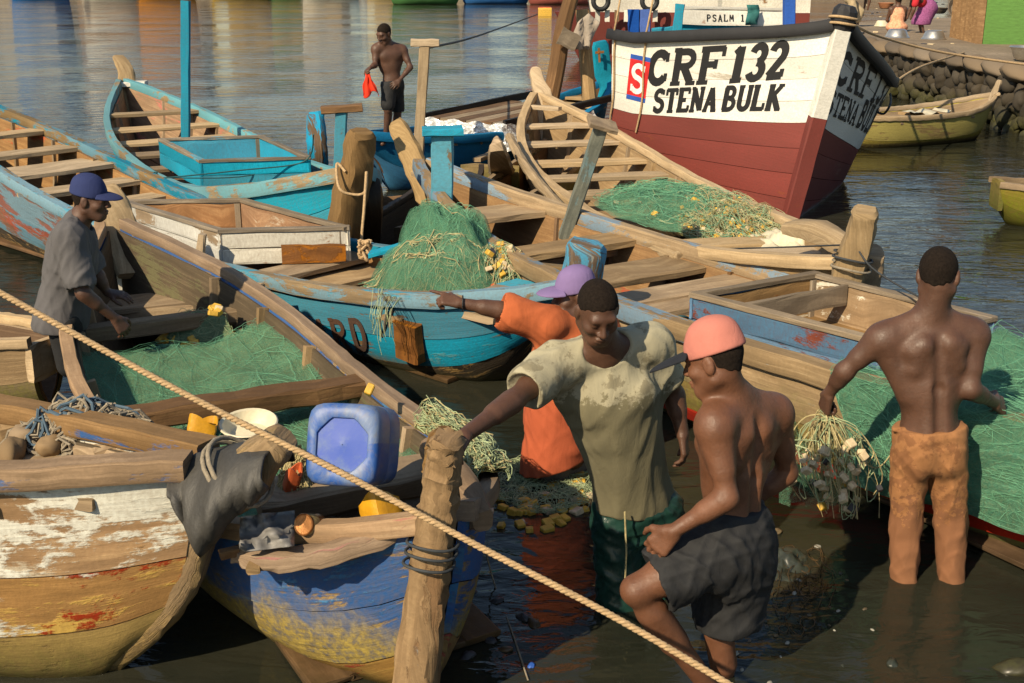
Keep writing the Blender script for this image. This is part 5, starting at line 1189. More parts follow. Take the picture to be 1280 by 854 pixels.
for i in range(9):
    f_ = i / 8; rows.append([hb + V((-.02 - .06 * f_ + (.02 + .2 * f_) * (j / 8) + .015 * math.sin(i + j * 2)), .05 * math.sin(j * 1.9) * f_, -.02 - .27 * f_ * (1 + .18 * math.sin(j * .9))) for j in range(9)])
mb.grid(rows, [[(i * .1, j * .1) for j in range(9)] for i in range(9)])
M['redcloth'] = cloth('red_cloth', (.6, .035, .012), .1); rc_ = mb.build('red_cloth', M['redcloth'], None, True); rc_.modifiers.new('t', 'SOLIDIFY').thickness = .012; rc_.modifiers.new('s', 'SUBSURF').render_levels = 1
tag(rc_, 'crumpled red cloth hanging from the hand of the boy', 'cloth')
# ---------------------------------------------------------------- nets, twine, floats
def net_mat(name, c, alpha=.0, sc=300):
    k = NT(name); co = k.coord('Object', rand=False); a = k.noise(co, 6, 6, .7, .5); b = k.noise(co, 60, 5, .75, .8); d = k.noise(co, sc, 2, .8)
    col = k.mix(k.mr(a, .3, .7), [x * .6 for x in c], [x * 1.4 for x in c]); col = k.mix(k.mr(b, .42, .7, 0, .6), col, (c[0] * 2.2 + .03, c[1] * 1.15, c[2] * 1.0)); col = k.mix(k.mr(d, .4, .7, 0, .45), col, [x * .35 for x in c])
    m = k.finish(col, .9, k.math('ADD', b, k.math('MULTIPLY', d, .5)), .9, .02, .15)
    if alpha > 0:
        tr = k.n('ShaderNodeBsdfTransparent'); mx = k.n('ShaderNodeMixShader'); th = k.mr(d, .5 - .08, .5 + .08, alpha - .45, alpha + .45)
        k.l(th, mx.inputs[0]); k.l(k.bsdf.outputs[0], mx.inputs[1]); k.l(tr.outputs[0], mx.inputs[2]); k.l(mx.outputs[0], k.out.inputs[0])
    return m
M['net'] = net_mat('green_fish_net', (.13, .31, .19), .22, 420); M['net_veil'] = net_mat('green_net_veil', (.11, .33, .21), .6, 420)
M['net_dark'] = net_mat('dark_green_net', (.1, .28, .185)); M['net_fil'] = plain('green_filament', (.115, .31, .19), .8, .3, 20); M['net_pale'] = plain('pale_green_filament', (.3, .36, .2), .8, .3, 20)
M['net_pile'] = net_mat('olive_net_pile', (.13, .15, .06))
def fnoise(seed, n=10, f=6.0):
    r = np.random.default_rng(seed); K_ = r.normal(size=(n, 2)) * f; ph = r.uniform(0, 6.28, n); am = 1 / (1 + np.linalg.norm(K_, axis=1) / f)
    return lambda u, v: float((am * np.sin(K_[:, 0] * u + K_[:, 1] * v + ph)).sum() / am.sum() * 2)
def mound(c, ax_, ay, rx, ry, h, seed, pw=1.6, rough=.18, f=9.0):
    nz = fnoise(seed, 14, f); nz2 = fnoise(seed + 1, 14, f * 3)
    def s(u, v):
        d = min(1, math.hypot(u, v)); q = (1 - d ** pw); z = h * q * (1 + rough * 2 * nz(u, v)) + h * .16 * nz2(u, v) * min(1, q * 3)
        e = 1 + .12 * nz(v * 1.3, u)
        return Vector(c) + ax_ * (u * rx * e) + ay * (v * ry * e) + V(0, 0, max(z, -.02))
    return s
def patchmesh(s, n=36):
    mb = MB(); rows = []; uv = []
    for i in range(n + 1):
        d = i / n; rows.append([s(d * math.cos(2 * math.pi * j / 48), d * math.sin(2 * math.pi * j / 48)) for j in range(48)]); uv.append([(d, j / 48) for j in range(48)])
    mb.grid(rows, uv, closeu=True, flip=False); return mb
def strands(s, n, ln, r, seed, lift=.01, curl=.5, mb=None, disc=True, seg=9, sides=3, u0=(-1, 1), v0=(-1, 1)):
    """wandering threads lying on a surface s(u, v)"""
    g = random.Random(seed); mb = mb or MB()
    for _ in range(n):
        for _t in range(20):
            u, v = g.uniform(*u0), g.uniform(*v0)
            if not disc or u * u + v * v < .95: break
        a = g.uniform(0, 6.28); da = g.uniform(-curl, curl); L = ln * g.uniform(.5, 1.4) / seg; pts = []; lf = lift * g.uniform(.1, 1.8)
        for i in range(seg + 1):
            p = s(u, v); pts.append(p + V(g.uniform(-.3, .3) * lf, g.uniform(-.3, .3) * lf, lf * (.4 + math.sin(math.pi * i / seg))))
            u += math.cos(a) * L; v += math.sin(a) * L; a += da + g.uniform(-.35, .35)
            if disc and u * u + v * v > 1: a += 1.2; u *= .95; v *= .95
            if not disc: u = max(-1, min(1, u)); v = max(-1, min(1, v))
        tube(pts, r, sides, mb, 0)
    return mb
def float_mesh(name, dims, mat):
    mb = MB(); sweep([V(-dims[0] / 2, 0, 0), V(-dims[0] * .42, 0, 0), V(dims[0] * .42, 0, 0), V(dims[0] / 2, 0, 0)], [dims[1] * .8, dims[1], dims[1], dims[1] * .8], [dims[2] * .8, dims[2], dims[2], dims[2] * .8], OCT, mb=mb)
    me = mb.mesh(name); me.materials.append(mat); return me
FL = [float_mesh('float', (.055, .045, .035), M['float']), float_mesh('float', (.05, .05, .03), M['float_w']), float_mesh('float', (.06, .045, .03), M['float']), float_mesh('float', (.05, .045, .04), M['float_k']), float_mesh('float', (.055, .04, .035), M['float_r'])]
FW = [.42, .36, .14, .05, .03]
def put_float(p, parent, g, scale=1.0, kinds=FW):
    o = bpy.data.objects.new('float', g.choices(FL, kinds)[0]); COL.objects.link(o); o.parent = parent
    off = V(0, 0, 0); wp = parent
    while wp is not None: off += wp.location; wp = wp.parent
    o.location = Vector(p) - off; o.rotation_euler = [g.uniform(-1, 1), g.uniform(-1, 1), g.uniform(0, 6.28)]; sc = scale * g.uniform(.75, 1.2); o.scale = (sc, sc, sc); return o
X_, Y_ = V(1, 0, 0), V(0, 1, 0)
# ---- heap on the worn blue canoe
c = P(552, 366, .42); nh = empty('fishing_net', c, 'heaped green net with tan cords and yellow floats on worn blue canoe', 'fishing net', 'fishing nets lying in the canoes')
s1 = mound(c + V(-.02, -.02, 0), X_, Y_, .46, .36, .34, 3, 3.2, .1, 5); s2 = mound(c + V(.03, .22, .02), X_, Y_, .38, .3, .47, 5, 3.0, .1, 4); s3 = mound(c + V(.4, -.02, .02), X_, Y_, .27, .24, .27, 8, 3.2, .1, 5)
patchmesh(s1).build('net_bulk', M['net'], nh, True); patchmesh(s2).build('net_bulk', M['net'], nh, True); patchmesh(s3).build('net_bulk', M['net_pile'], nh, True)
for i, (sc, sd_) in enumerate(((1.07, 3), (1.12, 3))):
    s_ = mound(c + V(-.02, -.02, .005), X_, Y_, .46 * sc, .36 * sc, .34 * sc, sd_, 3.2, .1, 5); patchmesh(s_).build('net_veil', M['net_veil'], nh, True)
    s_ = mound(c + V(.03, .22, .03), X_, Y_, .38 * sc, .3 * sc, .47 * sc, 5, 3.0, .1, 4); patchmesh(s_).build('net_veil', M['net_veil'], nh, True)
ob = strands(s1, 420, 1.6, .0016, 11, .03, .35); strands(s2, 380, 1.6, .0016, 12, .04, .35, ob); strands(s3, 120, 1.5, .0016, 13, .03, .5, ob); tag(ob.build('net_threads', M['net_fil'], nh), kind='stuff')
ob = strands(s1, 120, 2.6, .0034, 21, .03, .42, seg=18, sides=4, v0=(-1, -.1)); strands(s2, 14, 2.6, .0035, 22, .03, .4, ob, seg=16, sides=4); strands(s3, 60, 2.5, .0034, 23, .03, .6, ob, seg=14, sides=4); tag(ob.build('net_cords', M['twine'], nh), kind='stuff')
ob = strands(s1, 150, 2.2, .0022, 25, .03, .4, seg=14); strands(s3, 60, 2.2, .0022, 26, .03, .5, ob, seg=12); tag(ob.build('net_cords', M['net_pale'], nh), kind='stuff')
g = random.Random(5)
for _ in range(80):
    a, r_ = g.uniform(0, 6.28), math.sqrt(g.random()) * .92; put_float(s3(r_ * math.cos(a), r_ * math.sin(a)) + V(0, -.01, .018), nh, g, 1.05)
# cords hanging over the rim
mb = MB()
for i in range(16):
    x = 470 + g.uniform(-6, 22); p0 = P(x + g.uniform(0, 30), 360, .6); p1 = P(x, 384, .56) + V(0, -.04, 0); L = g.uniform(.08, .3)
    tube([p0, p1, p1 + V(g.uniform(-.02, .02), -.03, -L * .5), p1 + V(g.uniform(-.03, .03), -.02, -L)], .002, 3, mb, 4)
tag(mb.build('net_cords', M['net_pale'], nh), kind='stuff')
# ---- heap in the tan canoe
c = P(855, 275, .3); nj = empty('fishing_net', c, 'green net with many yellow floats spread in the tan canoe', 'fishing net', 'fishing nets lying in the canoes')
s1 = mound(P(845, 262, .4), bJ.d, bJ.n, 1.0, .62, .17, 31, 1.8, .12); s2 = mound(P(905, 282, .38), bJ.d, bJ.n, 1.05, .52, .19, 33, 1.7, .2, 9)
patchmesh(s1).build('net_bulk', M['net'], nj, True); patchmesh(s2).build('net_bulk', M['net_pile'], nj, True)
s1b = mound(P(845, 262, .41), bJ.d, bJ.n, 1.04, .66, .21, 31, 1.8, .12); patchmesh(s1b).build('net_veil', M['net_veil'], nj, True)
ob = strands(s1, 320, 1.0, .002, 41, .04, .35); strands(s2, 150, .8, .002, 42, .04, .5, ob); tag(ob.build('net_threads', M['net_fil'], nj), kind='stuff')
ob = strands(s2, 300, .8, .0022, 43, .04, .6, seg=12); tag(ob.build('net_cords', M['twine'], nj), kind='stuff')
ob = strands(s2, 260, .8, .002, 44, .04, .6, seg=12); strands(s1, 40, .8, .003, 45, .03, .5, ob, seg=12); tag(ob.build('net_cords', M['net_pale'], nj), kind='stuff')
for _ in range(190):
    a, r_ = g.uniform(0, 6.28), math.sqrt(g.random()) * .95; put_float(s2(r_ * math.cos(a), r_ * math.sin(a)) + V(0, 0, .015), nj, g, .85)
for _ in range(10):
    a, r_ = g.uniform(0, 6.28), math.sqrt(g.random()) * .9; put_float(s1(r_ * math.cos(a), r_ * math.sin(a)) + V(0, 0, .02), nj, g, 1.1)
mb = patchmesh(mound(P(990, 312, .42), bJ.d, bJ.n, .6, .3, .12, 77, 2.0, .3, 14), 20); mb.build('net_bulk', M['white_plastic'], nj, True)
# ---- net lying in the blue canoe in front
nb = empty('fishing_net', bB.ax(.5, .1), 'smooth green net spread between thwarts of scraped blue canoe', 'fishing net', 'fishing nets lying in the canoes')
nzb = fnoise(51, 14, 5); nzc = fnoise(52, 14, 22)
def sB(u, v, dz=0.0):
    t = .30 + .46 * (u + 1) / 2; b = bB.half(t) * .93
    z = .25 + .08 * abs(v) ** 3 + .05 * nzb(u, v) + .012 * nzc(u, v) + .14 * max(0, -u) ** 2
    return bB.ax(t, z + dz) + bB.n * (v * b)
def sheetmesh(s, n=44, m=34, **kw):
    mb = MB(); rows = [[s(-1 + 2 * i / n, -1 + 2 * j / m, **kw) for j in range(m + 1)] for i in range(n + 1)]
    mb.grid(rows, [[(i * .05, j * .05) for j in range(m + 1)] for i in range(n + 1)], flip=True); return mb
M['net_b'] = net_mat('pale_green_net', (.17, .29, .165)); sheetmesh(sB).build('net_bulk', M['net_b'], nb, True)
sheetmesh(sB, dz=.02).build('net_veil', M['net_veil'], nb, True)
tag(strands(sB, 420, .8, .0011, 61, .02, .25, disc=False).build('net_threads', M['net_fil'], nb), kind='stuff')
# lobe pulled up over the rear thwart
def sB2(u, v):
    w_ = (u + 1) / 2; q = P(252 + (48 - 22 * w_) * v, 432 - 44 * w_, .30 + .2 * w_); return q + V(.01 * nzc(u, v), 0, .02 * (1 - v * v) + .014 * nzb(u, v) - .05 * max(0, w_ - .85) * 4)
sheetmesh(sB2, 16, 16).build('net_bulk', M['net_b'], nb, True)
tag(strands(sB2, 60, 1.0, .0016, 62, .015, .4, disc=False).build('net_threads', M['net_pale'], nb), kind='stuff')
for (px, py, z, n) in ((213, 424, .3, 9), (232, 428, .3, 5), (262, 388, .52, 5), (293, 418, .32, 2), (312, 440, .3, 3), (109, 450, .3, 2)):
    for _ in range(n): put_float(P(px + g.uniform(-14, 14), py + g.uniform(-5, 5), z + .03), nb, g, 1.0, [.8, .1, .1, 0, .05])
# net bunched over the right rim
def sB3(u, v):
    t = .70 + .22 * (u + 1) / 2; b = bB.half(t); a = v * 1.35; rr = .085 + .02 * nzb(u * 2, v)
    return bB.pt(t, 1, 0) + bB.n * (math.sin(a) * rr) + V(0, 0, math.cos(a) * rr - .0)
sheetmesh(sB3, 24, 12).build('net_bulk', M['net_pile'], nb, True)
ob = strands(sB3, 260, 1.3, .002, 63, .03, .7, disc=False); tag(ob.build('net_threads', M['net_pale'], nb), kind='stuff')
ob = strands(sB3, 60, 1.3, .003, 64, .03, .7, disc=False); tag(ob.build('net_cords', M['twine'], nb), kind='stuff')
put_float(P(462, 487, .62), nb, g, 1.3, [1, 0, 0, 0, 0])
# ---- net draped over the canoe on the right
ng = empty('fishing_net', P(1180, 560, .1), 'green net draped over the rim of bare wood canoe beside ochre trousers', 'fishing net', 'fishing nets lying in the canoes')
sideG = -1 if bG.pt(.8, -1, 0).y < bG.pt(.8, 1, 0).y else 1
t0g, t1g = .72, 1.04; nzg = fnoise(71, 14, 5); nzh = fnoise(72, 14, 20)
def sG(u, v, dz=0.0):
    t = t0g + (t1g - t0g) * (u + 1) / 2; tt = min(t, .985); w_ = (v + 1) / 2
    bulge = .05 + .05 * nzg(u, v) + .014 * nzh(u, v) + .04 * math.sin(u * 9 + v * 2)
    if w_ < .5:      # inside, from the far rim across to the near rim
        f_ = w_ / .5; a = bG.pt(tt, -sideG, 0); b = bG.pt(tt, sideG, 0, .03); q = a.lerp(b, .0 + f_); q.z += .07 + bulge * .8 - .10 * math.sin(math.pi * f_) + .12 * math.sin(math.pi * f_) * max(0, u)
    else:
        f_ = (w_ - .5) / .5; q = bG.pt(tt, sideG, .5 * f_, .05 + bulge * 1.3 + .05 * f_); q.z += .07 * (1 - f_)
    return q + bG.d * (.06 * math.sin(v * 4 + u)) + V(0, 0, dz)
sheetmesh(sG, 60, 50).build('net_bulk', M['net_dark'], ng, True)
sheetmesh(sG, 60, 50, dz=.015).build('net_veil', M['net_veil'], ng, True)
tag(strands(sG, 1100, .5, .001, 81, .025, .3, disc=False).build('net_threads', M['net_fil'], ng), kind='stuff')
tag(strands(sG, 60, .6, .003, 82, .03, .5, disc=False, seg=14, v0=(.1, 1), u0=(.2, 1)).build('net_cords', M['twine'], ng), kind='stuff')
for _ in range(12): put_float(sG(g.uniform(.1, 1), g.uniform(.1, .9)) + V(0, -.03, .03), ng, g, 1.0, [.3, .6, .1, 0, 0])
# ---- bundle of float line held by the man
hd = RM['hand']; nf = empty('float_line', P(1045, 640, .05), 'bundle of knotted cords and small floats held by the bare-backed man', 'float line')
ob1, ob2 = MB(), MB(); ends = []
for i in range(120):
    ex = g.gauss(1045, 20); ey = g.uniform(560, 652); e = D(ex, ey, hd.y + g.uniform(-.12, .12)); sgx = (ex - 1045) / 40
    m1 = hd.lerp(e, .3) + V(sgx * .05 + g.uniform(-.03, .03), g.uniform(-.04, .04), .02); m2 = hd.lerp(e, .7) + V(sgx * .07 + g.uniform(-.03, .03), g.uniform(-.05, .05), 0)
    pts = [hd + V(g.uniform(-.03, .03), g.uniform(-.03, .03), g.uniform(-.05, .0)), m1, m2, e]
    if i % 3 == 0: pts.append(e + V(g.uniform(-.06, .06), g.uniform(-.03, .03), g.uniform(.02, .1))); pts.append(m2 + V(g.uniform(-.05, .05), 0, .03))
    tube(pts, .0028 if i % 2 else .0018, 3, ob1 if i % 3 else ob2, 4); ends.append((m1, m2, e))
tag(ob1.build('cords', M['twine'], nf), kind='stuff'); tag(ob2.build('cords', M['net_pale'], nf), kind='stuff')
for i in range(44):
    m1, m2, e = g.choice(ends); q = m2.lerp(e, g.uniform(-.3, 1)) + V(0, -.03, 0); put_float(q, nf, g, .68, [.1, .68, .04, .14, .04])
mb = MB(); rows = [[hd + V(-.14 + .3 * j / 9 * (i / 9) + .1 * i / 9 * 0 + .02 * math.sin(i * j), .1 + .03 * math.sin(j * 2 + i), -.05 - .45 * i / 9) for j in range(10)] for i in range(10)]
mb.grid(rows, [[(i * .1, j * .1) for j in range(10)] for i in range(10)]); mb.build('net_veil', M['net_veil'], nf, True)
tube([hd, D(1060, 560, hd.y - .05), D(1095, 585, hd.y), D(1118, 562, hd.y + .1)], .0035, 4, None, 6).build('cord', M['twine'], nf)
# ---- floats and scraps on the water
gw = 'floats drifting by the men'
for (px, py, n, w_, h_) in ((690, 600, 12, 40, 14), (700, 628, 16, 46, 14), (645, 640, 9, 34, 18), (690, 655, 6, 30, 8), (625, 582, 3, 6, 3), (665, 640, 3, 8, 3), (655, 655, 1, 4, 3), (735, 590, 5, 10, 8)):
    for _ in range(n):
        o = put_float(P(px + g.uniform(-w_, w_), py + g.uniform(-h_, h_), .004), None, g, .95, [.55, .4, .05, 0, 0]); o.rotation_euler = (g.uniform(-.3, .3), g.uniform(-.3, .3), g.uniform(0, 6))
        tag(o, 'small net float drifting on water beside the man in orange shirt', 'float', gw)
nw = fnoise(91, 12, 4)
def sW(u, v): return P(680 + 66 * u, 607 + 36 * v, .006 + .012 * abs(nw(u * 2, v * 2)))
ob = strands(sW, 420, .8, .0016, 92, .012, .7, disc=True); tag(ob.build('sunken_net', M['net_pale']), 'tangle of pale green netting afloat among floats beside orange shirt', 'fishing net', None, 'stuff')
# ---------------------------------------------------------------- posts and poles
def tpost(label, base, top, w, h, mat, capmat=None, capw=None, capd=(1, 0, 0), capl=.5, name='mooring_post', capt=.06, up=(0, 1, 0)):
    root = empty(name, base, label, 'post'); plank('post_shaft', base, top, w, h, mat, root, up=up, seg=6, jit=.003)
    if capmat is not None:
        d = Vector(capd).normalized() * capl / 2; n = (Vector(top) - Vector(base)).normalized()
        plank('cross_piece', Vector(top) + n * capt * .45 - d, Vector(top) + n * capt * .45 + d, capw or w * 1.5, capt, capmat, root, up=n, jit=.003)
    return root
yf = P(232, 190, .45).y
tpost('tall thin turquoise pole rising from the turquoise canoe', D(232, 175, yf), D(232, 1, yf), .1, .09, M['turq'], name='pole')
y1 = 9.55; tpost('squat blue post with flat blue cap behind the green net heap', D(553, 296, y1), D(553, 168, y1), .17, .14, M['turq_worn'], M['turq'], .24, (1, .1, 0), .32)
y1 = 13.2; tpost('tan wooden post with crosspiece beside the boy', D(522, 205, y1), D(531, 58, y1), .11, .1, M['tan_pale'], M['tan_pale'], .12, (1, 0, 0), .3, capt=.08)
y1 = 10.6; tpost('turquoise post with long brown crosspiece by brown stern post', D(424, 220, y1), D(427, 140, y1), .1, .09, M['turq_worn'], M['brown'], .14, (1, .1, .05), .36)
tpost('leaning grey post with small tan cap across the bare wood canoe', P(706, 296, .56), D(752, 158, 8.9), .1, .09, M['grey'] if False else wood('greenish_grey_post', (.13, .14, .12), (.24, .25, .21), [((.13, .2, .22), .3, 2)]), M['tan'], .16, (1, .2, -.3), .22, capt=.035)
lp = empty('leaning_pole', P(690, 150, .5), 'brown trunk pole leaning beside tattered cloth behind tan canoe', 'pole')
tube([D(688, 126, 17.2), D(697, 80, 17.3), D(703, 40, 17.35), D(716, -10, 17.4)], [.12, .12, .115, .1], 8, None, 4).build('pole_shaft', M['brown'], lp, 'auto')
lp = empty('leaning_pole', P(735, 140, .5), 'straight weathered stake beside tattered cloth and crossed bow post', 'pole')
tube([D(737, 128, 17.6), D(733, 80, 17.65), D(727, 12, 17.7)], [.11, .1, .085], 8, None, 3).build('pole_shaft', M['tan'], lp, 'auto')
mb = MB(); rows = [[D(708 + 3.4 * i + 2 * j, 62 - 6.5 * j + 10 * abs(i - 4) * .25 * (j / 6), 17.3 - .05 * math.sin(i * 1.7 + j)) for i in range(9)] for j in range(8)]
mb.grid(rows, [[(i * .1, j * .1) for i in range(9)] for j in range(8)]); M['rag'] = cloth('grey_rag', (.3, .26, .22), .2); o = mb.build('hanging_cloth', M['rag'], None, True); o.modifiers.new('t', 'SOLIDIFY').thickness = .012; tag(o, 'tattered grey cloth tied between leaning trunk pole and stake', 'cloth')
o = plank('hanging_board', D(700, 44, 17.1), D(722, 55, 17.1), .05, .24, M['grey'], None); tag(o, 'grey board hung on the leaning trunk pole', 'board')
# ---------------------------------------------------------------- ropes
pts = smoothpath([D(-60, 332, 3.7), D(0, 366, 3.62), D(230, 492, 3.45), D(430, 593, 3.3), D(600, 684, 3.16), D(760, 767, 3.03), D(915, 858, 2.9), D(1010, 920, 2.8)], 8)
rp = twisted(pts, .0105, .05).build('mooring_rope', M['rope'], None, True); tag(rp, 'thick tan laid rope stretched diagonally over the two nearest canoes', 'rope')
def rope(name, label, pts, r, mat, sm=8): o = tube(pts, r, 5, None, sm).build(name, mat, None, True); return tag(o, label, 'rope')
rope('mooring_line', 'thin teal line tied from worn blue canoe to turquoise box', [P(155, 226, .62), P(190, 224, .66), P(300, 213, .68), P(380, 202, .72), D(392, 168, 11.5)], .007, M['rope_green'])
rope('mooring_line', 'second thin dark line passing below the turquoise box rim', [P(196, 222, .66), P(300, 221, .6), P(376, 203, .66)], .006, M['rope_green'])
kn = tube([P(190, 222, .66) + V(.05 * math.sin(i * 1.9), .05 * math.cos(i * 2.3), .05 * math.sin(i * 1.1)) for i in range(26)], .01, 5, None, 3).build('rope_knot', M['rope_green']); tag(kn, 'dark teal knot on the worn blue canoe rim', 'rope')
rope('mooring_line', 'thin dark line running from tan wooden post across open water', [D(533, 60, 13.2), D(580, 50, 18), D(620, 37, 26), D(672, 18, 40)], .016, M['rope_dark'], 5)
rope('mooring_line', 'pale rope looped down the brown stern post of turquoise canoe', [D(432, 215, 9.4), D(421, 205, 9.45), D(424, 235, 9.3), D(440, 243, 9.3), D(456, 240, 9.3), D(458, 215, 9.35), D(455, 262, 9.2), D(452, 305, 9.1), D(458, 325, 8.8)], .012, M['rope'])
kn = tube([D(456, 312, 9.0) + V(.05 * math.sin(i * 1.9), .04 * math.cos(i * 2.3), .07 * math.sin(i * 1.1)) for i in range(30)], .011, 5, None, 3).build('rope_knot', M['rope']); tag(kn, 'pale rope knot hanging below brown stern post beside white box', 'rope')
pk = Sb + kf * .25 + kup * 2.1
rope('mooring_line', 'long tan rope from big boat bow to the stone quay', [pk, D(1100, 46, 17), D(1180, 66, 18.5), D(1290, 82, 19.0)], .02, M['rope'])
rope('mooring_line', 'short tan rope from big boat rim up to quay stones', [k_pt(2.4, 1.45, 1), D(1150, 84, 17.0), D(1205, 66, 22)], .018, M['rope'])
rope('mooring_line', 'dark loop of rope hanging under big boat rim', [k_pt(2.2, 1.4, 1) + kside * .05, D(1113, 130, 13.5), D(1105, 142, 13.6), D(1096, 140, 14)], .014, M['rope_dark'])
rope('mooring_line', 'thin black line from tan canoe stern to scuffed blue box', [D(1066, 300, 6.98), D(1090, 335, 6.8), D(1150, 372, 6.3)], .006, M['rope_dark'])
rope('mooring_line', 'thin dark line along the tan canoe stern', [P(910, 311, .62), P(980, 309, .64), D(1062, 306, 6.95)], .006, M['rope_dark'])
rope('cord', 'short green cord lying on bare wood canoe beside scuffed blue box', [P(838, 408, .62), P(842, 398, .66), P(856, 396, .66), P(868, 402, .6)], .008, M['rope_green'])
rope('cord', 'thin wet cord trailing in water beside the blue canoe stem', [P(600, 660, .3), P(618, 730, .01), P(640, 790, .006), P(660, 850, .006)], .004, M['rope_grey'])
hang = [D(498 + i * .0, 0, 1) for i in range(1)]
# ---------------------------------------------------------------- things in the front canoe
def jerrycan():
    root = empty('jerrycan', P(425, 612, .62), 'scuffed blue plastic jerrycan lying on bow planks of scraped blue canoe', 'jerrycan')
    k = NT('scuffed_blue_plastic'); co = k.coord('UV'); n1 = k.noise(co, 5, 8, .7, .3); n2 = k.noise(co, 30, 5, .7)
    col = k.mix(k.mr(n1, .42, .66, 0, .75), (.015, .075, .3), (.2, .25, .3)); col = k.mix(k.mr(n2, .5, .72, 0, .4), col, (.2, .16, .1)); mb_ = k.finish(col, .5, n2, .15, .004)
    k = NT('bright_blue_plastic'); co = k.coord('Object'); n1 = k.noise(co, 9, 7, .7); col = k.mix(k.mr(n1, .5, .68, 0, .6), (.005, .05, .34), (.08, .14, .26)); mp_ = k.finish(col, .45, n1, .15, .004)
    f0 = P(421, 560, .75); y0 = 3.86; c0 = D(427, 556, y0); nrm_ = V(-.12, -.92, .38).normalized(); r = nrm_.cross(V(0, 0, 1)).normalized() * -1; r = V(0, 0, 1).cross(nrm_).normalized(); r = -r if r.x < 0 else r; u = nrm_.cross(r); u = u if u.z > 0 else -u
    hw, hh = .132, .145
    def rp(sx, sy, d, pw=5):
        out = []
        for i in range(40):
            a = 2 * math.pi * i / 40 + math.pi / 40; c_, s_ = math.cos(a), math.sin(a); q = (abs(c_) ** pw + abs(s_) ** pw) ** (-1 / pw); out.append(c0 + r * (c_ * q * sx) + u * (s_ * q * sy) + nrm_ * d)
        return out
    def oc(sx, sy, d):
        out = []
        for i in range(40):
            a = 2 * math.pi * i / 40 + math.pi / 40; c_, s_ = math.cos(a), math.sin(a); m_ = max(abs(c_), abs(s_), (abs(c_) + abs(s_)) / 1.45); out.append(c0 + r * (c_ / m_ * sx) + u * (s_ / m_ * sy) + nrm_ * d)
        return out
    rows = [oc(.088, .09, -.012), oc(.092, .094, -.002), oc(.096, .098, .0), rp(hw * .86, hh * .86, 0), rp(hw * .94, hh * .95, -.008), rp(hw * .99, hh * .99, -.022), rp(hw, hh, -.05), rp(hw, hh, -.16), rp(hw * .985, hh * .985, -.165), rp(hw * .985, hh * .985, -.175), rp(hw, hh, -.18), rp(hw, hh, -.33), rp(hw * .9, hh * .9, -.37), rp(hw * .3, hh * .3, -.39)]
    mb = MB(); mb.grid(rows, [[(i * .03, j * .03) for j in range(40)] for i in range(len(rows))], closeu=True); mb.poly(list(reversed(rows[-1])))
    o = mb.build('body', mb_, root, 'auto')
    mb = MB(); cen = c0 - nrm_ * .011; ring_ = oc(.09, .092, -.011); mb.grid([ring_, [cen + (q - cen) * .5 for q in ring_], [cen + (q - cen) * .02 + nrm_ * .002 for q in ring_]], [[(i, j) for j in range(40)] for i in range(3)], closeu=True); mb.build('base_panel', mp_, root, True)
    tube([c0 + r * .07 - nrm_ * .37, c0 + r * .06 - nrm_ * .41, c0 - r * .06 - nrm_ * .41, c0 - r * .07 - nrm_ * .37], .014, 8, None, 5).build('handle', mb_, root, True)
    mb = MB(); lathe([(.001, .0), (.03, 0), (.03, .03), (.001, .03)], 14, mb, Matrix.Translation(c0 - nrm_ * .42 + r * .06)); mb.build('screw_cap', M['K_black'], root)
jerrycan()
def cutjug(label, c, w_, d_, h_, rot, mat, tilt=(0, 0)):
    root = empty('cut_container', c, label, 'container'); R_ = Matrix.Translation(Vector(c)) @ Matrix.Rotation(rot, 4, 'Z') @ Matrix.Rotation(tilt[0], 4, 'X') @ Matrix.Rotation(tilt[1], 4, 'Y')
    def rr(sx, sy, z):
        out = []
        for i in range(24):
            a = 2 * math.pi * i / 24; c_, s_ = math.cos(a), math.sin(a); q = (abs(c_) ** 5 + abs(s_) ** 5) ** (-.2); out.append(R_ @ V(c_ * q * sx, s_ * q * sy, z + (.02 * math.sin(a * 2) if z > h_ * .9 else 0)))
        return out
    t_ = .006; rows = [rr(w_ * .3, d_ * .3, .0), rr(w_ * .46, d_ * .46, .004), rr(w_ * .5, d_ * .5, .02)] + [rr(w_ * (.5 if i % 2 else .485), d_ * (.5 if i % 2 else .485), h_ * (i + 1) / 6) for i in range(5)] + [rr(w_ * .5, d_ * .5, h_), rr(w_ * .5 - t_, d_ * .5 - t_, h_), rr(w_ * .5 - t_, d_ * .5 - t_, .02), rr(w_ * .1, d_ * .1, .015)]
    mb = MB(); mb.grid(rows, [[(i * .05, j * .05) for j in range(24)] for i in range(len(rows))], closeu=True); mb.poly(rows[0][::-1]); mb.poly(rows[-1]); mb.build('container_shell', mat, root, 'auto')
cutjug('cut yellow plastic container standing behind the rubber wrap', P(248, 562, .5), .13, .11, .14, .3, M['yellow_plastic'], (-.3, .25))
cutjug('cut yellow plastic scoop lying near the blue canoe stem', P(482, 664, .64), .13, .12, .13, .9, M['yellow_plastic'], (-.5, .2))
cutjug('orange plastic scrap beside tan rope bundle under the jerrycan', P(362, 612, .62), .06, .05, .1, .4, M['float_r'], (.3, .2))
mb = MB(); c = P(312, 545, .52); Mt = Matrix.Translation(c) @ Matrix.Rotation(.15, 4, 'X'); lathe([(.001, .015), (.09, .015), (.1, .025), (.118, .07), (.13, .075), (.136, .07), (.13, .063), (.124, .063), (.112, .012), (.09, 0), (.001, 0)], 28, mb, Mt); o = mb.build('basin', M['white_plastic'], None, 'auto'); tag(o, 'dirty white plastic basin lying among gear behind the jerrycan', 'basin')
tin = empty('tin_can', P(388, 668, .66), 'dented copper-coloured tin can on blue canoe foredeck', 'tin can')
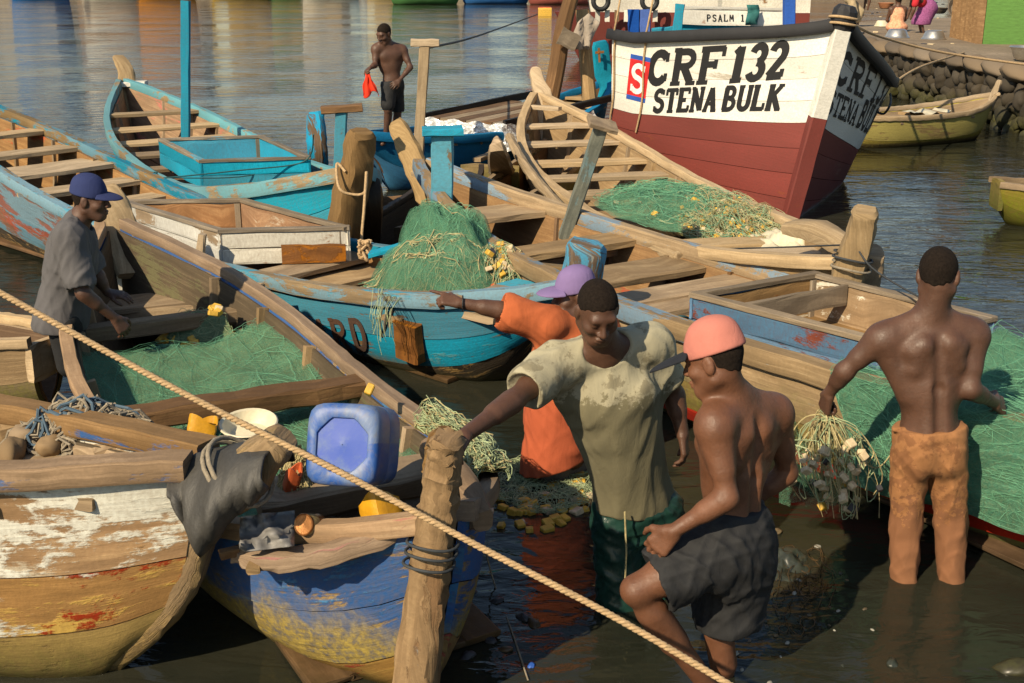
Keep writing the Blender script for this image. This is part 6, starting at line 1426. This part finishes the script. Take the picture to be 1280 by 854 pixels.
mb = MB(); Mt = Matrix.Translation(D(388, 656, P(388, 668, .66).y)) @ Matrix.Rotation(-.5, 4, 'Z') @ Matrix.Rotation(1.15, 4, 'X') @ Matrix.Translation((0, 0, -.045)); lathe([(.001, 0), (.038, 0), (.04, .003), (.038, .006), (.038, .03), (.0375, .034), (.038, .038), (.038, .084), (.04, .087), (.038, .09), (.034, .086), (.001, .084)], 24, mb, Mt); M['copper'] = plain('coppery_tin', (.45, .2, .07), .35, .3, 30, Metallic=.7); mb.build('can_body', M['copper'], tin, 'auto')
mb = MB(); lathe([(.0385, .036), (.0388, .038), (.0388, .075), (.0385, .077)], 24, mb, Mt); mb.build('paper_label', plain('can_label', (.35, .27, .12), .7, .5, 30), tin, 'auto')
mb = MB(); nzp = fnoise(5, 12, 4); rows = [[P(300 + 68 * i / 10, 690 - 44 * j / 8 - 8 * i / 10, .66 + .06 * abs(nzp(i * .3, j * .3)) + .04 * j / 8) for j in range(9)] for i in range(11)]; mb.grid(rows, [[(i * .1, j * .1) for j in range(9)] for i in range(11)], flip=True); o = mb.build('plastic_sheet', plain('grey_sheet', (.16, .155, .15), .6, .25, 9), None, True); o.modifiers.new('t', 'SOLIDIFY').thickness = .004; tag(o, 'crumpled grey sheet lying on blue canoe foredeck', 'sheet')
sR_ = mound(P(372, 610, .6), X_, Y_, .075, .08, .12, 15, 2.2); rb = empty('rope_bundle', P(372, 612, .6), 'bundle of fine tan rope beside the blue jerrycan', 'rope')
patchmesh(sR_, 10).build('rope_core', M['rope_grey'], rb, True); tag(strands(sR_, 90, 1.8, .0028, 17, .02, .5, sides=4, seg=12).build('rope_coils', M['twine'], rb), kind='stuff')
for i, (px, py, z, a) in enumerate(((300, 688, .56, .3), (340, 670, .58, .8), (430, 680, .62, 2.2), (455, 672, .64, 1.0), (320, 700, .55, 1.6), (285, 660, .5, .2), (410, 665, .6, 2.6), (200, 570, .45, 1.2), (180, 580, .45, .4))):
    q = P(px, py, z + (.05 if px > 250 else .3)); d = V(math.cos(a), math.sin(a), .1) * .07; o = plank('wood_scrap', q - d, q + d, .045, .03, M[('brown', 'tan', 'grey')[i % 3]], None, jit=.004); tag(o, 'splintered wood scrap lying among gear in the nearest canoes', 'wood scrap', 'wood scraps in the nearest canoes')
tube([P(448, 672, .66), P(455, 655, .69), P(462, 640, .72), P(458, 600, .64)], .005, 5, None, 5)
mb = tube([P(440, 678, .66) + V(.03 * math.sin(i * 2.1), .03 * math.cos(i * 1.7), .02 * abs(math.sin(i))) for i in range(18)], .005, 5, None, 3); tag(mb.build('cord', M['rope_green']), 'short green cord tangle beside yellow scoop', 'rope')
# clutter in the brown canoe
sA = mound(P(105, 566, .74), X_, Y_, .3, .13, .13, 25, 2.4, .3, 14); hb_ = empty('rope_heap', P(105, 566, .74), 'heap of dirty rope and rags in the brown canoe', 'rope')
patchmesh(sA, 16).build('rag_core', plain('dirty_rag', (.16, .12, .08), .95, .4, 20), hb_, True); tag(strands(sA, 110, 1.4, .006, 27, .03, .5, sides=5, seg=12).build('rope_coils', M['rope_grey'], hb_), kind='stuff'); tag(strands(sA, 30, 1.4, .007, 28, .03, .5, sides=5, seg=12).build('rope_coils', plain('blue_grey_rope', (.06, .1, .14), .9), hb_), kind='stuff')
gs = random.Random(12)
def rock_mesh(seed, n=1):
    bm = bmesh.new(); bmesh.ops.create_icosphere(bm, subdivisions=3, radius=.5); r = random.Random(seed)
    nz = fnoise(seed, 10, 3)
    for v in bm.verts: v.co = v.co * (1 + .25 * nz(v.co.x * 2 + v.co.z, v.co.y * 2 - v.co.z) + .1 * nz(v.co.x * 7 + v.co.z * 5, v.co.y * 7 - v.co.z * 5)); 
    me = bpy.data.meshes.new('stone'); bm.to_mesh(me); bm.free(); me.polygons.foreach_set('use_smooth', np.ones(len(me.polygons), bool)); return me
RK = [rock_mesh(i) for i in range(6)]
for (px, py, sc) in ((35, 548, .15), (66, 558, .12), (150, 562, .11), (185, 572, .09), (14, 566, .12)):
    o = bpy.data.objects.new('lump', RK[gs.randrange(6)].copy()); COL.objects.link(o); o.data.materials.append(M['tan']); o.location = P(px, py, .8); o.scale = (sc * 1.4, sc, sc * .8); o.rotation_euler = (gs.random(), gs.random(), gs.random() * 6); tag(o, 'muddy lump of broken wood in the brown canoe', 'wood scrap', 'muddy lumps in the brown canoe')
# canoe end at the left edge
q0 = P(60, 424, .45); bL = Boat('canoe', 'blunt bare plank canoe end touching the seated man in grey', (q0.x, q0.y, q0.x - 2.6, q0.y + 1.0, .3, 3, .45, .42, .5, 0), e=.15, rake=.05, rock=.1, zk=-.1)
bL.hull([(.02, .5, M['tan'])], (.5, M['tan_algae']), M['tan_pale'], raildims=(.06, .06), inner=M['brown'])
plank('end_board', bL.pt(0, -1, .25, .02), bL.pt(0, 1, .25, .02), .05, .22, M['tan_pale'], bL.root)
# ---------------------------------------------------------------- fittings on the worn blue canoe's side
sideC = -1 if bC.pt(.8, -1, 0).y < bC.pt(.8, 1, 0).y else 1
def c_solve(px, py):
    best = (1e9, 0, 0)
    for i in range(121):
        t = .5 + .5 * i / 120
        for j in range(41):
            v = .02 + .7 * j / 40; p = bC.pt(t, sideC, v); d = p - V(0, 0, CH); zc = d.y * _c - d.z * _s; e = (640 + F * d.x / zc - px) ** 2 + (427 - F * (d.y * _s + d.z * _c) / zc - py) ** 2
            if e < best[0]: best = (e, t, v)
    return best[1], best[2]
def sC(t, v, off): return bC.pt(t, sideC, v, off)
ta, va = c_solve(496, 402); tb_, vb = c_solve(534, 446)
a = sC((ta + tb_) / 2, va, .03); b = sC((ta + tb_) / 2, vb, .05); plank('rusted_block', a, b, .2, .09, M['rust'], bC.root, up=-bC.n * sideC * -1)
tl, vl = c_solve(404, 432); t2, v2 = c_solve(470, 440); t3, v3 = c_solve(404, 400)
M['worn_letter'] = wood('worn_brown_lettering', (.1, .05, .03), (.2, .1, .06), [((.02, .2, .32), .2, 5)])
LX = (t2 - tl) * bC.L; HY = (vl - v3) * .62
def sfc(x, y):
    f_ = x / LX; t = tl + f_ * (t2 - tl); v = vl + (v2 - vl) * f_ + (v3 - vl) * y / HY; return bC.pt(t, sideC, v, .008), bC.n * sideC
text_on('worn_letter', 'ARD', sfc, .0, 0, LX * .28, HY, M['worn_letter'], bC.root, thick=.2, gap=.18, lift=.004)
tl0 = c_solve(352, 425)[0]
for i in range(4):
    t = tl0 + (tl - tl0) * (i + .2) / 4.4; plank('worn_mark', bC.pt(t, sideC, vl - .02, .009), bC.pt(t + .004, sideC, v3 + .05, .009), .045, .006, M['worn_letter'], bC.root, up=bC.n, jit=.004)
mb = MB()
for i in range(3): tube([P(478 + 6 * i, 384, .5), P(476 + 6 * i, 400, .38) + V(0, -.06, 0), P(478 + 4 * i, 418, .26) + V(0, -.05, 0)], .008, 5, mb, 4)
mb.build('hanging_rope', M['rope_grey'], bC.root); plank('brown_board', P(352, 318, .5), P(432, 316, .5), .03, .14, M['rust'], bC.root)
o = plank('paddle_blade', P(462, 318, .6), P(500, 308, .66), .16, .03, M['turq'], None); tag(o, 'pale blue plank end poking up beside rope knot and net heap', 'plank')
# ---------------------------------------------------------------- quay at the right with stone wall
QZ = .9; qa = P(1060, 52, QZ); qb = P(1290, 96, QZ); qd = (qb - qa); qd.z = 0; 
e0 = qa - qd * .8; e1 = qb + qd * 1.2
mb = MB(); far = 70
nq = fnoise(3, 10, 1.2); rows = []
for i in range(50):
    f_ = i / 49; a = e0.lerp(e1, f_); rows.append([a + V(60 * (j / 20) ** 2.2, 45 * (1 - f_) * (j / 20) ** 2.2, 0.05 * nq(f_ * 8, j * .5) * min(1, j)) for j in range(21)])
mb.grid(rows, [[(i, j) for j in range(21)] for i in range(50)], flip=True); tag(mb.build('quay_ground', M['ground'], None, True), kind='structure')
wall = empty('quay_wall', qa, 'dark stone quay wall with sandbag edge below the seated women', 'wall')
mb = MB(); rows = [[e0.lerp(e1, i / 30) + V(.12 - .05 * j, 0, -QZ - .3 + (QZ + .28) * j / 4) for j in range(5)] for i in range(31)]; mb.grid(rows, [[(i, j) for j in range(5)] for i in range(31)]); mb.build('wall_core', M['stone'], wall, True)
for me in RK: me.materials.append(M['stone'])
wn = V(-qd.y, qd.x, 0).normalized(); wn = wn if wn.x < 0 else -wn
for i in range(42):
    for j in range(5):
        f_ = .25 + .5 * (i + gs.uniform(-.3, .3)) / 42; a = e0.lerp(e1, f_); z = .02 + .17 * j + gs.uniform(-.03, .03); o = bpy.data.objects.new('stone', gs.choice(RK)); COL.objects.link(o); o.parent = wall; sc = gs.uniform(.22, .36)
        o.location = a + V(0, 0, z - QZ) + wn * gs.uniform(.0, .1) - wall.location; o.scale = (sc, sc, sc * .75); o.rotation_euler = (gs.random() * 3, gs.random() * 3, gs.random() * 6)
RS = rock_mesh(9); RS.materials.append(M['sack'])
for i in range(16):
    f_ = .27 + .46 * i / 16; a = e0.lerp(e1, f_); o = bpy.data.objects.new('sandbag', RS); COL.objects.link(o); o.parent = wall; o.location = a + V(0, 0, .0 + .05 * gs.random()) - wall.location + wn * .02; o.scale = (.95, .42, .3); o.rotation_euler = (0, gs.uniform(-.1, .1), math.atan2(qd.y, qd.x) + gs.uniform(-.2, .2))
# kiosk
kx0 = P(1200, 60, QZ); 
ki = empty('kiosk', kx0, 'green painted kiosk with brown corrugated side on the quay', 'kiosk'); c0 = P(1228, 56, QZ); c1 = P(1330, 56, QZ); b0 = V(P(1193, 48, QZ).x, c0.y + 2.6, QZ)
mb = MB(); h_ = 2.2
def wallq(nm, a, b, mat, n=1, cor=0.0, th=.05):
    mb = MB(); d = (b - a); nn = V(d.y, -d.x, 0).normalized(); rows = []
    for i in range(n + 1):
        p_ = a + d * i / n + nn * (cor * math.sin(i * math.pi * .66)); rows.append([p_, p_ + V(0, 0, h_), p_ + V(0, 0, h_) - nn * th, p_ - nn * th])
    mb.grid(rows, [[(i * .2, j * 1.0) for j in range(4)] for i in range(n + 1)], closeu=True); return mb.build(nm, mat, ki)
wallq('front_panel', c0, c1, M['green_wall']); wallq('corrugated_side', b0, c0 + V(-.06, .03, 0), M['corr'], 48, .07)
wallq('back_panel', b0 + V(0, .06, 0), V(c1.x, b0.y + .06, QZ), M['corr']); mb = MB(); mb.poly([c0 + V(-.2, -.2, h_ + .05), c1 + V(.2, -.2, h_ + .05), V(c1.x + .2, b0.y + .2, QZ + h_ + .15), b0 + V(-.2, .2, h_ + .15)]); o = mb.build('roof', M['corr'], ki); o.modifiers.new('t', 'SOLIDIFY').thickness = .04
# basins on the quay
def basin(px, py, r, h_, mat, label, flip=False, tilt=0.0):
    mb = MB(); c = P(px, py, QZ + .02); pr = [(.001, 0), (r * .6, 0), (r * .75, h_ * .15), (r * .95, h_ * .8), (r * 1.05, h_), (r * 1.08, h_ * .97), (r * .92, h_ * .75), (r * .7, h_ * .14), (.001, .02)]
    if flip: pr = [(a, h_ - b) for a, b in pr]
    lathe(pr, 22, mb, Matrix.Translation(c + V(0, 0, r * math.sin(abs(tilt)))) @ Matrix.Rotation(tilt, 4, 'X')); o = mb.build('basin', mat, None, 'auto'); return tag(o, label, 'basin', 'basins on the quay')
basin(1121, 47, .28, .2, M['galv'], 'upturned aluminium basin in front of woman in peach top', True); basin(1167, 49, .27, .2, M['galv'], 'upturned aluminium basin beside woman in purple skirt', True)
basin(1102, 33, .2, .16, M['white_plastic'], 'pale bucket-like basin behind woman in peach top', True); basin(1172, 17, .34, .2, M['sack'], 'tan basin standing behind the purple skirt'); basin(1107, 11, .3, .22, plain('terracotta', (.4, .16, .07), .7), 'terracotta basin between crouching man and women'); basin(1197, 26, .36, .16, M['sack'], 'tan basin leaning against the corrugated kiosk', False, 1.2); basin(1283, 75, .3, .24, M['galv'], 'aluminium basin below the green kiosk panel'); basin(1162, 8, .3, .18, M['galv'], 'shiny aluminium basin beyond the tan basins')
# people on the quay
def quay_person(label, px, py, build):
    base = P(px, py, QZ); p = Person('person', label, base, SK1, h=.014); build(p, base); return p
def b1(p, b):
    f = V(.1, 1, 0); hc = b + V(0, .1, .8); nk = b + V(0, .08, .62); pv = b + V(0, -.02, .12); sl_, sr_ = b + V(-.18, .06, .58), b + V(.18, .06, .58)
    for q in (hc, b, sl_, sr_): p.grow(q, .35)
    Fd = p.field(); p.head(Fd, hc, f, (0, .1, 1)); p.torso(Fd, nk, pv, sl_, sr_, f, 1.0, False); p.neckp(Fd, nk); p.arm(Fd, sl_, b + V(-.24, .15, .3), b + V(-.1, .35, .2)); p.arm(Fd, sr_, b + V(.24, .15, .3), b + V(.1, .35, .2)); p.body(Fd); p.hair(HAIR)
    G = Field(p.lo, p.hi, .014); G.el(p.T(0, 0, .6), p.R, (.19, .14, .26), .05); G.el(b + V(0, .05, .12), np.eye(3), (.28, .3, .16), .1); G.folds(.012, 22, 2); G.cut(nk + V(0, 0, .0), (0, 0, 1)); link('dress', G.mesh('dress'), cloth('peach_print', (.62, .3, .18), .4, scale=18), p.root)
quay_person('woman in peach print top sitting with her back turned on the quay', 1121, 40, b1)
def b2(p, b):
    f = V(-.8, -.3, 0); nk = b + V(-.35, -.1, .95); pv = b + V(.1, .05, .62); hc = nk + V(-.14, -.05, .02); sl_, sr_ = nk + V(.02, -.18, -.06), nk + V(.05, .18, -.06)
    for q in (hc, b, pv, sl_, sr_): p.grow(q, .4)
    Fd = p.field(); p.head(Fd, hc, (-.7, -.2, -.6), (-.5, 0, .8)); p.torso(Fd, nk, pv, sl_, sr_, f, 1.0, False); p.neckp(Fd, nk); p.arm(Fd, sl_, sl_ + V(-.05, -.05, -.28), sl_ + V(-.1, 0, -.52)); p.arm(Fd, sr_, sr_ + V(-.05, .0, -.28), sr_ + V(-.1, 0, -.52))
    for x in (-.1, .12): p.leg(Fd, pv + V(0, x, 0), b + V(-.1, x, .35), b + V(0, x, .02), .8)
    p.body(Fd); p.hair(HAIR)
    G = Field(p.lo, p.hi, .014); G.el(p.T(0, 0, .62), p.R, (.18, .14, .26), .05); G.rc(sl_, sl_ + V(-.03, -.03, -.16), .08, .08, .04); G.folds(.01, 22, 2); link('blouse', G.mesh('blouse'), cloth('red_blouse', (.42, .02, .03)), p.root)
    G = Field(p.lo, p.hi, .014); G.el(pv, p.R, (.22, .2, .2), .06); G.rc(pv, b + V(-.05, .02, .3), .22, .24, .1); G.folds(.014, 24, 5); G.cut(b + V(0, 0, .22), (0, 0, -1)); link('skirt', G.mesh('skirt'), cloth('purple_check_skirt', (.23, .07, .19), .4, scale=30), p.root)
quay_person('woman in red blouse and purple skirt bending over a basin on the quay', 1153, 42, b2)
def b3(p, b):
    nk = b + V(.35, .1, 1.05); pv = b + V(-.1, 0, .78); hc = nk + V(.15, 0, .02); sl_, sr_ = nk + V(0, .18, -.05), nk + V(0, -.18, -.05)
    for q in (hc, b, pv, sl_): p.grow(q, .4)
    Fd = p.field(); p.head(Fd, hc, (.8, 0, -.5), (.4, 0, .8)); p.torso(Fd, nk, pv, sl_, sr_, (.7, 0, -.6), 1.0, False); p.neckp(Fd, nk)
    for s_ in (sl_, sr_): p.arm(Fd, s_, s_ + V(.08, 0, -.27), s_ + V(.05, 0, -.52))
    for x in (-.1, .14): p.leg(Fd, pv + V(0, x, 0), b + V(.12 + x, x, .42), b + V(x * 1.5, x, .03), .85)
    p.body(Fd); p.hair(HAIR)
    G = Field(p.lo, p.hi, .014); G.el(pv, p.R, (.18, .16, .16), .06)
    for x in (-.1, .14): G.rc(pv + V(0, x, 0), b + V(.12 + x, x, .42), .12, .1, .05); G.rc(b + V(.12 + x, x, .42), b + V(x * 1.5, x, .2), .1, .09, .04)
    G.folds(.01, 22, 7); link('trousers', G.mesh('trousers'), cloth('khaki_trousers', (.4, .32, .2)), p.root)
    G = Field(p.lo, p.hi, .014); G.el(p.T(0, 0, .62), p.R, (.18, .14, .26), .05); G.folds(.01, 22, 2); link('shirt', G.mesh('shirt'), cloth('dusty_blue_shirt', (.1, .16, .22)), p.root)
quay_person('man in khaki trousers crouching on the quay behind the big boat', 1064, 34, b3)
for _ in range(34):
    px, py = gs.uniform(1075, 1200), gs.uniform(4, 56); o = bpy.data.objects.new('litter_scrap', FL[(1, 3, 3)[gs.randrange(3)]]); COL.objects.link(o); o.location = P(px, py, QZ + .03); sc = gs.uniform(1, 3); o.scale = (sc, sc, sc * .5); o.rotation_euler = (0, 0, gs.random() * 6); tag(o, 'small scrap of litter on the quay ground', 'litter', 'litter on the quay')
# ---------------------------------------------------------------- scraps on the near water
def scrap(px, py, sc, mat, label, group=None, cat='litter'):
    o = bpy.data.objects.new('floating_scrap', RK[gs.randrange(6)].copy()); o.data.materials.clear(); o.data.materials.append(mat); COL.objects.link(o); o.location = P(px, py, .0); o.scale = (sc, sc * .7, sc * .45); o.rotation_euler = (gs.uniform(-.3, .3), gs.uniform(-.3, .3), gs.random() * 6); tag(o, label, cat, group)
M['pale'] = plain('pale_scrap', (.26, .25, .21), .6); M['film'] = plain('wet_film', (.035, .04, .03), .3, .4, 12)
for (px, py, s_) in ((572, 762, .07), (592, 790, .06), (612, 800, .07), (632, 812, .06), (585, 820, .07), (655, 772, .08), (578, 702, .05), (620, 752, .06), (668, 780, .07), (590, 740, .05)): scrap(px, py, s_, M['float_k'] if gs.random() < .6 else M['brown'], 'dark wet scrap drifting between the blue stem and the men', 'dark scraps on the near water')
scrap(664, 832, .045, M['emblem_blue'], 'small blue bottle cap drifting below the blue canoe stem'); scrap(955, 640, .05, M['pale'], 'white cup scrap drifting beside dark shorts'); scrap(953, 684, .05, M['float'], 'yellow scrap drifting beside dark shorts'); scrap(1116, 830, .06, M['film'], 'pale crumpled plastic drifting before ochre trousers'); scrap(972, 665, .07, M['tan'], 'brown scrap drifting between dark shorts and float bundle'); scrap(1272, 836, .16, M['stone'], 'mud-coloured stone breaking the water before mossy hull', None, 'stone')
for _ in range(30): scrap(gs.gauss(1000, 60), gs.gauss(760, 40), gs.uniform(.012, .035), gs.choice([M['tan'], M['film'], M['pale']]), 'tiny wet scrap on the water between dark shorts and ochre trousers', 'tiny scraps on the near water')
nwf = fnoise(97, 12, 5)
def sW2(u, v): return P(985 + 60 * u, 735 + 60 * v, .003 + .01 * abs(nwf(u * 3, v * 3)))
ob = strands(sW2, 36, .9, .0018, 95, .005, .8); tag(ob.build('drifting_weed', M['brown']), 'loose strands of weed and thread between shorts and ochre trousers', 'weed', None, 'stuff')
mb = patchmesh(mound(P(975, 705, -.01), X_, Y_, .17, .2, .035, 12, 1.6, .5, 9), 24); o = mb.build('plastic_bag', M['film'], None, True); tag(o, 'half-sunk clear plastic bag beside the dark shorts', 'plastic bag')
# ---------------------------------------------------------------- far shore
tag(MB().build('x', None) if False else sheet('far_shore_ground', -160, 160, 106, 330, .7, M['ground']), kind='structure')
M['far_wall'] = wood('far_quay_face', (.25, .2, .14), (.36, .3, .22)); mb = MB(); mb.poly([(-160, 106, -.5), (160, 106, -.5), (160, 106, .7), (-160, 106, .7)]); tag(mb.build('far_quay_face', M['far_wall']), kind='structure')
cols_ = [('green', (.08, .2, .07)), ('blue', (.02, .12, .35)), ('orange', (.5, .2, .03)), ('white', (.6, .58, .5)), ('red', (.35, .06, .03)), ('ochre', (.45, .32, .1))]
for i, (px, ci) in enumerate(((535, 0), (620, 1), (470, 5), (700, 4), (380, 3), (60, 3), (150, 2), (250, 5), (320, 0), (-30, 1), (760, 2))):
    nm_, c_ = cols_[ci]; x = (px - 640) / 1500 * 84; m_ = bpy.data.materials.get('far_' + nm_) or wood('far_' + nm_, [q * .7 for q in c_], c_, [(c_, .8, 1)])
    b_ = Boat('canoe', ['long %s canoe moored far off along the opposite shore', '%s canoe moored far off before the opposite houses'][i % 2] % nm_, (x - 2.6, (84 if i in (0, 1, 3) else 99) + (i % 3), x + 2.6, (84.6 if i in (0, 1, 3) else 99.6) + (i % 3), .9, 2.5, 1.3, .8, 1.3, 0), group='canoes along the far shore'); b_.hull([(.02, .5, m_)], (.5, m_), M['tan'])
for i in range(11):
    x = -75 + i * 13.5; wd = gs.uniform(8, 12); hh = gs.uniform(4, 7.5); ci = [(.5, .42, .3), (.42, .25, .12), (.6, .56, .48), (.35, .2, .12), (.5, .34, .14)][i % 5]; nmc = ['cream', 'orange-brown', 'white', 'brick-brown', 'ochre'][i % 5]
    bl = empty('house', (x, 116, .7), '%s waterfront house with %s roof on the opposite shore' % (nmc, ['rusty', 'grey'][i % 2]), 'house', 'houses on the far shore')
    m_ = bpy.data.materials.get('plaster_' + nmc) or plain('plaster_' + nmc, [q * .5 for q in ci], .9, .2, .6)
    mb = MB(); sweep([V(x - wd / 2, 118, .7 + hh / 2), V(x + wd / 2, 118, .7 + hh / 2)], 6, hh, [(-1, -1), (1, -1), (1, 1), (-1, 1)], mb=mb); mb.build('wall', m_, bl)
    mb = MB(); mb.poly([(x - wd / 2 - .5, 114.4, .7 + hh), (x + wd / 2 + .5, 114.4, .7 + hh), (x + wd / 2 + .5, 118, 2.2 + hh), (x - wd / 2 - .5, 118, 2.2 + hh)]); mb.poly([(x - wd / 2 - .5, 118, 2.2 + hh), (x + wd / 2 + .5, 118, 2.2 + hh), (x + wd / 2 + .5, 121.6, .7 + hh), (x - wd / 2 - .5, 121.6, .7 + hh)]); mb.build('roof', M['rust'] if i % 2 == 0 else M['grey'], bl)
    for j in range(3): plank('window', V(x - wd * .32 + wd * .32 * j - .5, 114.95, .7 + hh * .6), V(x - wd * .32 + wd * .32 * j + .5, 114.95, .7 + hh * .6), .1, 1.2, M['dark'], bl, jit=0)
fo = empty('float_box', P(680, 15, .0), 'orange box float on the far open water', 'float'); c = P(681, 16, .15); plank('float_body', c - V(.35, 0, 0), c + V(.35, 0, 0), .5, .5, M['float'], fo, jit=0); plank('float_lid', c + V(-.3, 0, .26), c + V(.3, 0, .26), .4, .06, M['float_r'], fo, jit=0)
